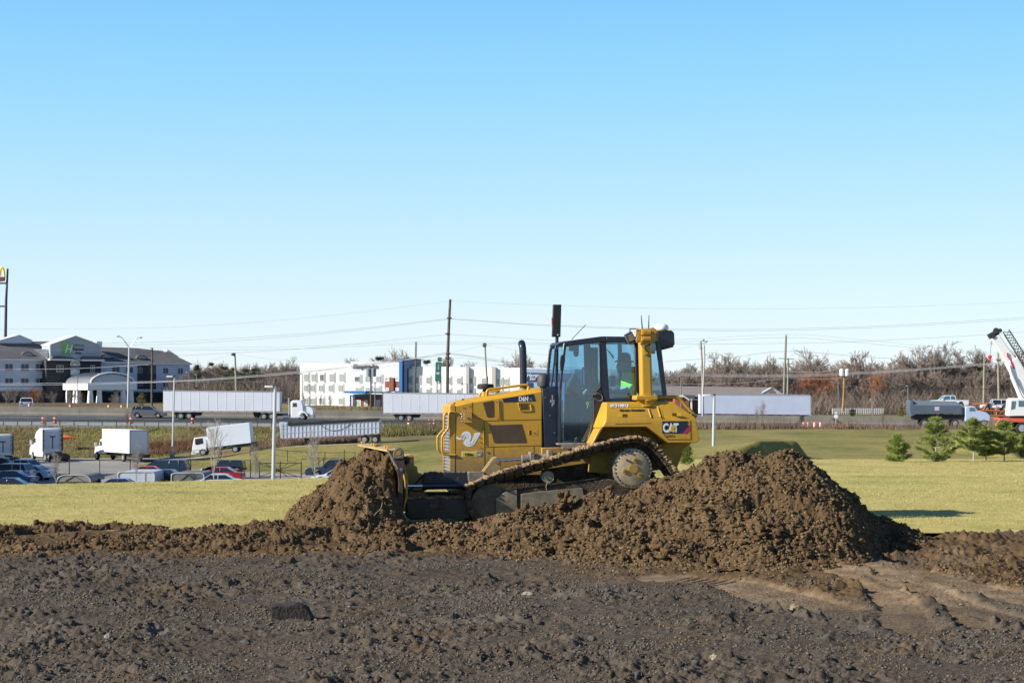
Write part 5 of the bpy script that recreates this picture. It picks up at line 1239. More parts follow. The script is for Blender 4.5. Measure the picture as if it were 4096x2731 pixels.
def wheels_px(t, f, lst, r, ys, w=.28, hub=.55):
    for px, py in lst:
        for (y, s) in ys:
            c = f.P(px, py, ys[0][0]); wheel_at(t, c.x, y, c.z, r, s, w, hub)
def fslab(t, f, name, pts, v0, v1, m, bevel=.03, vp=0):
    mb = MB(); mb.prism([f.xz(a, b, vp) for a, b in pts], v0, v1); return mb.build(name, m, t, bevel=bevel)
# semi truck with 16 m van trailer
f = Fr(886, 246, 0, float(road_z(XS(886, 246), 246)))
st_ = f.root('semi_truck', 'white semi truck with its long plain trailer, wholly in view on the highway', 'truck', 'white semi trucks on the highway')
tb = fslab(st_, f, 'trailer_box', [(653,1562),(1119,1567),(1119,1647),(653,1646)], 0, 2.55, WHB)
mb = MB()
for i in range(1, 13):
    px = 653+466*i/13; a = f.xz(px, 1568, 0); b = f.xz(px, 1640, 0); mb.box(a[0]-.022, a[0]+.022, -.02, 0, b[1], a[1])
mb.build('rib', mat('rib_white', (.74,.77,.82), .5), tb)
mb = MB(); a = f.xz(653,1562); b = f.xz(1119,1567); mb.prism([f.xz(652,1560),f.xz(1120,1565),f.xz(1120,1569),f.xz(652,1564)], -.03, 0); mb.prism([f.xz(652,1642),f.xz(1120,1643),f.xz(1120,1648),f.xz(652,1648)], -.03, 0); rl = mb.build('side_rail', mat('rail_grey', (.30,.31,.33), .6), tb)
for i in range(13): a = f.xz(665+i*35, 1645); mb = MB(); mb.box(a[0], a[0]+.45, -.036, -.03, a[1]-.04, a[1]+.04); mb.build('reflector_tape', mat('tape_red', (.45,.06,.06), .5), rl)
fslab(st_, f, 'bogie', [(690,1648),(800,1648),(795,1662),(700,1662)], .35, 2.2, CHAS); fslab(st_, f, 'landing_gear', [(1008,1648),(1036,1648),(1028,1672),(1018,1672)], .4, 2.1, CHAS, .01)
fslab(st_, f, 'mud_flap', [(704,1648),(707,1648),(703,1672),(700,1672)], .1, .7, CHAS, 0)
wheels_px(st_, f, [(724,1663),(757,1663),(1056,1665),(1087,1665)], .50, [(.30,-1),(2.25,1)], .5)
fslab(st_, f, 'tractor_frame', [(1035,1653),(1245,1655),(1245,1664),(1035,1664)], .7, 1.85, CHAS, .01)
cb = fslab(st_, f, 'cab', [(1162,1606),(1172,1601),(1200,1600),(1208,1604),(1213,1624),(1214,1672),(1162,1672)], .15, 2.4, WHP, .12)
fslab(st_, f, 'engine_hood', [(1211,1622),(1232,1626),(1248,1632),(1253,1640),(1253,1660),(1232,1660),(1226,1652),(1215,1651),(1209,1658)], .35, 2.2, WHP, .10)
fslab(st_, f, 'front_fender', [(1192,1660),(1198,1649),(1206,1645),(1220,1645),(1230,1656),(1232,1664),(1227,1664),(1220,1653),(1208,1651),(1200,1662)], .05, .65, WHP, .04)
fslab(st_, f, 'front_bumper', [(1228,1660),(1254,1658),(1254,1672),(1232,1674)], .2, 2.35, HUBM, .04)
fslab(cb, f, 'side_window', [(1171,1612),(1186,1611),(1188,1626),(1171,1627)], .13, .16, DGL, 0, .15)
fslab(cb, f, 'windscreen', [(1201,1604),(1208,1605),(1214,1623),(1206,1624)], .35, 2.2, TGL, .01)
mb = MB(); c = f.P(1132,1666,.3); d = f.P(1158,1666,.3); mb.tube([(c.x,.35,c.z),(d.x,.35,d.z)], .30, 14); mb.build('fuel_tank', CHR, st_, smooth=40)
mb = MB(); c = f.P(1155,1662,.3); d = f.P(1155,1590,.3); mb.tube([(c.x,.35,c.z),(d.x,.35,d.z)], .09, 10); mb.build('exhaust_stack', HUBM, st_, smooth=40)
wheels_px(st_, f, [(1209,1667)], .50, [(.30,-1),(2.25,1)], .3, .5)
o = copy_tree(st_); dx = XS(1534, 246)-XS(653, 246); o.location.x += dx; o.location.z = float(road_z(o.location.x, 246)); o['label'] = 'white trailer truck on the highway, front half hidden behind the bulldozer hood'
# right-hand trailer on the far carriageway (front left)
f = Fr(3030, 259, 0, float(road_z(XS(3030, 259), 259)))
t = f.root('semi_trailer', 'white curtain-sided trailer beyond the barrier right of the bulldozer', 'trailer')
fslab(t, f, 'trailer_box', [(2800,1576),(3243,1580),(3243,1660),(2800,1654)], 0, 2.55, mat('curtain_white', (.46,.51,.64), .6, var=.06, vscale=.5, bump=.3, bscale=.9), .04)
mb = MB(); mb.prism([f.xz(2798,1574),f.xz(3245,1578),f.xz(3245,1582),f.xz(2798,1578)], -.04, 0)
mb.prism([f.xz(3240,1578),f.xz(3245,1578),f.xz(3245,1668),f.xz(3240,1668)], -.04, 0); mb.build('edge_rail', mat('rail_grey', (.3,.31,.33)), t)
for i in range(12): a = f.xz(2815+i*35, 1655+.5*i*.8); mb = MB(); mb.box(a[0], a[0]+.5, -.02, 0, a[1]-.05, a[1]+.05); mb.build('reflector_tape', mat('tape_red', (.4,.06,.06)), t)
fslab(t, f, 'side_skirt', [(2900,1657),(3100,1660),(3100,1672),(2900,1668)], .1, .15, mat('skirt_blue', (.10,.17,.42), .6), 0); fslab(t, f, 'chassis', [(2800,1655),(3235,1660),(3235,1668),(2800,1664)], .5, 2.0, CHAS)
wheels_px(t, f, [(3125,1672),(3160,1673)], .5, [(.3,-1),(2.2,1)], .5)
# small box truck on the drive, tail up
f = Fr(890, 206, 0, gz(XS(890, 206), 206))
t = f.root('box_truck', 'small white cab-over box truck coming down the grassy drive, nose left', 'truck')
bx = fslab(t, f, 'cargo_box', [(825,1716),(829,1709),(995,1689),(998,1690),(1005,1771),(832,1791)], 0, 2.3, mat('box_cool_white', (.60,.65,.74), .5), .05)
cb = fslab(t, f, 'cab', [(776,1751),(810,1746),(820,1751),(825,1765),(825,1806),(822,1803),(818,1798),(806,1797),(798,1802),(796,1811),(767,1814),(768,1792),(773,1762)], .1, 2.1, WHP, .06)
fslab(cb, f, 'side_window', [(780,1755),(810,1751),(813,1773),(787,1779),(781,1777)], .08, .11, DGL, 0, .1)
fslab(t, f, 'chassis', [(826,1792),(1018,1767),(1020,1778),(960,1790),(830,1806)], .3, 2.0, CHAS)
fslab(t, f, 'tail_lift', [(1000,1770),(1020,1767),(1018,1788),(1012,1788)], .1, 2.2, CHAS, .01)
fslab(t, f, 'bumper', [(765,1808),(782,1806),(782,1816),(766,1817)], .1, 2.1, WHP, .03)
wheels_px(t, f, [(812,1808),(941,1796)], .40, [(.2,-1),(2.0,1)], .25, .6)
# aluminium dump trailer
f = Fr(1320, 209, 0, gz(XS(1320, 209), 209))
ALU = mat('aluminium_tub', (.50,.54,.62), .45, metal=.2, var=.08, vscale=.7)
t = f.root('dump_trailer', 'ribbed aluminium dump trailer with black tarp roll parked nose-down left of the bulldozer', 'trailer')
tub = fslab(t, f, 'tub', [(1118,1688),(1150,1690),(1152,1700),(1515,1678),(1522,1684),(1519,1733),(1420,1741),(1122,1755)], 0, 2.5, ALU, .03)
mb = MB()
for i in range(26):
    px = 1130+i*15.4; yt = np.interp(px, [1118,1150,1152,1515], [1692,1692,1704,1683]); yb = np.interp(px, [1122,1420,1519], [1752,1738,1731]); a = f.xz(px, yt); b = f.xz(px, yb); mb.box(a[0]-.03, a[0]+.03, -.06, 0, b[1], a[1])
mb.prism([f.xz(1120,1728+2),f.xz(1519,1706),f.xz(1519,1709),f.xz(1120,1733)], -.045, 0); mb.build('rib', ALU, tub)
mb = MB(); mb.prism([f.xz(1122,1752),f.xz(1420,1738),f.xz(1519,1731),f.xz(1519,1735),f.xz(1420,1742),f.xz(1122,1756)], -.08, 0); mb.build('bottom_rail', mat('rail_grey', (.3,.3,.32)), tub)
for i in range(15): a = f.xz(1130+i*27, np.interp(1130+i*27, [1122,1420,1519], [1753,1739,1732])); mb = MB(); mb.box(a[0], a[0]+.4, -.09, -.08, a[1]-.04, a[1]+.04); mb.build('reflector_tape', mat('tape_red', (.4,.06,.06)), tub)
mb = MB(); mb.prism([f.xz(1152,1688),f.xz(1160,1692),f.xz(1513,1673),f.xz(1514,1683),f.xz(1153,1703)], -.12, 2.6); mb.build('tarp', mat('tarp_black', (.012,.013,.016), .8), t, bevel=.03)
mb = MB()
for i in range(4): a = f.xz(1122,1700+i*13); mb.box(a[0]-.05, a[0]+.5, -.07, -.04, a[1]-.03, a[1]+.03)
mb.build('ladder', ALU, tub)
P = smooth_path([f.P(*p, -.05) for p in [(1275,1693),(1300,1711),(1330,1722),(1365,1717),(1395,1700),(1406,1690)]], 4); mb = MB(); mb.tube(P, .03, 5); mb.build('rope', CHAS, tub)
fslab(t, f, 'landing_leg', [(1205,1751),(1240,1749),(1230,1757),(1229,1783),(1219,1783),(1218,1757)], .5, 2.0, CHAS, .01)
fslab(t, f, 'frame', [(1300,1745),(1519,1733),(1515,1748),(1440,1750),(1300,1752)], .5, 2.0, mat('rail_grey', (.3,.3,.32)), .01)
wheels_px(t, f, [(1458,1757),(1500,1757)], .45, [(.3,-1),(2.2,1)], .5, .6)
fslab(t, f, 'mud_flap', [(1517,1735),(1521,1735),(1521,1768),(1518,1768)], .1, .8, CHAS, 0)
# box truck in the lot (three quarter)
def orient(name, label, cat, px, D, vec, group=None):
    x = XS(px, D); return thing(name, label, cat, (x, D, gz(x, D)+.03), math.atan2(vec[1], vec[0]), group)
t = orient('box_truck', 'white box truck in the lot with its bright side and closed rear showing', 'truck', 517, 209, (-.6, .8))
# local: x forward, y left; the near rear corner (left rear) is the origin
mb = MB(); mb.box(0, 7.9, -2.5, 0, 1.05, 3.85); bx = mb.build('cargo_box', WHB, t, bevel=.04)
mb = MB(); mb.box(-.03, 0, -2.3, -.2, 1.15, 3.7); mb.build('roll_door', mat('door_grey_white', (.50,.54,.62), .6), bx, bevel=.01)
mb = MB(); mb.box(-.035, .0, -2.5, -2.3, 1.05, 3.85); mb.box(-.035, 0, -.2, 0, 1.05, 3.85); mb.box(-.035, 0, -2.3, -.2, 3.7, 3.85); mb.build('door_frame', mat('frame_grey', (.35,.36,.38), .6), bx)
mb = MB(); mb.box(-.5, 10.2, -1.8, -.7, .65, 1.0); mb.box(-.9, -.1, -2.3, -.2, .55, .9); mb.build('chassis', CHAS, t, bevel=.02)
mb = MB(); mb.loft([[(x, y, z) for x, z in ((8.05,.75),(8.05,2.45),(8.25,2.62),(9.0,2.55),(9.35,1.80),(10.5,1.55),(10.65,1.2),(10.65,.7))] for y in (-2.25, -.2)]); cb = mb.build('cab', WHP, t, bevel=.1)
mb = MB(); mb.box(8.35, 8.95, -.198, -.18, 1.75, 2.3); mb.box(8.35, 8.95, -2.27, -2.25, 1.75, 2.3); mb.build('side_window', DGL, cb); mb = MB(); mb.loft([[(9.03,y,2.5),(9.38,y,1.83)] for y in (-2.1,-.35)], caps=False, closed=False); mb.build('windscreen', DGL, cb)
mb = MB(); mb.tube([(9.2,-.1,2.0),(9.3,.25,2.1)], .03, 5); mb.box(9.25,9.35,.1,.32,1.6,2.15); mb.build('mirror', WHP, t)
for x, s in ((9.75, 1), (2.0, 1)):
    wheel_at(t, x, -.22, .5, .5, 1, .32); wheel_at(t, x, -2.28, .5, .5, -1, .32)
# sleeper tractors
def tractor(label, px, D, vec, sc_=1):
    t = orient('sleeper_tractor', label, 'truck', px, D, vec, 'white sleeper tractors in the lot')
    mb = MB(); mb.loft([[(x, y, z) for x, z in ((0,1.15),(0,3.95),(1.2,4.0),(2.6,3.55),(3.3,2.85),(3.75,2.05),(5.2,1.75),(5.5,1.2),(5.5,.6),(4.6,.6),(4.5,1.0),(3.7,1.0),(3.5,.5),(.0,.5))] for y in (-2.45, 0)]); cb = mb.build('cab', WHP, t, bevel=.12)
    mb = MB(); mb.box(-.02, 0.0, -2.2, -.25, 1.5, 3.6); mb.build('rear_panel', mat('door_grey_white', (.5,.54,.62)), cb)
    mb = MB()
    for z in (1.9, 2.5, 3.1, 3.6): mb.box(-.12, 0, -.30, -.02, z, z+.06); mb.box(-.12, 0, -2.43, -2.15, z, z+.06)
    mb.box(-.3, -.0, -.08, -.0, 1.2, 3.9); mb.box(-.3, 0, -2.45, -2.37, 1.2, 3.9); mb.box(-.06, 0, -1.6, -.9, 2.9, 3.05); mb.box(-.05, 0, -1.32, -1.22, 1.5, 3.0); mb.build('rear_fittings', CHAS, cb)
    mb = MB(); mb.box(2.7, 3.35, .0, .02, 2.15, 2.75); mb.box(.8, 1.05, .0, .02, 2.2, 2.8); mb.build('side_window', DGL, cb)
    mb = MB(); mb.loft([[(2.75,y,3.45),(3.72,y,2.15)] for y in (-2.2,-.25)], caps=False, closed=False); mb.build('windscreen', DGL, cb)
    mb = MB(); mb.box(-3.6, 0, -1.75, -.7, .75, 1.0); mb.box(-3.7, -3.2, -2.3, -.15, .35, .85); mb.box(-2.6, -1.2, -1.7, -.75, 1.0, 1.2); mb.build('frame', CHAS, t, bevel=.02)
    mb = MB(); mb.tube([(3.5,.05,1.9),(3.6,.35,2.0)], .03, 5); mb.box(3.5,3.65,.2,.45,1.9,2.5); mb.build('mirror', WHP, t)
    for x in (4.5, -1.0, -2.35): wheel_at(t, x, -.22, .5, .5, 1, .36, .62); wheel_at(t, x, -2.23, .5, .5, -1, .36, .62)
    return t
tractor('white sleeper tractor without trailer showing the back of its tall cab', 169, 212, (-.52, .854))
t = tractor('white sleeper tractor cut by the left edge of the picture', -32, 205, (-.52, .854)); t.scale = (1, 1, .86)
# enclosed trailers with arched noses, seen end-on just above the lawn
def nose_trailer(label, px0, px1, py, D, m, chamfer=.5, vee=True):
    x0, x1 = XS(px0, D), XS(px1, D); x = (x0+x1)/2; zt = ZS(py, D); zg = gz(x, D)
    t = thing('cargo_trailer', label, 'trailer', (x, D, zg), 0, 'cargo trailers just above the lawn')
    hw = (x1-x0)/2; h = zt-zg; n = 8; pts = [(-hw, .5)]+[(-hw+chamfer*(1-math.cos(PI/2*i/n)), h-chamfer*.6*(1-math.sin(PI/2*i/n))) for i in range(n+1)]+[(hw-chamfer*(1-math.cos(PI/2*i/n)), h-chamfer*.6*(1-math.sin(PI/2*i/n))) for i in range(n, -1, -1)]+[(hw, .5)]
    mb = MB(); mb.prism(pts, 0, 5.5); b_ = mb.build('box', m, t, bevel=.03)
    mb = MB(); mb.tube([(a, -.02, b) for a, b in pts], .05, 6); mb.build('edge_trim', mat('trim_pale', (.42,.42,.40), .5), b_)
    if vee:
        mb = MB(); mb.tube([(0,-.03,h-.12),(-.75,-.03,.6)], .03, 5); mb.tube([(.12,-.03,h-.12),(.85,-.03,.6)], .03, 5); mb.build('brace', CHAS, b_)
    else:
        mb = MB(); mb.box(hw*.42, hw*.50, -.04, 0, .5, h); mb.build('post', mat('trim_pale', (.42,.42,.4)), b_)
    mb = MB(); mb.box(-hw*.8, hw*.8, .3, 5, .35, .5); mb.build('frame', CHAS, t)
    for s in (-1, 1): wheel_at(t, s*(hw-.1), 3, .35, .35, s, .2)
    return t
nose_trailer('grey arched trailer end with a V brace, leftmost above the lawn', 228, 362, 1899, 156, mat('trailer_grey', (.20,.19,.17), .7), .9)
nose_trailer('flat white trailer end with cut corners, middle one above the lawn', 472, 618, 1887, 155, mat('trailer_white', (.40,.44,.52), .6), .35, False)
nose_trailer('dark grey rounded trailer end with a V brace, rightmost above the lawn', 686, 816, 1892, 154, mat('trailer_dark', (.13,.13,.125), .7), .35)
# dump truck on the highway, far right
f = Fr(3800, 243, 0, float(road_z(XS(3800, 243), 243)))
DG = mat('dump_grey', (.085,.11,.15), .5, var=.1, vscale=.6)
t = f.root('dump_truck', 'dark grey-blue dump truck with a sloping tarped load heading right', 'truck')
b_ = fslab(t, f, 'dump_body', [(3640,1600),(3650,1600),(3656,1620),(3846,1622),(3848,1654),(3668,1654),(3646,1666),(3640,1640)], .05, 2.45, DG, .03)
mb = MB(); mb.loft([[(f.xz(3656,1620)[0], .05, f.xz(0,1620)[1]), (f.xz(3846,1622)[0], .05, f.xz(0,1622)[1]), (f.xz(3846,0)[0], 2.4, f.xz(0,1622)[1]), (f.xz(3656,0)[0], 2.4, f.xz(0,1620)[1])],
  [(f.xz(3656,0)[0], .8, f.xz(0,1601)[1]), (f.xz(3830,0)[0], .8, f.xz(0,1605)[1]), (f.xz(3830,0)[0], 1.7, f.xz(0,1605)[1]), (f.xz(3656,0)[0], 1.7, f.xz(0,1601)[1])]]); mb.build('tarp', mat('tarp_grey', (.12,.15,.18), .6), b_)
mb = MB(); a = f.xz(3739,1626); b = f.xz(3757,1641); mb.box(a[0], b[0], .04, .05, b[1], a[1]); mb.build('door_sign', mat('sign_pale', (.5,.45,.52), .6), b_)
fslab(t, f, 'chassis', [(3650,1656),(3960,1660),(3960,1678),(3660,1680)], .5, 2.0, CHAS)
fslab(t, f, 'cab', [(3862,1628),(3870,1624),(3900,1624),(3910,1640),(3945,1648),(3962,1660),(3962,1684),(3862,1684)], .1, 2.4, mat('cab_pale_blue', (.42,.50,.66), .4), .1)
fslab(t, f, 'side_window', [(3878,1630),(3897,1630),(3903,1644),(3878,1645)], .08, .11, TGL, 0, .1)
mb = MB(); c = f.P(3863,1690,.3); d = f.P(3863,1618,.3); mb.tube([(c.x,.3,c.z),(d.x,.3,d.z)], .10, 10); mb.build('exhaust_stack', HUBM, t, smooth=40)
wheels_px(t, f, [(3697,1691),(3735,1691),(3820,1692),(3935,1692)], .52, [(.3,-1),(2.2,1)], .4, .6)
# car hauler beyond it, with two vehicles on deck
ORF = mat('hauler_orange', (.48,.13,.03), .6)
f = Fr(3880, 262, 0, float(road_z(XS(3880, 262), 262)))
t = f.root('car_hauler', 'orange framed car hauler trailer behind the dump truck', 'trailer')
mb = MB()
for v in (.1, 2.3):
    for a, b, r in [((3700,1633),(3885,1630),.10),((3882,1619),(3950,1613),.10),((3950,1613),(3922,1656),.11),((3922,1640),(4060,1646),.12),((3700,1660),(4075,1664),.14),((3986,1622),(3986,1662),.09),((4060,1625),(4062,1664),.09),((3760,1633),(3752,1662),.09),((3884,1628),(3884,1662),.09)]:
        p = f.P(*a, .1); q = f.P(*b, .1); mb.tube([(p.x, v, p.z), (q.x, v, q.z)], r, 6)
mb.build('frame', ORF, t)
fslab(t, f, 'deck', [(3700,1631),(3882,1628),(3882,1631),(3700,1634)], .1, 2.3, ORF, 0); fslab(t, f, 'deck', [(3920,1640),(4062,1644),(4062,1648),(3920,1644)], .1, 2.3, ORF, 0)
wheels_px(t, f, [(4020,1672),(4050,1672)], .45, [(.3,-1),(2.2,1)], .4)
zd = ZS(1630, 263.2)
car('pickup', WHP, 'white pickup riding on the hauler above the dump truck', 3792, 263.2, 180, z=zd-.05, glass=TGL)
car('jeep', mat('white_paint', (.7,.7,.7)), 'white off-roader with dark top riding on the hauler beside the crane', 3980, 263.2, 176, z=ZS(1646, 263.2)+.02, ry=0)
# truck crane at the right edge
f = Fr(4080, 185, 0, gz(XS(4080, 185), 185))
t = f.root('truck_crane', 'white and red truck crane with raised boom, cut by the right edge', 'crane')
CRW = mat('crane_white', (.74,.75,.76), .4, var=.04, vscale=.7); CRR = mat('crane_red', (.62,.10,.06), .5)
mb = MB()
def seg(a, b, w0, w1, v0, v1):
    p = Vector(f.xz(*a)); q = Vector(f.xz(*b)); n = Vector((-(q-p).y, (q-p).x)).normalized()
    mb.prism([tuple(p-n*w0), tuple(q-n*w1), tuple(q+n*w1), tuple(p+n*w0)], v0, v1)
seg((4238,1742), (4057,1440), .72, .70, .9, 1.9); bm_ = mb.build('boom', CRW, t, bevel=.1)
mb = MB(); seg((4075,1470), (3986,1336), .56, .48, 1.0, 1.8); mb.build('boom_section', CRW, bm_, bevel=.08)
mb = MB()
for c_, r in (((3984,1322),.30),((3972,1346),.22),((4000,1322),.22)):
    p = f.P(*c_, 1.0); mb.lathe([(r*.4,-.1),(r,-.1),(r*.85,0),(r,.1),(r*.4,.8)], p, 'y', 16)
seg((3970,1345), (4006,1325), .25, .25, 1.0, 1.8); mb.build('boom_head', mat('crane_dark', (.03,.03,.035), .6), bm_)
mb = MB(); a0, a1 = f.P(4012,1328,.5), f.P(4190,1620,.5); b0_, b1 = f.P(4036,1318,.9), f.P(4214,1600,.9); c0_, c1 = f.P(4018,1340,1.3), f.P(4200,1632,1.3)
for p, q in ((a0,a1),(b0_,b1),(c0_,c1)): mb.tube([p, q], .06, 5)
for i in range(26):
    s0 = i/26; s1 = (i+1)/26
    mb.tube([a0.lerp(a1, s0), b0_.lerp(b1, s1)], .035, 4); mb.tube([b0_.lerp(b1, s0), c0_.lerp(c1, s1)], .035, 4); mb.tube([c0_.lerp(c1, s0), a0.lerp(a1, s1)], .035, 4)
mb.build('lattice_jib', mat('crane_dark', (.03,.03,.035)), t)
mb = MB(); mb.tube([f.P(4036,1462,.8), f.P(4050,1512,.8)], .16, 10); mb.tube([f.P(4048,1505,.8), f.P(4088,1600,.8)], .24, 12); mb.build('lift_cylinder', CRW, t, smooth=40)
P = f.P(3960,1427,1.2); mb = MB(); mb.ball(P, (.20,.2,.22), 8); mb.tube([P+Vector((0,0,-.15)), P+Vector((.02,0,-.5))], [.10,.06], 8); mb.build('hook_ball', mat('ball_red', (.62,.01,.04), .5), t, smooth=60)
mb = MB(); mb.tube([f.P(3968,1350,1.2), P+Vector((0,0,.2))], .022, 5); mb.build('hoist_cable', CHAS, t)
for pts in ([(4026,1412),(4029,1410),(4034,1428),(4040,1436),(4036,1437),(4028,1426)], [(4037,1436),(4041,1435),(4052,1456),(4058,1474),(4053,1476),(4044,1458)]):
    mb = MB(); mb.prism([f.xz(*p, 1) for p in pts], .86, .90 if pts[0][0] > 4030 else .99); mb.build('red_emblem', mat('emblem_red', (.5,.02,.06), .6), bm_)
cb = fslab(t, f, 'cab', [(4038,1598),(4046,1592),(4120,1592),(4120,1664),(4036,1664),(4034,1655)], -.1, 1.3, CRW, .08)
fslab(cb, f, 'side_window', [(4047,1604),(4064,1604),(4060,1634),(4044,1638)], -.12, -.09, TGL, 0, -.1); fslab(cb, f, 'side_window', [(4074,1602),(4110,1602),(4110,1626),(4074,1626)], -.12, -.09, TGL, 0, -.1)
fslab(t, f, 'deck', [(3998,1672),(4300,1674),(4300,1688),(4060,1688),(4040,1684),(4000,1680)], .0, 2.5, CRR, .03)
fslab(t, f, 'turntable', [(4040,1664),(4250,1664),(4250,1673),(4040,1673)], .4, 2.1, CHAS, .02); fslab(t, f, 'upper_house', [(4120,1600),(4280,1620),(4280,1666),(4120,1664)], .4, 2.1, CRW, .05)
mb = MB(); mb.tube([f.P(4002,1675,.1), f.P(3988,1696,.1)], .12, 8); mb.ball(f.P(3986,1700,.1), .2, 6); mb.build('bumper_arm', CRR, t)
wheels_px(t, f, [(4086,1712),(4190,1712),(4240,1712)], .62, [(.3,-1),(2.3,1)], .45, .6)
# off-frame warehouse on the left whose shadow covers the near corner of the lot
t = thing('warehouse', 'plain grey warehouse beside the lot, out of the picture on the left', 'building', (-88, 152, -6.5))
mb = MB(); mb.box(-16, 19, -34, 18, 0, 15.5); mb.build('wall', mat('warehouse_grey', (.3,.3,.3), .8, var=.1, vscale=.2), t, bevel=.05)
mb = MB(); mb.box(-16.3, 19.3, -34.3, 18.3, 15.51, 15.9); mb.build('roof', mat('rail_grey', (.3,.3,.3)), t)

# ================================================================ fence and gate in the lot
FB = mat('fence_black', (.015,.017,.018), .6)
t = thing('chain_link_fence', 'black chain-link fence across the parking lot', 'fence', (0, 173, gz(-40, 173)))
xs = [XS(p, 173) for p in (-90, 32, 155, 277, 399, 521, 642, 763, 884, 1002)]
for x in xs:
    mb = MB(); mb.tube([(x,0,0),(x,0,1.85)], .045, 6); mb.build('post', FB, t)
mb = MB(); mb.tube([(xs[0],0,1.78),(xs[-1],0,1.78)], .025, 5); mb.build('top_rail', FB, t)
mb = MB(); x = xs[0]-1.8
while x < xs[-1]:
    for (a, b) in ((x, x+1.7), (x+1.7, x)):
        if min(a, b) >= xs[0] and max(a, b) <= xs[-1]: mb.tube([(a,0,.05),(b,0,1.75)], .0028, 3, caps=False)
    x += .11
mb.build('wire_mesh', FB, t)
t = thing('gate', 'black steel gate with bars radiating from its middle, behind the pale lamp post', 'gate', (XS(1113, 171), 171, gz(XS(1113, 171), 171)))
f = Fr(1113, 171, 0, gz(XS(1113, 171), 171)); mb = MB(); c = f.P(1113,1881)
for px, py in [(1037,1853),(1037,1881),(1037,1905),(1060,1853),(1090,1853),(1120,1853),(1150,1853),(1190,1853),(1202,1881),(1190,1905),(1150,1905),(1075,1905)]: mb.tube([c, f.P(px, py)], .032, 4)
mb.tube([f.P(1035,1852), f.P(1207,1852)], .04, 5); mb.tube([f.P(1035,1905), f.P(1207,1905)], .04, 5); mb.ball(c, .13, 6); mb.build('bars', FB, t)
for px in (1037, 1121, 1205):
    mb = MB(); mb.tube([f.P(px,1915), f.P(px,1845)], .06, 6); mb.build('post', FB, t)
t = thing('chain_link_fence', 'black fence posts and rail right of the radiating gate', 'fence', (0, 176, gz(-18, 176)))
for px in (1275, 1294, 1377):
    mb = MB(); mb.tube([(XS(px,176),0,0),(XS(px,176),0,2.6 if px == 1377 else 1.85)], .05, 6); mb.build('post', FB, t)
mb = MB(); mb.tube([(XS(1207,176),0,1.7),(XS(1440,176),0,1.7)], .03, 5); mb.tube([(XS(1207,176),0,.1),(XS(1290,176),0,1.6)], .03, 4); mb.build('rail', FB, t)
t = thing('grass_fence', 'low dark fence along the foot of the green bank', 'fence', (0, 0, 0)); t['category'] = 'fence'
mb = MB(); P = [Vector((XS(p, d), d, 0)) for p, d in ((640,203),(760,200),(884,198),(1000,196),(1150,192),(1300,190),(1420,188))]
for p in P: p.z = gz(p.x, p.y)
for p in P:
    m1 = MB(); m1.tube([p, p+Vector((0,0,1.3))], .04, 5); m1.build('post', FB, t)
mb.tube([p+Vector((0,0,1.2)) for p in P], .03, 4); mb.build('rail', FB, t)
# ================================================================ buildings
def B(px0, D0, deg): return Fr(px0, D0, math.radians(deg), 0)
def bslab(t, f, name, pts, v0, v1, m, bevel=0, vp=None, label=None):
    mb = MB(); mb.prism([f.xz(a, b, v0 if vp is None else vp) for a, b in pts], v0, v1); return mb.build(name, m, t, bevel=bevel, label=label)
def rect(x0, x1, y0, y1): return [(x0,y0),(x1,y0),(x1,y1),(x0,y1)]
def bposts(mb, f, pts, v0, v1, vp): mb.prism([f.xz(a, b, vp) for a, b in pts], v0, v1)
def window(t, f, x0, x1, y0, y1, v, fm, gm, sill=None, cols=2, surround=None, shade=None, fw=.10):
    a = f.xz(x0, y0, v); b = f.xz(x1, y1, v); o = None; m_ = MB()
    X0, X1, Z0, Z1 = a[0], b[0], b[1], a[1]; fr_ = fw
    m_.box(X0, X1, v-.07, v+.05, Z0, Z0+fr_); m_.box(X0, X1, v-.07, v+.05, Z1-fr_, Z1); m_.box(X0, X0+fr_, v-.07, v+.05, Z0+fr_, Z1-fr_); m_.box(X1-fr_, X1, v-.07, v+.05, Z0+fr_, Z1-fr_)
    for i in range(1, cols): x = X0+(X1-X0)*i/cols; m_.box(x-.04, x+.04, v-.06, v+.05, Z0+fr_, Z1-fr_)
    o = m_.build('window', fm, t); m2 = MB(); m2.box(X0+fr_, X1-fr_, v-.03, v+.02, Z0+fr_, Z1-fr_); m2.build('pane', gm, o)
    if shade: m3 = MB(); m3.box(X1+.02, X1+shade, v-.03, v, Z0-.4, Z1+.35); m3.build('side_panel', MATS['panel_grey'], o)
    return o
S1 = lambda x, y: (x/2.614, 1040+y/2.614)      # from the enlarged view of the left hotel
def s1(*p): return [S1(a, b) for a, b in p]
HW = mat('siding_grey', (.50,.54,.64), .8, var=.04, vscale=.3); HT = mat('trim_white', (.74,.75,.76), .6); HB = mat('brick_dark', (.040,.038,.045), .85, var=.2, vscale=1.2); SH = mat('shingle_grey', (.105,.100,.105), .95, var=.15, vscale=.8)
WG = mat('hotel_glass', (.035,.045,.065), .25, spec=.5); MR = mat('metal_roof', (.27,.28,.31), .45, var=.05)
f = B(400, 392, 34)
h1 = f.root('hotel', 'three-storey hotel with grey roofs, gabled sign front and arched porch at the far left', 'building')
f.z0 = 0
bslab(h1, f, 'wall', s1((-420,1035),(490,1042),(490,1600),(-420,1600)), 0, 14, HW, vp=0, label='left wing wall')
bslab(h1, f, 'wall', s1((1050,1062),(1985,1085),(1985,1600),(1050,1600)), 0, 14, HW, vp=0, label='right wing wall')
bslab(h1, f, 'base_wall', s1((-420,1372),(484,1372),(484,1600),(-420,1600)), -.15, -.01, HB, vp=0)
bslab(h1, f, 'base_wall', s1((1056,1375),(1982,1385),(1982,1600),(1056,1600)), -.15, -.01, HB, vp=0)
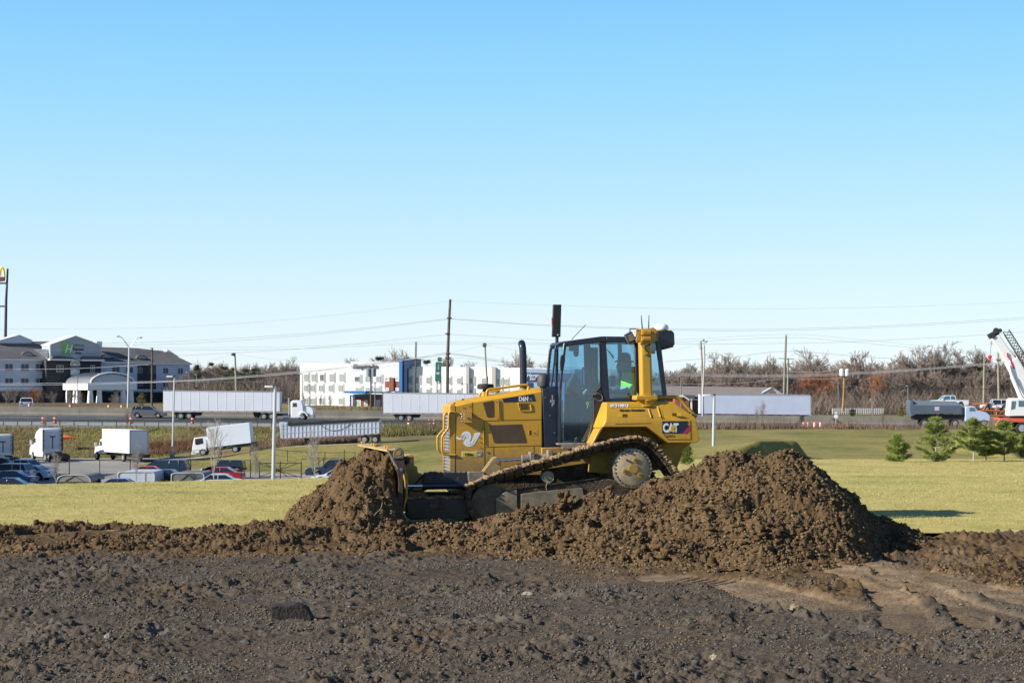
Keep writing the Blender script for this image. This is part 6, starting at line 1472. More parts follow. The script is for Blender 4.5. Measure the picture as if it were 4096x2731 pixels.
bslab(h1, f, 'trim_band', s1((-420,1332),(484,1335),(484,1356),(-420,1354)), -.25, -.02, HT, vp=0)
bslab(h1, f, 'trim_band', s1((1056,1345),(1984,1358),(1984,1374),(1056,1366)), -.25, -.02, HT, vp=0)
bslab(h1, f, 'eave', s1((-420,1028),(492,1036),(492,1052),(-420,1046)), -.6, -.02, HT, vp=0)
bslab(h1, f, 'eave', s1((1052,1058),(1996,1080),(1996,1096),(1052,1076)), -.6, -.02, HT, vp=0)
bslab(h1, f, 'corner_panel', s1((1436,1098),(1630,1102),(1630,1352),(1436,1348)), -.10, -.012, HB, vp=0)
# entrance tower and gable
bslab(h1, f, 'tower_wall', s1((484,1046),(736,1046),(736,1600),(484,1600)), -2.6, 8, HB, vp=-2.6)
bslab(h1, f, 'tower_wall', s1((840,1050),(1056,1050),(1056,1600),(840,1600)), -2.6, 8, HB, vp=-2.6)
bslab(h1, f, 'tower_wall', s1((736,1040),(840,1040),(840,1600),(736,1600)), -2.3, 8, HW, vp=-2.6)
bslab(h1, f, 'gable', s1((524,884),(785,794),(1050,888),(1052,1035),(840,1035),(800,1028),(775,1028),(736,1035),(526,1030)), -2.9, 2.5, mat('gable_grey', (.36,.38,.42), .8), vp=-2.9)
mb = MB(); pts = s1((520,880),(785,788),(1054,884),(1054,892),(785,797),(522,888)); bposts(mb, f, pts, -3.2, 3.0, -2.9); mb.build('gable_trim', HT, h1)
bslab(h1, f, 'canopy_roof', s1((535,1005),(600,1000),(752,1020),(735,1048),(500,1046)), -4.2, -2.95, SH, vp=-2.9)
bslab(h1, f, 'canopy_roof', s1((838,1022),(870,1006),(1010,1008),(1075,1036),(1060,1054),(842,1050)), -4.2, -2.95, SH, vp=-2.9)
bslab(h1, f, 'canopy_trim', s1((498,1034),(742,1038),(742,1052),(500,1048)), -4.4, -2.92, HT, vp=-2.9); bslab(h1, f, 'canopy_trim', s1((836,1040),(1072,1040),(1066,1058),(840,1056)), -4.4, -2.92, HT, vp=-2.9)
# arched window
p = f.P(*S1(785,1100), -2.7); mb = MB(); r = f.P(*S1(832,1100), -2.7).x-p.x
n = 12; pts = [(p.x-r, p.z-3)]+[(p.x+r*math.cos(PI-PI*i/n), p.z+r*math.sin(PI*i/n)) for i in range(n+1)]+[(p.x+r, p.z-3)]
mb.prism(pts, -2.72, -2.66); o = mb.build('arched_window', WG, h1)
mb = MB()
for i in range(1, 6): a = PI*i/6; mb.tube([(p.x, -2.76, p.z), (p.x+r*math.cos(a), -2.76, p.z+r*math.sin(a))], .08, 4)
mb.tube([(p.x+r*math.cos(PI*i/12), -2.78, p.z+r*math.sin(PI*i/12)) for i in range(13)], .14, 4); mb.tube([(p.x-r,-2.76,p.z),(p.x+r,-2.76,p.z)], .1, 4); mb.box(p.x-r, p.x+r, -2.78, -2.74, p.z-2.2, p.z-1.0); mb.build('mullion', HT, o)
# roofs (ridge further back)
def roof(t, f, eave, ridge, vb, m=SH, ve=-.7, name='roof'):
    mb = MB(); a = [f.P(x, y, ve) for x, y in eave]; b = [f.P(x, y, vb) for x, y in ridge]
    a2 = [Vector((p.x, 2*vb-ve, p.z)) for p in a]
    vs = a+b+a2; n = len(a); fs = []
    for i in range(n-1): fs.append((i, i+1, n+i+1, n+i)); fs.append((2*n+i, n+i, n+i+1, 2*n+i+1))
    fs.append((0, n, 2*n)); fs.append((n-1, 3*n-1, 2*n-1)); mb.add(vs, fs); return mb.build(name, m, t)
r1 = roof(h1, f, s1((-430,1024),(490,1036)), s1((-200,850),(600,850)), 8)
r2 = roof(h1, f, s1((1052,1058),(1460,1068),(2012,1084)), s1((1040,908),(1405,918),(1740,954)), 7)
mb = MB(); bposts(mb, f, s1((-60,850),(165,786),(300,842),(300,870),(-60,870)), 6, 10, 8); mb.build('gable', HW, h1)
mb = MB(); bposts(mb, f, s1((-62,845),(165,782),(304,840),(304,848),(165,790),(-62,853)), 5.6, 10.2, 8); mb.build('gable_trim', HT, h1)
mb = MB(); bposts(mb, f, s1((992,850),(1052,852),(1052,910),(992,905)), 2, 5, 3); mb.build('chimney', HT, h1)
mb = MB(); bposts(mb, f, s1((1730,940),(1742,938),(1845,1004),(1845,1030),(1838,1030),(1838,1010),(1730,956)), 5, 7, 6); mb.build('parapet', HT, h1)
mb = MB(); bposts(mb, f, s1((355,934),(520,934),(520,1030),(480,1020)), -1.8, -.8, -1.0); mb.build('gable_return', HT, h1)
for x0, x1, y0, y1 in ((212,332,956,1000),(1038,1160,983,1022),(1406,1526,993,1034)):
    p = f.P(*S1((x0+x1)/2, y1), 2.0); w = (f.P(*S1(x1,y1), 2.0).x-f.P(*S1(x0,y1), 2.0).x)/2; h = f.P(*S1(x0,y0), 2.0).z-p.z
    mb = MB(); mb.prism([(p.x-w, p.z)]+[(p.x+w*math.cos(PI-PI*i/8), p.z+h*math.sin(PI*i/8)) for i in range(1, 8)]+[(p.x+w, p.z)], .9, 6); o = mb.build('dormer', SH, h1)
    mb = MB(); mb.prism([(p.x-w*.8, p.z+.05)]+[(p.x+w*.8*math.cos(PI-PI*i/8), p.z+.05+h*.75*math.sin(PI*i/8)) for i in range(1, 8)]+[(p.x+w*.8, p.z+.05)], .86, .89); mb.build('vent', MR, o)
WF = mat('window_frame', (.50,.50,.50), .6)
for x0, x1 in ((-350,-270),(-190,-110),(-90,-15),(52,135),(220,300),(372,450)):
    for y0, y1 in ((1085,1158),(1235,1290),(1390,1450)): window(h1, f, *S1(x0, 0)[:1], *S1(x1, 0)[:1], S1(0,y0)[1], S1(0,y1)[1], -.02 if y0 < 1380 else -.17, WF, WG, fw=.035)
for i, (x0, x1) in enumerate(((1172,1250),(1318,1390),(1438,1490),(1568,1620),(1705,1758),(1860,1912))):
    dy = i*3
    for y0, y1 in ((1115+dy,1175+dy),(1255+dy,1312+dy),(1425+dy,1480+dy)): window(h1, f, S1(x0,0)[0], S1(x1,0)[0], S1(0,y0)[1], S1(0,y1)[1], -.12 if (1430 < x0 < 1630 or y0 > 1400) else -.02, WF, WG, fw=.035)
for (x0,x1) in ((590,662),(945,990)): window(h1, f, S1(x0,0)[0], S1(x1,0)[0], S1(0,1098)[1], S1(0,1172)[1], -2.62, WF, WG, fw=.1)
window(h1, f, S1(715,0)[0], S1(822,0)[0], S1(0,1425)[1], S1(0,1520)[1], -2.62, WF, WG, cols=4, fw=.12)
# sign on the gable
mb = MB(); bposts(mb, f, s1((650,864),(755,868),(755,978),(650,978)), -3.05, -2.91, -3.0); sg = mb.build('sign_square', mat('sign_green', (.12,.42,.03), .5), h1)
p = f.P(*S1(672,972), -3.06); text_obj('sign_initial', 'H', 2.75, WHT, p, (1,0,0), parent=sg, sx=.8, shear=.35, ext=.02)
text_obj('sign_lettering', 'Holiday Inn', .66, mat('letter_green', (.02,.22,.02), .5), f.P(*S1(762,902), -3.0), (1,0,0), parent=h1, sx=.87, ext=.05, thick=.02)
text_obj('sign_lettering', 'Express', .86, mat('letter_navy', (.01,.015,.10), .5), f.P(*S1(762,944), -3.0), (1,0,0), parent=h1, sx=.92, ext=.05, thick=.025)
text_obj('sign_lettering', '& Suites', .55, mat('letter_navy', (.01,.015,.10)), f.P(*S1(785,980), -3.0), (1,0,0), parent=h1, sx=.8, ext=.05, thick=.012)
# porch: barrel roof on white columns, thrust towards us
pz = f.P(*S1(935,1288), -18).z; xa = f.P(*S1(935,1288), -18).x; xb = f.P(*S1(1392,1288), -18).x; xm = (xa+xb)/2; hw = (xb-xa)/2; hz = f.P(*S1(1130,1176), -18).z-pz
mb = MB(); ring = lambda y, e=0: [(xm+(hw+e)*math.cos(PI-PI*i/14), y, pz+(hz+e)*math.sin(PI*i/14)) for i in range(15)]
mb.loft([ring(-18.6), ring(-3)], closed=False, caps=False); mb.loft([ring(-18.6, -.35), ring(-3, -.35)], closed=False, caps=False); pr = mb.build('porch_roof', MR, h1, smooth=30)
mb = MB(); mb.add([tuple(v) for v in ring(-18.3, -.3)], [tuple(range(15))]); mb.build('porch_tympanum', HW, h1)
mb = MB(); mb.tube(ring(-18.65), .22, 6); mb.build('porch_trim', HT, pr)
mb = MB()
for i in range(30):
    y = -18.4+i*.51; mb.tube([(x, y, z) for x, _, z in ring(0, .04)], .035, 3)
mb.build('seam', MR, pr)
mb = MB(); x0_, x1_ = xa-5.2, xb+.6; mb.box(xa-.6, xb+.6, -18.6, -17.4, pz-1.4, pz-.02); mb.box(xa-.6, xa+.7, -17.39, -3, pz-1.4, pz-.02); mb.box(xb-.7, xb+.6, -17.39, -3, pz-1.4, pz-.02); mb.build('porch_beam', HT, h1)
gh = f.P(*S1(935,1510), -18).z
for cx, cy in ((xa+.2,-18),(xa+2.2,-17.9),(xa+.2,-11),(xa+.2,-9),(xb-.5,-18),(xb-2.2,-17.9),(xb-.4,-9),(xa+.2,-4.5)):
    mb = MB(); mb.loft([[(cx+s*a, cy+s2*a, z) for a, z in ((r_, z_),) for s, s2 in ((-1,-1),(1,-1),(1,1),(-1,1))] for r_, z_ in ((.55,gh),(.38,pz-1.6),(.5,pz-1.41))]); mb.build('column', HT, h1)

# ---- white hotel
S5 = lambda x, y: (1150+x/2.904, 1180+y/2.904)
def s5(*p): return [S5(a, b) for a, b in p]
WW = mat('render_white', (.80,.80,.79), .8); PG = mat('panel_grey', (.42,.41,.39), .8); BRK = mat('brick_red', (.27,.095,.055), .85, var=.2, vscale=1.5)
CB = mat('cladding_blue', (.035,.16,.42), .5); CN = mat('cladding_navy', (.01,.035,.11), .5); AG = mat('aqua_glass', (.36,.50,.48), .15, spec=.7); AG2 = mat('dark_pane', (.06,.10,.12), .12)
f = B(1500, 330, -10)
h2 = f.root('hotel', 'long white flat-roofed hotel with blue pier and recessed windows behind the white trucks', 'building')
Z = 1680
bslab(h2, f, 'wall', s5((145,790),(736,800),(736,1500),(145,1500)), 0, 16, WW, .05, vp=0, label='left white block')
bslab(h2, f, 'wall', s5((736,770),(1302,778),(1302,1500),(736,1500)), -1.2, 16, mat('render_pale', (.66,.66,.67), .8), .05, vp=-1.2, label='taller middle block')
bslab(h2, f, 'blue_pier', s5((1300,738),(1424,742),(1420,850),(1388,852),(1386,1500),(1300,1500)), -1.3, 8, CN, vp=-1.3)
bslab(h2, f, 'blue_pier', s5((1296,738),(1334,738),(1330,1500),(1296,1500)), -1.5, -1.31, CB, vp=-1.5)
bslab(h2, f, 'wall', s5((1386,826),(2100,836),(2100,1500),(1386,1500)), 0, 14, WW, .05, vp=0, label='right white block')
bslab(h2, f, 'wall', [(1873,1468),(2060,1472),(2060,1700),(1873,1700)], .02, 14, WW, .05, vp=0)
for x0, x1 in ((1864,1876),(1966,1982)): bslab(h2, f, 'pilaster', [(x0,1466),(x1,1468),(x1,1680),(x0,1680)], -.5, -.01, PG, vp=-.5)
bslab(h2, f, 'wall', [(2048,1470),(2300,1476),(2300,1700),(2048,1700)], -.3, 14, WW, .05, vp=0)
bslab(h2, f, 'sign_wall', [(2106,1474),(2300,1478),(2300,1700),(2106,1700)], -1.8, 10, mat('slate_blue', (.26,.33,.46), .7), vp=-1.8)
bslab(h2, f, 'blue_band', [(2104,1490),(2300,1494),(2300,1524),(2104,1524)], -2.0, -1.81, CN, vp=-2)
text_obj('sign_lettering', 'Hampton', .95, WHT, f.P(2107,1507,-2.05), (1,0,0), parent=h2, sx=.9, shear=.25, ext=.02); text_obj('sign_lettering', 'Inn', .95, WHT, f.P(2118,1521,-2.05), (1,0,0), parent=h2, sx=.9, shear=.25, ext=.02)
bslab(h2, f, 'blue_door', [(2110,1530),(2132,1530),(2132,1560),(2110,1560)], -1.9, -1.81, CN, vp=-1.8)
bslab(h2, f, 'brick_panel', s5((1134,960),(1300,960),(1300,1110),(1134,1110)), -1.35, -1.21, BRK, vp=-1.2)
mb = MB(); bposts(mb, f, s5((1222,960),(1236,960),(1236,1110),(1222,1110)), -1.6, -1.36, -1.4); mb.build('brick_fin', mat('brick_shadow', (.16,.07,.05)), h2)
p = f.P(*S5(757,850), -1.25); text_obj('sign_lettering', 'Hampton Inn', 1.15, mat('letter_grey', (.14,.14,.16), .5), p, (1,0,0), parent=h2, sx=.78, shear=.25, ext=.12, thick=.02)
for y0, y1, xs_ in ((920,995,((192,240),(278,325),(375,425),(487,540),(602,655))),(1048,1112,((192,230),(268,310),(362,410),(475,525),(590,640))),(1200,1262,((187,230),(268,318),(368,418),(593,645)))):
    for i, (x0, x1) in enumerate(xs_): window(h2, f, S5(x0,0)[0], S5(x1,0)[0], S5(0,y0)[1], S5(0,y1)[1], -.02, PG, AG2 if (i == 2 and y0 < 950) else AG, shade=.35 if i < 2 else .3, fw=.14)
for y0, y1, xs_ in ((946,1002,((780,836),(905,956),(1030,1080),(1140,1184),(1256,1296))),(1076,1112,((792,856),(905,960),(1000,1064),(1140,1180),(1256,1294)))):
    for i, (x0, x1) in enumerate(xs_): window(h2, f, S5(x0,0)[0], S5(x1,0)[0], S5(0,y0)[1], S5(0,y1)[1], -1.22 if i < 3 else -1.37, PG if i < 3 else WW, AG2 if (i == 0 and y0 < 950) else AG, fw=.14, shade=.5 if i < 3 else None)
for px in (1635,1672,1712,1750,1795,1831,1848):
    pass
for y0, y1 in ((1509,1531),(1556,1574)):
    for px in (1628,1665,1705,1742,1786,1828,1880,1928): window(h2, f, px, px+15, y0+(px-1628)*.012, y1+(px-1628)*.012, -.02, PG, AG, fw=.14, shade=.35)
    for px in (1990,2016): window(h2, f, px, px+17, y0+6, y1+7, -.02, PG, AG, fw=.14, shade=.3)
bslab(h2, f, 'canopy', s5((660,1112),(906,1116),(904,1150),(660,1138)), -9.0, -3, CB, vp=-9); bslab(h2, f, 'canopy', s5((906,1122),(1110,1122),(1110,1152),(906,1152)), -8.0, -2, CN, vp=-8)
bslab(h2, f, 'canopy_edge', s5((918,1136),(1104,1142),(1104,1152),(918,1148)), -8.2, -8.01, WW, vp=-8.1)
bslab(h2, f, 'entrance_block', s5((735,1150),(1100,1150),(1100,1330),(735,1330)), -4.5, -1.21, WW, vp=-4.5)
bslab(h2, f, 'brick_front', s5((778,1180),(1098,1184),(1098,1330),(778,1330)), -4.7, -4.51, BRK, vp=-4.6); bslab(h2, f, 'blue_trim', s5((730,1160),(1092,1168),(1092,1188),(780,1180),(730,1176)), -5.4, -4.71, CB, vp=-5)
bslab(h2, f, 'blue_trim', s5((727,1160),(738,1160),(738,1330),(727,1330)), -5.4, -4.71, CB, vp=-5)
for x0, x1 in ((790,852),(892,930),(1012,1076)): window(h2, f, S5(x0,0)[0], S5(x1,0)[0], S5(0,1218)[1], S5(0,1296)[1], -4.72, HT, AG, fw=.16)
# ---- restaurant on the right
f = B(2900, 325, 4)
h3 = f.root('restaurant', 'low restaurant with broad taupe roof and small brick porch behind the right-hand trailer', 'building')
TAU = mat('taupe_shingle', (.20,.175,.16), .95, var=.12, vscale=.8); LBW = mat('siding_pale_blue', (.40,.46,.52), .8)
bslab(h3, f, 'wall', [(2200,1594),(3122,1580),(3122,1660),(2200,1660)], 0, 14, mat('brick_brown', (.16,.08,.06), .9, var=.2, vscale=2), vp=0)
mb = MB(); e0, e1 = f.P(2190,1597,-.8), f.P(3130,1580,-.8); r0_, r1_ = f.P(2300,1538,7), f.P(3086,1549,7); 
mb.add([e0, e1, r1_, r0_, (e0.x, 15, e0.z), (e1.x, 15, e1.z)], [(0,1,2,3),(3,2,5,4),(0,3,4)]); mb.build('roof', TAU, h3)
mb = MB(); mb.add([(e1.x, -.8, e1.z), (e1.x, 15, e1.z), tuple(r1_)], [(0,1,2)]); mb.build('gable_end', LBW, h3)
mb = MB(); bposts(mb, f, [(3036,1579),(3088,1549),(3138,1579)], 1, 3.0, 1); o = mb.build('cross_gable', LBW, h3)
mb = MB(); bposts(mb, f, [(3033,1580),(3088,1548),(3141,1580),(3138,1580),(3088,1550),(3036,1580)], .85, 1.0, 1); mb.build('gable_trim', PG, o)
mb = MB(); bposts(mb, f, [(3072,1577),(3076,1563),(3088,1557),(3097,1563),(3100,1577)], .9, 1.0, 1); mb.build('gable_sign', mat('sign_rust', (.25,.13,.11), .7), o)
bslab(h3, f, 'eave', [(2700,1594),(2810,1595),(2810,1600),(2700,1599)], -1.0, -.81, HT, vp=-.8)
bslab(h3, f, 'porch_wall', [(2700,1594),(2730,1582),(2756,1598),(2756,1660),(2700,1660)], -3, -.01, BRK, vp=-3); bslab(h3, f, 'porch_gable', [(2716,1590),(2731,1580),(2756,1596),(2756,1602),(2732,1586),(2716,1596)], -3.3, -.5, HT, vp=-3)
bslab(h3, f, 'porch_roof', [(2731,1579),(2780,1580),(2778,1597),(2757,1597)], -2.9, -.5, mat('slate_roof', (.10,.10,.12), .9), vp=-3); bslab(h3, f, 'porch_column', [(2762,1596),(2769,1596),(2769,1660),(2762,1660)], -3, -2.5, HT, vp=-3)

# ---- signs
t = thing('green_sign', 'tall green double box sign on two posts in front of the white hotel', 'sign', W(1758, 1640, 300)); f = B(1758, 300, 0); o_ = t.location.copy()
def loc(mb_): mb_.v = [tuple(Vector(v)+Vector((f.X0, f.D0, 0))-o_) for v in mb_.v]; return mb_
SGN = mat('board_green', (.02,.15,.10), .6)
mb = MB(); bposts(mb, f, [(1743,1448),(1766,1448),(1764,1524),(1740,1523)], -.4, .4, 0); pb = loc(mb).build('board', SGN, t)
mb = MB(); bposts(mb, f, rect(1751,1767,1429,1446), -.4, .4, 0); loc(mb).build('board', SGN, t)
mb = MB(); bposts(mb, f, [(1752,1478),(1754,1455),(1756,1460),(1756,1478)], -.43, -.41, 0); bposts(mb, f, rect(1746,1758,1488,1497), -.43, -.41, 0); loc(mb).build('board_mark', mat('mark_pale', (.45,.55,.52), .6), pb)
mb = MB(); 
for px in (1747, 1762): p = f.P(px, 1523, 0); q = f.P(px, 1650, 0); mb.tube([p, q], .16, 6)
loc(mb).build('post', mat('post_pale', (.4,.42,.42), .6), t)
t = thing('arches_sign', 'tall twin-pole sign with yellow arches and red box cut by the left edge', 'sign', (XS(-5, 420), 420, -1)); f = B(-5, 420, 0); o_ = t.location.copy()
mb = MB()
for px, px2 in ((31, 18), (-44, -40)): mb.tube([f.P(px,1074,0), f.P(px*.5+px2*.5,1200,0), f.P(px2,1560,0)], [.22,.32,.45], 8)
loc(mb).build('pole', mat('pole_dark', (.03,.035,.05), .6), t, smooth=60)
mb = MB(); 
for y in (1133, 1225): mb.tube([f.P(-44,y,0), f.P(27,y,0)], .2, 6)
loc(mb).build('crossbar', mat('pole_dark', (.03,.035,.05)), t)
mb = MB()
for s in (-1, 1):
    P = [f.P(-2+s*(x), y, -.5) for x, y in ((20,1108),(17.5,1085),(12,1073),(7,1073),(3,1085),(1,1104))]; mb.tube(smooth_path(P, 4), .26, 8)
loc(mb).build('arches', mat('arch_yellow', (.9,.62,.03), .5), t, smooth=60)
mb = MB(); bposts(mb, f, [(-24,1108),(21,1108),(19,1124),(-22,1128)], -.7, .2, 0); loc(mb).build('sign_box', mat('box_maroon', (.22,.02,.02), .5), t, bevel=.05)

# ================================================================ poles, lamps, wires
WOOD = mat('pole_wood', (.10,.085,.07), .95, var=.25, vscale=2); WOODL = mat('pole_wood_pale', (.27,.24,.19), .95, var=.2, vscale=2); WOODY = mat('pole_wood_tan', (.30,.20,.085), .9, var=.2, vscale=2); INS = mat('insulator', (.35,.37,.38), .4)
def pole(name, label, cat, pts, D, r, m, arms=(), extra=None, group=None):
    P = [W(a, b, D) for a, b in pts]; g = Vector((P[-1].x, D, P[-1].z)); t = thing(name, label, cat, g, 0, group)
    mb = MB(); k = len(P); mb.tube([p-g for p in P], [r*(.7+.3*i/(k-1)) for i in range(k)], 8); mb.build('pole', m, t, smooth=60)
    for (x0, y0, x1, y1, rr) in arms:
        mb = MB(); mb.tube([W(x0,y0,D)-g+Vector((0,-r,0)), W(x1,y1,D)-g+Vector((0,-r,0))], rr, 5); mb.build('crossarm', m, t)
    return t, g
t, g = pole('utility_pole', 'tallest dark wooden utility pole, just left of the bulldozer hood', 'utility pole', [(1801,1197),(1796,1290),(1791,1420),(1788,1700)], 268, .26, WOOD)
mb = MB()
for px, py in ((1797,1272),(1791,1335),(1792,1414),(1790,1432)): mb.lathe([(.3,-.12),(.42,0),(.3,.14)], W(px,py,268)-g, 'z', 8)
mb.build('insulator', WOOD, t)
t, g = pole('utility_pole', 'pole with small top fork in front of the blue pier', 'utility pole', [(1664,1372),(1663,1450),(1660,1565),(1659,1700)], 290, .17, WOOD, [(1660,1366,1664,1376,.06),(1669,1365,1664,1376,.06),(1655,1436,1695,1438,.06)])
t, g = pole('utility_pole', 'pole with two grey transformers before the white hotel entrance', 'utility pole', [(1484,1464),(1483,1640)], 292, .16, WOOD, [(1474,1464,1500,1470,.07)])
mb = MB()
for px in (1475, 1494): c = W(px, 1489, 292)-g; mb.lathe([(.42,-.7),(.45,.55),(.2,.75)], c, 'z', 12)
mb.build('transformer', mat('can_grey', (.20,.22,.25), .5), t, smooth=40)
t, g = pole('utility_pole', 'wooden pole with a short top arm in front of the left hotel wing', 'utility pole', [(609,1392),(608,1480),(607,1625)], 285, .18, WOOD, [(602,1392,615,1392,.05),(599,1402,617,1402,.05),(597,1456,620,1457,.06)])
t, g = pole('flood_light_pole', 'wooden pole topped by a lamp in front of the evergreens', 'light pole', [(939,1412),(942,1480),(946,1562)], 290, .20, WOODL)
mb = MB(); c = W(932,1417,290)-g; mb.ball(c, (.35,.5,.28), 6); mb.build('lamp', mat('lamp_dark', (.10,.10,.10), .5), t, smooth=60)
t, g = pole('flood_light_pole', 'pole with a square flood lamp above the bulldozer hood', 'light pole', [(1940,1380),(1943,1450),(1949,1540),(1950,1640)], 280, .17, WOODL)
mb = MB(); c = W(1939,1379,280)-g; mb.box(c.x-.35, c.x+.28, -.3, .3, c.z-.35, c.z+.3); mb.build('lamp', mat('lamp_dark', (.1,.1,.1)), t, bevel=.08)
t, g = pole('utility_pole', 'pale pole with coiled cable at its top, paired with a twin street lamp', 'utility pole', [(2803,1364),(2808,1450),(2812,1660)], 250, .16, WOODL)
mb = MB(); c = W(2805,1384,250)-g; mb.tube([(c.x+.34*math.cos(2*PI*i/12), -.2, c.z+.42*math.sin(2*PI*i/12)) for i in range(13)], .02, 4); mb.build('cable_coil', CHAS, t)
t, g = pole('street_lamp', 'twin-headed pale street lamp beside the coiled cable pole', 'street lamp', [(2816,1372),(2818,1440),(2812,1560),(2811,1664)], 248, .15, mat('lamp_steel', (.36,.36,.36), .5), [(2812,1360,2816,1376,.05),(2823,1366,2817,1382,.05)])
mb = MB()
for px, py in ((2812,1360),(2824,1366)): mb.ball(W(px,py,248)-g, (.24,.3,.16), 6)
mb.build('lamp_head', INS, t, smooth=60)
t, g = pole('utility_pole', 'tall pale green-grey pole right of centre rising over the taupe roof', 'utility pole', [(3144,1343),(3142,1410),(3138,1500),(3134,1650)], 290, .22, mat('pole_greenish', (.20,.20,.17), .9, var=.15), [(3140,1338,3144,1350,.05),(3147,1338,3144,1350,.05)])
t, g = pole('utility_pole', 'shorter pole with crossarm right beside the tall green-grey pole', 'utility pole', [(3153,1432),(3152,1500),(3149,1650)], 300, .18, WOODL, [(3112,1433,3174,1436,.07),(3135,1454,3172,1455,.06),(3136,1489,3164,1489,.05)])
t, g = pole('utility_pole', 'yellowish wooden pole with white transformers before the rust-coloured trees', 'utility pole', [(3378,1464),(3376,1550),(3371,1645)], 300, .19, WOODY, [(3358,1472,3392,1470,.05)])
mb = MB()
for px in (3367, 3388): mb.lathe([(.38,-.55),(.4,.5),(.2,.65)], W(px,1490,300)-g, 'z', 12)
mb.build('transformer', HT, t, smooth=40)
t, g = pole('utility_pole', 'bare pole left of the red hook ball', 'utility pole', [(3938,1422),(3936,1500),(3935,1612)], 300, .2, WOODL)
t, g = pole('utility_pole', 'pole with angled crossarm directly left of the crane boom', 'utility pole', [(3992,1382),(3993,1480),(3996,1612)], 300, .22, WOODL, [(3959,1373,3992,1378,.08),(3976,1374,4010,1392,.08),(3984,1437,4002,1441,.25)])
# galvanised lamps
LS = mat('lamp_post_grey', (.45,.47,.48), .4, metal=.2)
def lotlamp(label, pts, D, r, ax, hx, base=False):
    t, g = pole('lamp_post', label, 'lamp post', pts, D, r, LS, group='square lamp posts of the lot')
    top = W(pts[0][0], pts[0][1]+3, D)-g; e = W(hx, pts[0][1]+2, D)-g
    mb = MB(); mb.tube([top, e], .07, 5); mb.build('arm', LS, t)
    mb = MB(); x0, x1 = sorted((e.x, e.x+(.75 if hx < pts[0][0] else -.75))); mb.box(x0, x1, -.2, .2, e.z-.12, e.z+.06); mb.build('lamp_head', mat('head_pale', (.62,.65,.68), .4), t, bevel=.04)
    mb = MB(); mb.box(top.x-.12, top.x+.12, -.12, .12, top.z-.02, top.z+.14); mb.build('sensor', CHAS, t)
    if base: mb = MB(); mb.lathe([(.30,0),(.30,.95),(.27,1.0)], (0,0,-.1), 'z', 14); mb.build('footing', SHLD, t, smooth=40)
lotlamp('slim pale lamp post on a concrete footing left of the tilted box truck', [(698,1503),(694,1650),(689,1843)], 214, .13, 0, 668, True)
lotlamp('thick pale lamp post rising from behind the lawn left of the dump trailer', [(1101,1543),(1097,1720),(1092,1965)], 158, .19, 0, 1060)
lotlamp('pale lamp post standing between the bulldozer and the soil pile', [(2857,1578),(2855,1700),(2851,1960)], 168, .17, 0, 2812)
t, g = pole('street_lamp', 'tall highway lamp with two curved arms forming a Y, left side', 'street lamp', [(517,1388),(515,1480),(512,1612),(512,1660)], 262, .19, LS)
mb = MB()
for xs_ in (((517,1394),(502,1372),(488,1350),(480,1345),(472,1344)), ((517,1394),(532,1374),(547,1353),(554,1349),(561,1349))):
    mb.tube([W(a, b, 262)-g for a, b in xs_], .06, 5)
    mb.tube([W(517,1386,262)-g, W(xs_[1][0],xs_[1][1]-5,262)-g, W(xs_[3][0],xs_[3][1],262)-g], .04, 4)
mb.build('arm', LS, t)
mb = MB()
for px, py in ((471,1345),(562,1350)): mb.ball(W(px,py,262)-g, (.30,.2,.12), 6)
mb.build('lamp_head', INS, t, smooth=60)
for px, py, y2, D, lab, hx in ((310,1482,1615,350,'thin lamp in front of the left hotel porch',302),(756,1491,1565,350,'small lamp at the right corner of the left hotel',748),(786,1500,1565,360,'tiny lamp among the trees right of the left hotel',784),(1211,1497,1612,310,'thin dark lamp at the left end of the white hotel',1200),(1240,1540,1612,310,'short thin lamp near the left end of the white hotel',1238),(1500,1532,1612,300,'thin lamp right of the transformer pole',1500),
        (1869,1535,1620,270,'thin lamp seen above the second trailer left of the hood',1845),(2724,1505,1600,310,'thin dark lamp on the left of the taupe roof',2718),(3353,1520,1640,330,'thin lamp left of the yellowish pole foot',3348),(3632,1545,1610,320,'thin dark lamp above the dump truck bed',3628),(3490,1600,1640,320,'short white lamp right of the yellowish pole',3484),(3097,1604,1640,0,'',0)):
    if not D: continue
    t, g = pole('thin_lamp', lab, 'street lamp', [(px,py),(px,y2+30)], D, .10, mat('thin_steel', (.16,.16,.17), .5))
    mb = MB(); c = W(px,py,D)-g; e = W(hx,py-2,D)-g; mb.tube([c, e], .05, 4); mb.ball(e, (.28,.2,.1), 5); mb.build('lamp_head', INS, t)
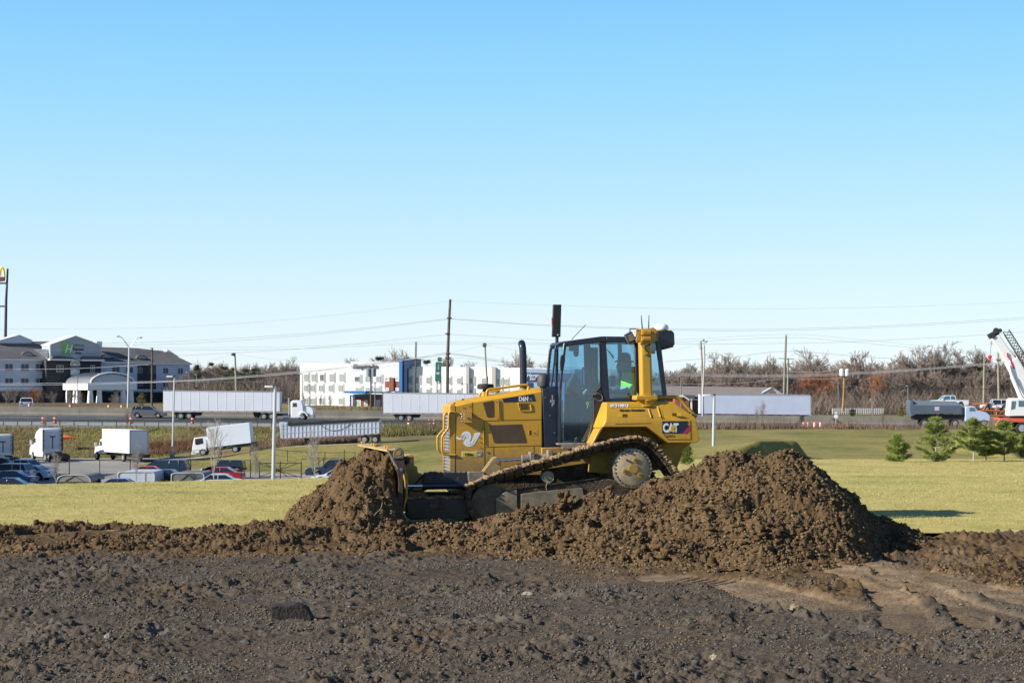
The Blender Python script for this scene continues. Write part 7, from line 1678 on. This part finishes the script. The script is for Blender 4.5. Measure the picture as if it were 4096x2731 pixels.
# wires
WD = mat('wire_grey', (.22,.26,.30), .6); WL = mat('wire_pale', (.46,.46,.48), .5); WK = mat('wire_dark', (.05,.05,.055), .6)
WR = [('upper thin cable left of the tallest pole', [(-200,1322),(0,1317),(383,1315),(700,1308),(1000,1290),(1300,1264),(1560,1234),(1797,1205)], 268, .012, WD),
 ('topmost cable running right from the tallest pole', [(1805,1203),(2200,1221),(2850,1236),(3500,1229),(4096,1208),(4400,1194)], 268, .012, WD),
 ('upper cable of the close pair left of the tallest pole', [(-200,1378),(0,1377),(405,1373),(800,1361),(1300,1327),(1795,1274)], 268, .022, WD),
 ('lower cable of the close pair left of the tallest pole', [(-200,1388),(0,1387),(405,1382),(800,1371),(1300,1334),(1795,1277)], 268, .022, WD),
 ('upper cable of the pair crossing over the cab', [(1802,1274),(1973,1286),(2200,1300),(2850,1317),(3400,1308),(3950,1279),(4300,1253)], 268, .022, WD),
 ('lower cable of the pair crossing over the cab', [(1802,1276),(1973,1288),(2200,1303),(2850,1323),(3400,1314),(3950,1286),(4300,1260)], 268, .022, WD),
 ('cable to the middle of the tallest pole from the left', [(700,1423),(938,1411),(1300,1387),(1790,1337)], 268, .022, WD),
 ('cable from the middle of the tallest pole to the right', [(1795,1337),(2000,1349),(2200,1361),(2700,1375),(3129,1373),(3400,1367),(3950,1338),(4300,1308)], 268, .022, WD),
 ('faint cable through the small forked pole, upper', [(-200,1397),(400,1393),(1150,1386),(1663,1368),(2200,1371),(2700,1359),(3141,1337),(3400,1354),(3874,1404),(4200,1436)], 290, .016, WD),
 ('faint cable through the small forked pole, lower', [(-200,1403),(400,1402),(1150,1396),(1663,1375),(2200,1377),(2700,1368),(3141,1350),(3400,1367),(3874,1413),(4200,1440)], 290, .022, WD),
 ('pale cable strung across the left hotel to its pole', [(-200,1482),(0,1478),(300,1474),(574,1459),(607,1456)], 285, .05, WL),
 ('pale cable meeting the tall pole, upper strand', [(607,1527),(800,1517),(967,1505),(1199,1485),(1300,1477),(1480,1453),(1663,1432),(1790,1408)], 275, .045, WL),
 ('pale cable under the hotel windows, upper strand', [(-200,1537),(0,1534),(402,1531),(607,1525)], 275, .05, WL),
 ('pale cable under the hotel windows, lower strand', [(-200,1543),(0,1540),(402,1537),(800,1522),(967,1511),(1199,1492),(1480,1460),(1790,1416)], 275, .05, WL),
 ('middle strand of the pale bundle left of the tallest pole', [(402,1534),(800,1520),(1199,1489),(1480,1456),(1790,1412)], 274, .035, WL),
 ('upper strand of the bundle dropping behind the cab', [(1801,1413),(1895,1424),(2030,1446),(2200,1466),(2660,1491),(2850,1498),(3129,1499),(3400,1491),(3683,1474),(3989,1450),(4300,1430)], 275, .04, WL),
 ('middle strand of the bundle dropping behind the cab', [(1801,1416),(1895,1428),(2030,1452),(2200,1470),(2660,1495),(2850,1503),(3129,1504),(3400,1495),(3683,1478),(3989,1453),(4300,1433)], 276, .04, WL),
 ('lowest strand of the bundle dropping behind the cab', [(2030,1460),(2200,1478),(2660,1500),(2850,1506),(3129,1508),(3400,1499),(3683,1481),(3989,1456)], 277, .03, WL),
 ('thin dark cable in front of the right woods', [(3161,1520),(3300,1533),(3568,1550),(3800,1554),(4058,1556),(4300,1560)], 290, .035, WK),
 ('pale sagging cable over the taupe roof', [(2660,1541),(2700,1537),(2950,1532),(3139,1513)], 290, .03, WL),
 ('pale sagging cable between the paired poles and the yellowish pole, lower', [(3161,1512),(3271,1517),(3371,1510)], 298, .03, WL),
 ('pale sagging cable between the paired poles and the yellowish pole, upper', [(3161,1486),(3271,1488),(3330,1480),(3366,1471)], 298, .04, WL),
 ('upper double cable over the right woods', [(2660,1447),(2700,1443),(2950,1425),(3139,1405),(3400,1422),(3568,1433),(3912,1436),(3990,1438)], 290, .03, WD),
 ('thin level cable across the left woods', [(607,1520),(743,1525),(1199,1527),(1470,1522)], 285, .022, WD),
 ('guy cable left of the evergreen flood light', [(830,1444),(933,1418)], 290, .016, WD),
 ('cable from the flood light pole toward the white hotel', [(950,1417),(1120,1440),(1300,1450)], 290, .012, WD),
 ('cable from the tall pole down to the square flood lamp', [(1790,1410),(1860,1398),(1938,1380)], 276, .014, WD),
 ('cable right from the square flood lamp', [(1944,1380),(2060,1400),(2200,1420),(2420,1416),(2660,1404),(2803,1375)], 280, .014, WD),
 ('cable below the hotel name across the middle block', [(1199,1510),(1300,1500),(1480,1475),(1790,1432),(2000,1447),(2230,1460)], 281, .018, WD)]
for lab, pts, D, r, m in WR:
    P = smooth_path([W(a, b, D) for a, b in pts], 4); c = P[len(P)//2]; mb = MB(); mb.tube([p-c for p in P], r*.75, 4)
    o = mb.build('overhead_wire', m, None); o.location = c; tag(o, lab, 'overhead wire', 'overhead wires')
# ================================================================ trees
BARK = mat('bark_grey', (.19,.160,.135), .95, var=.3, vscale=3); TWIG = mat('twig_brown', (.245,.195,.165), .95, var=.25, vscale=.5); TWIGR = mat('leaf_rust', (.30,.135,.070), .9, var=.35, vscale=.8)
BARKL = mat('bark_pale', (.34,.31,.27), .9, var=.2, vscale=5)
def tri_tube(V, Fq, a, b, ra, rb):
    d = (b-a); 
    if d.length < 1e-5: return
    u = d.orthogonal().normalized(); w = d.cross(u).normalized(); n = len(V)
    for p, r in ((a, ra), (b, rb)):
        for k in range(3): t = 2*PI*k/3; V.append(tuple(p+u*(r*math.cos(t))+w*(r*math.sin(t))))
    for k in range(3): j = (k+1) % 3; Fq.append((n+k, n+j, n+3+j, n+3+k))
def bare_tree(seed, h, spread, depth=4, r0=.16, tr=.016, first=.28, kids=(7,6,5,4), droop=0, up=.55):
    r = random.Random(seed); T = ([], []); K = ([], [])
    def grow(p, d, L, rad, lev):
        seg = 3 if lev < 2 else 2; pts = [p]; q = p; dd = d.copy()
        for i in range(seg):
            dd = (dd+Vector((r.uniform(-1,1), r.uniform(-1,1), r.uniform(-.4,.9)))*(.10+.07*lev)+Vector((0,0,.06-droop))).normalized(); q = q+dd*L/seg; pts.append(q)
        tgt = T if lev < 2 else K
        for i in range(seg): tri_tube(tgt[0], tgt[1], pts[i], pts[i+1], max(tr, rad*(1-.75*i/seg)), max(tr*.7, rad*(1-.75*(i+1)/seg)))
        if lev >= depth: return
        n = kids[lev]
        for k in range(n):
            t = (first if lev == 0 else .25)+(1-(first if lev == 0 else .25))*(k+r.random())/n; j = min(int(t*seg), seg-1); pp = pts[j].lerp(pts[j+1], t*seg-j)
            ax = d.orthogonal().normalized(); ax.rotate(Matrix.Rotation(r.uniform(0, 2*PI), 3, d)); tilt = r.uniform(.45, 1.0)*(spread if lev == 0 else 1)
            nd = (d*math.cos(tilt)+ax*math.sin(tilt)+Vector((0,0,up*.3))).normalized()
            grow(pp, nd, L*r.uniform(.42,.66)*(1.05-.35*t if lev == 0 else 1), rad*.5*(1-.4*t), lev+1)
    grow(Vector((0,0,0)), Vector((r.uniform(-.03,.03), r.uniform(-.03,.03), 1)).normalized(), h*.72, r0, 0)
    return T, K
def tree_obj(name, parts, bark, twig, label, cat, loc, group=None, sc=1, rz=0):
    (TV, TF), (KV, KF) = parts; t = thing(name, label, cat, loc, rz, group)
    fastmesh('trunk', TV, TF, bark, parent=t); fastmesh('crown', KV, KF, twig, smooth=False, parent=t); t.scale = (sc,)*3; return t
VAR = []
for i, (h, sp, mat_, dep) in enumerate([(11,.9,TWIG,4),(13,.75,TWIG,4),(10,1.05,TWIG,4),(9,.8,TWIG,4),(9,.9,TWIGR,4),(12,1.0,TWIG,3)]):
    VAR.append((bare_tree(40+i, h, sp, dep, r0=.22, tr=.036 if dep == 4 else .034, kids=(10,7,5,4)), mat_))
first_of = {}
def put_tree(k, px, ytop, D, label, group, z=None):
    parts, m = VAR[k]; hh = max(v[2] for v in parts[1][0]); x = XS(px, D); zg = gz(x, D)-.2 if z is None else z
    sc = max(.3, (ZS(ytop, D)-zg)/hh)
    if k in first_of: t = copy_tree(first_of[k]); t.location = (x, D, zg); t.rotation_euler = (0,0,rnd.uniform(0,6.28)); t['label'] = label; t['group'] = group
    else: t = first_of[k] = tree_obj('bare_tree' if m != TWIGR else 'rust_tree', parts, BARK, m, label, 'tree', (x, D, zg), group)
    w = rnd.uniform(.85, 1.2); t.scale = (sc*w, sc*w, sc); return t
# named trees standing proud of the woodline (read from the photograph)
lone = [(1,1160,1422,400,'big round-crowned bare tree left of the white hotel'),(2,1600,1378,420,'tall bare tree behind the blue pier'),(0,1425,1425,430,'bare crown behind the middle of the white hotel roof'),(3,1780,1410,430,'bare crown between the green sign and the tallest pole'),(0,1855,1440,430,'bare crown right of the tallest pole'),(2,2090,1392,420,'bare tree seen right behind the exhaust stack'),
 (1,2170,1440,430,'bare tree just right of the exhaust stack'),(0,2890,1400,400,'bare tree with open crown right of the twin lamp'),(1,2935,1403,400,'second open-crowned bare tree right of the twin lamp'),(2,3085,1408,400,'broad bare tree left of the tall green-grey pole'),(1,3240,1392,400,'tall bare tree right of the tall green-grey pole'),(5,3275,1382,405,'tallest thin crown between the green-grey and yellowish poles'),
 (0,3420,1396,410,'bare tree whose crown rises right of the yellowish pole'),(1,3660,1372,400,'thin bare tree left of the forked tallest right tree'),(2,3715,1370,400,'bare tree third from the crane boom'),(1,3780,1356,400,'tallest bare tree of the right woods, with a nest in its fork'),(0,3830,1385,405,'bare tree right of the one with the nest'),(3,3925,1378,410,'faint bare tree behind the red hook ball'),(0,4060,1385,415,'bare tree behind the lattice jib'),(5,820,1434,420,'thin crown above the woods by the left hotel corner'),(3,880,1440,420,'bare crown left of the dark flood-light pole'),(2,1000,1440,420,'bare crown right of the dark flood-light pole')]
for k, px, yt, D, lab in lone: put_tree(k, px, yt, D, lab, 'bare trees standing above the woodline')
r_ = random.Random(12)
def top_y(px):
    return np.interp(px, [740,900,1100,1180,1300,1500,2000,2200,2660,2900,3100,3300,3600,3800,4096,4300], [1455,1452,1450,1440,1462,1465,1470,1470,1462,1440,1438,1445,1430,1440,1440,1435])
n = 0
for row, (D, st, dy) in enumerate([(392,56,34),(410,46,20),(428,40,8),(445,40,2)]):
    px = 700+row*17
    while px < 4330:
        if not (1230 < px < 2120) or row == 3:
            if 1230 < px < 2660 and row != 3: px += st; continue
            if 1230 < px < 2100 and r_.random() < .35: px += st; continue
            k = r_.choice([0,1,2,3,3,0,2]); 
            if (3190 < px < 3420 and row < 2) or (3480 < px < 3600 and row < 1): k = 4 if r_.random() < .7 else k
            side = 'left' if px < 1300 else 'right' if px > 2500 else 'middle'
            put_tree(k, px+r_.uniform(-14,14), top_y(px)+dy+r_.uniform(-10,14), D+r_.uniform(-6,6), {'left':'bare brown tree in the woods between the two hotels','right':'bare brown tree in the woods along the right horizon','middle':'bare tree behind the white hotel roof'}[side] if k != 4 else 'rust-leaved tree near the yellowish pole', f'woodland trees on the {side}' if k != 4 else 'rust-leaved trees of the right woods'); n += 1
        px += st
# undergrowth filling the woods: uncountable stems
def stems(name, n, x0, x1, D0, D1, h0, h1, m, label, seed, w=.03, lean=.35, dz=0.0, prob=None):
    r = np.random.RandomState(seed); px = x0+r.rand(n)*(x1-x0); D = D0+r.rand(n)*(D1-D0); X = (px-2048)/F*D; z = land(X, D)+dz-.1
    h = h0+(h1-h0)*r.rand(n)**1.3
    if prob is not None: k = prob(px, D) > r.rand(n); X, D, z, h = X[k], D[k], z[k], h[k]; n = len(X)
    a = r.rand(n)*PI; lx = (r.rand(n)-.5)*2*lean*h; ly = (r.rand(n)-.5)*2*lean*h; w_ = w*(.6+.8*r.rand(n))
    V = np.empty((n, 3, 3)); V[:,0] = np.stack([X-np.cos(a)*w_, D-np.sin(a)*w_, z], -1); V[:,1] = np.stack([X+np.cos(a)*w_, D+np.sin(a)*w_, z], -1); V[:,2] = np.stack([X+lx, D+ly, z+h], -1)
    return tag(fastmesh(name, V.reshape(-1,3), np.arange(n*3).reshape(n,3), m, smooth=False), label, 'undergrowth', kind='stuff')
UG = mat('thicket', (.215,.17,.138), .95, var=.35, vscale=.25)
stems('thicket', 26000, 690, 1290, 372, 470, 1.5, 7, UG, 'tangled brown thicket of the woods between the hotels', 21, .05, .9)
stems('thicket', 70000, 2560, 4400, 375, 480, 1.5, 7, UG, 'tangled brown thicket filling the woods on the right', 22, .05, .9)
stems('thicket', 9000, 1100, 2600, 440, 480, 4, 9, UG, 'thicket behind the white hotel', 23, .09)
BR = mat('dry_brush', (.17,.115,.08), .95, var=.4, vscale=.5); BRO = mat('olive_brush', (.15,.14,.05), .95, var=.35, vscale=.5)
stems('roadside_brush', 16000, 2500, 4300, 228, 234.5, .3, 1.5, BR, 'dry brown brush along the right side of the highway', 24, .03, prob=lambda px, D: .35+.65*(fbm(px*.012, D*.1, 5, 2) > -.05))
stems('roadside_brush', 5000, 1530, 1830, 222, 233, .4, 1.3, BRO, 'olive and brown bushes left of the bulldozer below the guardrail', 25, .04)
stems('roadside_brush', 2600, 1660, 1830, 225, 233, .4, 1.7, BR, 'reddish brown bush beside the tall pole foot', 26, .03)
stems('dry_reeds', 6000, 590, 790, 224, 228, .4, 1.2, mat('reed_brown', (.20,.105,.06), .95, var=.3, vscale=1), 'reddish brown reeds along the back edge of the lot', 27, .03)
stems('dry_reeds', 6000, 1000, 1430, 212, 219, .3, 1.1, BR, 'brown weeds behind the dump trailer', 28, .03)
stems('roadside_brush', 9000, 1180, 1900, 258, 300, .2, 1.3, BR, 'dry weeds between the barrier and the white hotel', 29, .03, prob=lambda px, D: .5+0*px)
stems('roadside_brush', 5000, -200, 700, 259, 300, .2, 1.0, BR, 'dry weeds between the barrier and the left hotel', 30, .03, prob=lambda px, D: .6+0*px)
stems('verge_grass', 30000, -100, 1500, 222, 233.5, .15, .55, mat('verge_olive', (.19,.17,.065), .95, var=.4, vscale=.4), 'rough grass on the bank below the guardrail', 31, .035)
# shrubs in front of the left hotel: leafless, some rusty
SHV = bare_tree(77, 5.5, 1.2, 4, r0=.09, tr=.020, kids=(9,6,4,3), first=.1); shr = None
for i, (px, yt, rust) in enumerate([(25,1548,0),(62,1540,0),(105,1548,0),(140,1541,1),(152,1550,1),(175,1560,0),(215,1562,0),(283,1556,0),(320,1568,0),(455,1575,0),(470,1580,0)]):
    D = 330+r_.uniform(-12,8); x = XS(px, D); z = gz(x, D)-.1
    if shr is None or rust:
        t = tree_obj('bare_shrub', SHV, BARK, TWIGR if rust else mat('twig_grey', (.20,.165,.15), .95), '', 'shrub', (x, D, z), 'leafless shrubs before the left hotel')
        if not rust: shr = t
    else: t = copy_tree(shr); t.location = (x, D, z)
    hh = max(v[2] for v in SHV[1][0]); s = (ZS(yt, D)-z)/hh; t.scale = (s*1.15, s*1.15, s); t.rotation_euler.z = r_.uniform(0,6)
    t['label'] = ('rust-coloured leafless shrub before the left hotel wall' if rust else ['grey leafless shrub in the row under the left hotel wing','grey leafless shrub in the row under the left hotel wing','grey leafless shrub in the row under the left hotel wing','','','grey leafless shrub in the row under the left hotel wing','grey round-crowned shrub before the hotel entrance tower','small shrub under the left end of the arched porch','small shrub beneath the middle of the arched porch','low shrub right of the porch columns','low shrub left of the little evergreen'][i])
# slender saplings
sapg = 'slender leafless saplings'; SPV = [bare_tree(90+i, 5, .45, 3, r0=.05, tr=.012, kids=(14,5,3,2), first=.22, up=1.2) for i in range(2)]
for i, (px, yt, D, lab, v) in enumerate([(222,1797,150,'sapling at the nose of the white pickup',0),(543,1742,152,'sapling in front of the white box truck corner',1),(856,1650,150,'tall sapling in front of the tilted box truck',0),(1024,1762,152,'sapling left of the thick pale lamp post',1),(1259,1705,151,'sapling in front of the dump trailer legs',0),
      (178,1648,231,'thin sapling by the guardrail behind the tractors',1),(507,1632,231,'thin sapling by the guardrail left of the grey SUV',0),(1213,1560,285,'small bare tree at the left end of the white hotel',1),(1322,1566,270,'small bare tree in front of the white hotel left of the entrance',0),(1284,1568,290,'small bare tree between the lamp and the white hotel windows',1),(3050,1590,228,'bare sapling before the middle of the right-hand trailer',0),(3025,1620,228,'short bare sapling left of the one before the right-hand trailer',1),(3530,1640,229,'reddish bare sapling left of the dump truck',0),(1420,1585,280,'low bare tree before the hotel entrance',1),(1520,1585,278,'low bare tree left of the second trailer rear',0)]):
    x = XS(px, D); z = gz(x, D); hh = max(q[2] for q in SPV[v][1][0])
    t = tree_obj('sapling', SPV[v], BARKL if D < 160 else BARK, BARKL if D < 160 else TWIG, lab, 'tree', (x, D, z), sapg)
    s = (ZS(yt, D)-z)/hh; t.scale = (s*.85, s*.85, s); t.rotation_euler.z = i*1.3
# evergreens
def conifer(seed, h, r0, n, leaf, shape='cone', gap=0, open_=.25):
    r = random.Random(seed); V = []; Fq = []; T = ([], [])
    tri_tube(T[0], T[1], Vector((0,0,0)), Vector((0,0,h*.97)), h*.022, h*.004)
    whorls = []
    z = h*gap
    while z < h*.97:
        whorls.append(z); z += h*.065*(1+.3*r.random())
    tips = []; whorls = [z for i, z in enumerate(whorls) if i % 4 != 3]
    for z in whorls:
        t = (z/h-gap)/(1-gap); R = r0*((1-t)**.8 if shape == 'cone' else math.sqrt(max(.05, 1-(2*t-.85)**2)))*(.75 if t < .08 else 1)
        for k in range(9):
            a = r.uniform(0, 2*PI); L = R*r.uniform(.35,1.15); d = Vector((math.cos(a), math.sin(a), r.uniform(.15,.5))).normalized(); p0 = Vector((0,0,z)); p1 = p0+d*L
            tri_tube(T[0], T[1], p0, p1, h*.006, h*.002); tips.append((p0, p1, L))
    for i in range(n):
        p0, p1, L = r.choice(tips); t = .35+.65*r.random()**.6; c = p0.lerp(p1, t)+Vector((r.gauss(0,1), r.gauss(0,1), r.gauss(0,.7)))*leaf*.5
        d = ((p1-p0).normalized()*.8+Vector((r.uniform(-1,1), r.uniform(-1,1), r.uniform(-.3,1.2)))).normalized()*leaf*r.uniform(.6,1.3); w = d.cross(Vector((r.uniform(-1,1), r.uniform(-1,1), r.uniform(-1,1)))).normalized()*leaf*.10
        m = len(V); V.extend([tuple(c-w), tuple(c+w), tuple(c+d)]); Fq.append((m, m+1, m+2))
    return T, (V, Fq)
NEED = mat('needles_fresh', (.19,.235,.045), .7, var=.3, vscale=2.5); NEEDD = mat('needles_dark', (.035,.060,.025), .8, var=.35, vscale=.6)
PINES = [(3590,1737,1842,93,1.0,'leftmost young pine on the lawn, small and feathery',0),(3744,1664,1846,94,1.05,'widest young pine with a thin leader, left of the crane',0),(3895,1668,1850,96,.95,'young pine with a bare trunk foot, middle of the right group',.22),(3945,1700,1852,97,.62,'slim young pine squeezed between its two larger neighbours',.15),(4018,1676,1852,97,1.0,'young pine before the crane wheels near the right edge',.15),(4110,1720,1855,98,.8,'young pine cut by the right edge',.1),(2742,1775,1858,84,.75,'small pine peeking out behind the bulldozer rear',.05)]
for i, (px, yt, yb, D, wd, lab, gap) in enumerate(PINES):
    x = XS(px, D); z = gz(x, D); h = ZS(yt, D)-z
    T, K = conifer(200+i*3, h, h*.60*wd, 18000 if i < 6 else 5000, .12, 'cone', gap)
    tree_obj('pine_tree', (T, K), BARKL, NEED, lab, 'tree', (x, D, z), 'young pines on the right lawn')
for i, (px, yt, D, hw, lab) in enumerate([(790,1462,384,.30,'dark evergreen at the corner of the left hotel'),(935,1468,384,.32,'evergreen left of the flood-light pole foot'),(985,1475,382,.42,'broad evergreen right of the flood-light pole'),(900,1466,388,.4,'brownish evergreen left of the pole'),(1020,1470,384,.36,'rightmost dark evergreen of the woods between the hotels'),
     (846,1448,430,.2,'small spruce tip above the brown woods'),(1522,1424,425,.42,'dark evergreen crown above the middle block roof'),(1708,1434,425,.3,'dark evergreen left of the green sign'),(566,1573,318,.45,'small golden evergreen on the bank by the left hotel'),(785,1548,300,.5,'low dark evergreen above the long trailer'),(3410,1636,320,.5,'small round evergreen before the white fence'),(3605,1618,318,.3,'small yellowish evergreen left of the dump truck'),(3755,1570,330,.4,'brownish cedar behind the white pickup'),(3920,1465,405,.4,'dark evergreen patch behind the hook ball')]):
    x = XS(px, D); z = gz(x, D)-.2; h = ZS(yt, D)-z
    T, K = conifer(300+i, h, h*hw, 5200, .12*max(h, 3)/2.6, 'cone' if hw < .36 else 'round', .03)
    tree_obj('evergreen_tree', (T, K), BARK, mat('needles_gold', (.16,.15,.035), .8) if i in (8, 11) else mat('needles_brown', (.075,.055,.02), .8) if i in (3, 12) else NEEDD, lab, 'tree', (x, D, z))
# white slatted fence, small signs
t = thing('white_fence', 'low white fence at the foot of the right woods', 'fence', W(3430, 1655, 340)); g = t.location
for i in range(24):
    px = 3330+i*8.8; mb = MB(); c = W(px, 1656, 340)-g; mb.box(c.x-.06, c.x+.06, -.06, .06, c.z, c.z+1.15); mb.build('post', HT, t)
mb = MB(); a = W(3330,1656,340)-g; b = W(3534,1656,340)-g
for z in (.3, .62, .95): mb.box(a.x, b.x, -.10, -.061, a.z+z, a.z+z+.12)
mb.build('rail', mat('fence_pale', (.42,.42,.44), .7), t)
t = thing('marker_sign', 'small round white marker on a post in front of the far fence', 'sign', (XS(3344,244), 244, float(road_z(XS(3344,244),244))))
mb = MB(); mb.tube([(0,0,0),(0,0,1.3)], .05, 6); mb.build('post', LS, t); mb = MB(); mb.lathe([(.26,-.05),(.28,0)], (0,-.06,1.45), 'y', 16); mb.lathe([(.12,-.05),(.13,0)], (0,-.06,1.95), 'y', 12); mb.build('disc', HT, t)
t = thing('orange_windbreak', 'orange and white cone-shaped bundle on the grassy bank right of the sleeper tractor', 'road work gear', W(258, 1748, 226))
mb = MB(); mb.lathe([(.30,-1.1),(.26,.1),(.05,1.2)], (0,0,0), 'x', 12); mb.build('cone', ORG, t, smooth=50); mb = MB(); mb.lathe([(.31,-.7),(.30,-.35)], (0,0,0), 'x', 12); mb.build('band', BWH, t)
# dry stalks and roots poking out of the soil
STK = mat('dry_stalk', (.28,.21,.11), .9)
for i, (px, py, D, L, a, lab) in enumerate([(2960,2105,24.2,.35,-.9,'pale dry root lying across the pile face'),(1500,2070,26.8,.3,-1.1,'thick root hanging in the soil heap'),(1475,1975,27.8,.16,1.3,'short pale stalk on the left flank of the heap'),(2500,2075,25.2,.2,.9,'forked pale stalk on the bank under the tracks'),(2190,1965,26.6,.25,1.7,'curled root above the round clod'),(150,2640,14.6,.10,.2,'dry straw at the bottom left'),(1385,2690,14.1,.12,.3,'yellowish straw tuft at the bottom edge'),(1990,2110,26.0,.2,1.4,'thin upright root before the idler wheel')]):
    c = W(px, py, D); r2 = random.Random(i); P = [c+Vector((math.cos(a)*L*s+r2.uniform(-.02,.02), r2.uniform(-.02,.02)-.03, math.sin(a)*L*s*(-1 if i < 2 else 1)*.8+r2.uniform(-.015,.02)+.02)) for s in (0,.3,.6,1)]
    mb = MB(); mb.tube(smooth_path([p-c for p in P], 4), (.0035 if i in (5, 6) else .006) if i > 0 else .008, 5); o = mb.build('dry_root', STK, None); o.location = c; tag(o, lab, 'root')
# ================================================================ camera, sun, sky
SUN_AZ = math.radians(21)    # towards the viewer from exactly left
SUN_EL = math.radians(28)
sd = Vector((-math.cos(SUN_AZ)*math.cos(SUN_EL), -math.sin(SUN_AZ)*math.cos(SUN_EL), math.sin(SUN_EL)))
sl = bpy.data.lights.new('sun', 'SUN'); sl.energy = 5.0; sl.angle = math.radians(.53); sl.color = (1, .93, .82)
so = bpy.data.objects.new('sun', sl); C.objects.link(so); so.rotation_euler = sd.to_track_quat('Z', 'Y').to_euler()
w = bpy.data.worlds.new('World'); bpy.context.scene.world = w; w.use_nodes = True; nt = w.node_tree
bg = nt.nodes['Background']; sk = nt.nodes.new('ShaderNodeTexSky'); sk.sky_type = 'NISHITA'; sk.sun_disc = False
sk.sun_elevation = SUN_EL; sk.sun_rotation = math.atan2(sd.x, sd.y)
sk.air_density = 1.0; sk.dust_density = 0.0; sk.ozone_density = 3.0; sk.altitude = 200
# clear winter air: pale at the horizon, deepening upwards; a quarter of it is the physical sky model
tc = nt.nodes.new('ShaderNodeTexCoord'); sp = nt.nodes.new('ShaderNodeSeparateXYZ'); nt.links.new(tc.outputs['Generated'], sp.inputs[0])
rp = nt.nodes.new('ShaderNodeValToRGB'); e = rp.color_ramp.elements; rp.color_ramp.interpolation = 'B_SPLINE'
for i, (p, c) in enumerate([(0.0, (.75,.85,.93)), (.05, (.66,.83,.96)), (.10, (.50,.77,.98)), (.16, (.31,.68,1.0)), (.225, (.20,.59,1.0)), (.31, (.10,.27,.52)), (.5, (.03,.09,.26))]):
    if i >= len(e): e.new(p)
    e[i].position = p; e[i].color = (*c, 1)
nt.links.new(sp.outputs['Z'], rp.inputs['Fac'])
# faint low wisps of cloud
mp = nt.nodes.new('ShaderNodeMapping'); mp.inputs['Scale'].default_value = (9, 9, 60); nt.links.new(tc.outputs['Generated'], mp.inputs[0])
nz = nt.nodes.new('ShaderNodeTexNoise'); nz.inputs['Scale'].default_value = 1.6; nz.inputs['Detail'].default_value = 6; nt.links.new(mp.outputs[0], nz.inputs['Vector'])
cr_ = nt.nodes.new('ShaderNodeValToRGB'); cr_.color_ramp.elements[0].position = .62; cr_.color_ramp.elements[1].position = .80; nt.links.new(nz.outputs['Fac'], cr_.inputs['Fac'])
bd = nt.nodes.new('ShaderNodeValToRGB'); q = bd.color_ramp.elements; q[0].position = 0; q[0].color = (.5,.5,.5,1); q[1].position = .09; q[1].color = (0,0,0,1); nt.links.new(sp.outputs['Z'], bd.inputs['Fac'])
ml = nt.nodes.new('ShaderNodeMath'); ml.operation = 'MULTIPLY'; nt.links.new(cr_.outputs['Color'], ml.inputs[0]); nt.links.new(bd.outputs['Color'], ml.inputs[1])
m2 = nt.nodes.new('ShaderNodeMix'); m2.data_type = 'RGBA'; nt.links.new(ml.outputs[0], m2.inputs[0]); nt.links.new(rp.outputs['Color'], m2.inputs[6]); m2.inputs[7].default_value = (.80,.84,.95,1)
sc_ = nt.nodes.new('ShaderNodeMix'); sc_.data_type = 'RGBA'; sc_.blend_type = 'MULTIPLY'; sc_.inputs[0].default_value = 1; nt.links.new(m2.outputs[2], sc_.inputs[6]); sc_.inputs[7].default_value = (4.7,4.7,4.7,1)
mx = nt.nodes.new('ShaderNodeMix'); mx.data_type = 'RGBA'; mx.inputs[0].default_value = .85
nt.links.new(sk.outputs[0], mx.inputs[6]); nt.links.new(sc_.outputs[2], mx.inputs[7]); nt.links.new(mx.outputs[2], bg.inputs['Color'])
bg.inputs['Strength'].default_value = .13
cam = bpy.data.cameras.new('camera'); co = bpy.data.objects.new('camera', cam); C.objects.link(co)
co.location = (0, 0, ZC); co.rotation_euler = (PI/2, 0, 0)
cam.sensor_width = 36; cam.lens = 36*F/4096; cam.shift_y = (YH-2731/2)/4096; cam.clip_end = 9000; cam.clip_start = .5
cam.dof.use_dof = True; cam.dof.focus_distance = 28.5; cam.dof.aperture_fstop = 14
sc = bpy.context.scene; sc.camera = co
sc.view_settings.view_transform = 'Standard'; sc.view_settings.look = 'None'; sc.view_settings.exposure = .75; sc.view_settings.gamma = 1
sc.cycles.max_bounces = 6; sc.cycles.transparent_max_bounces = 12
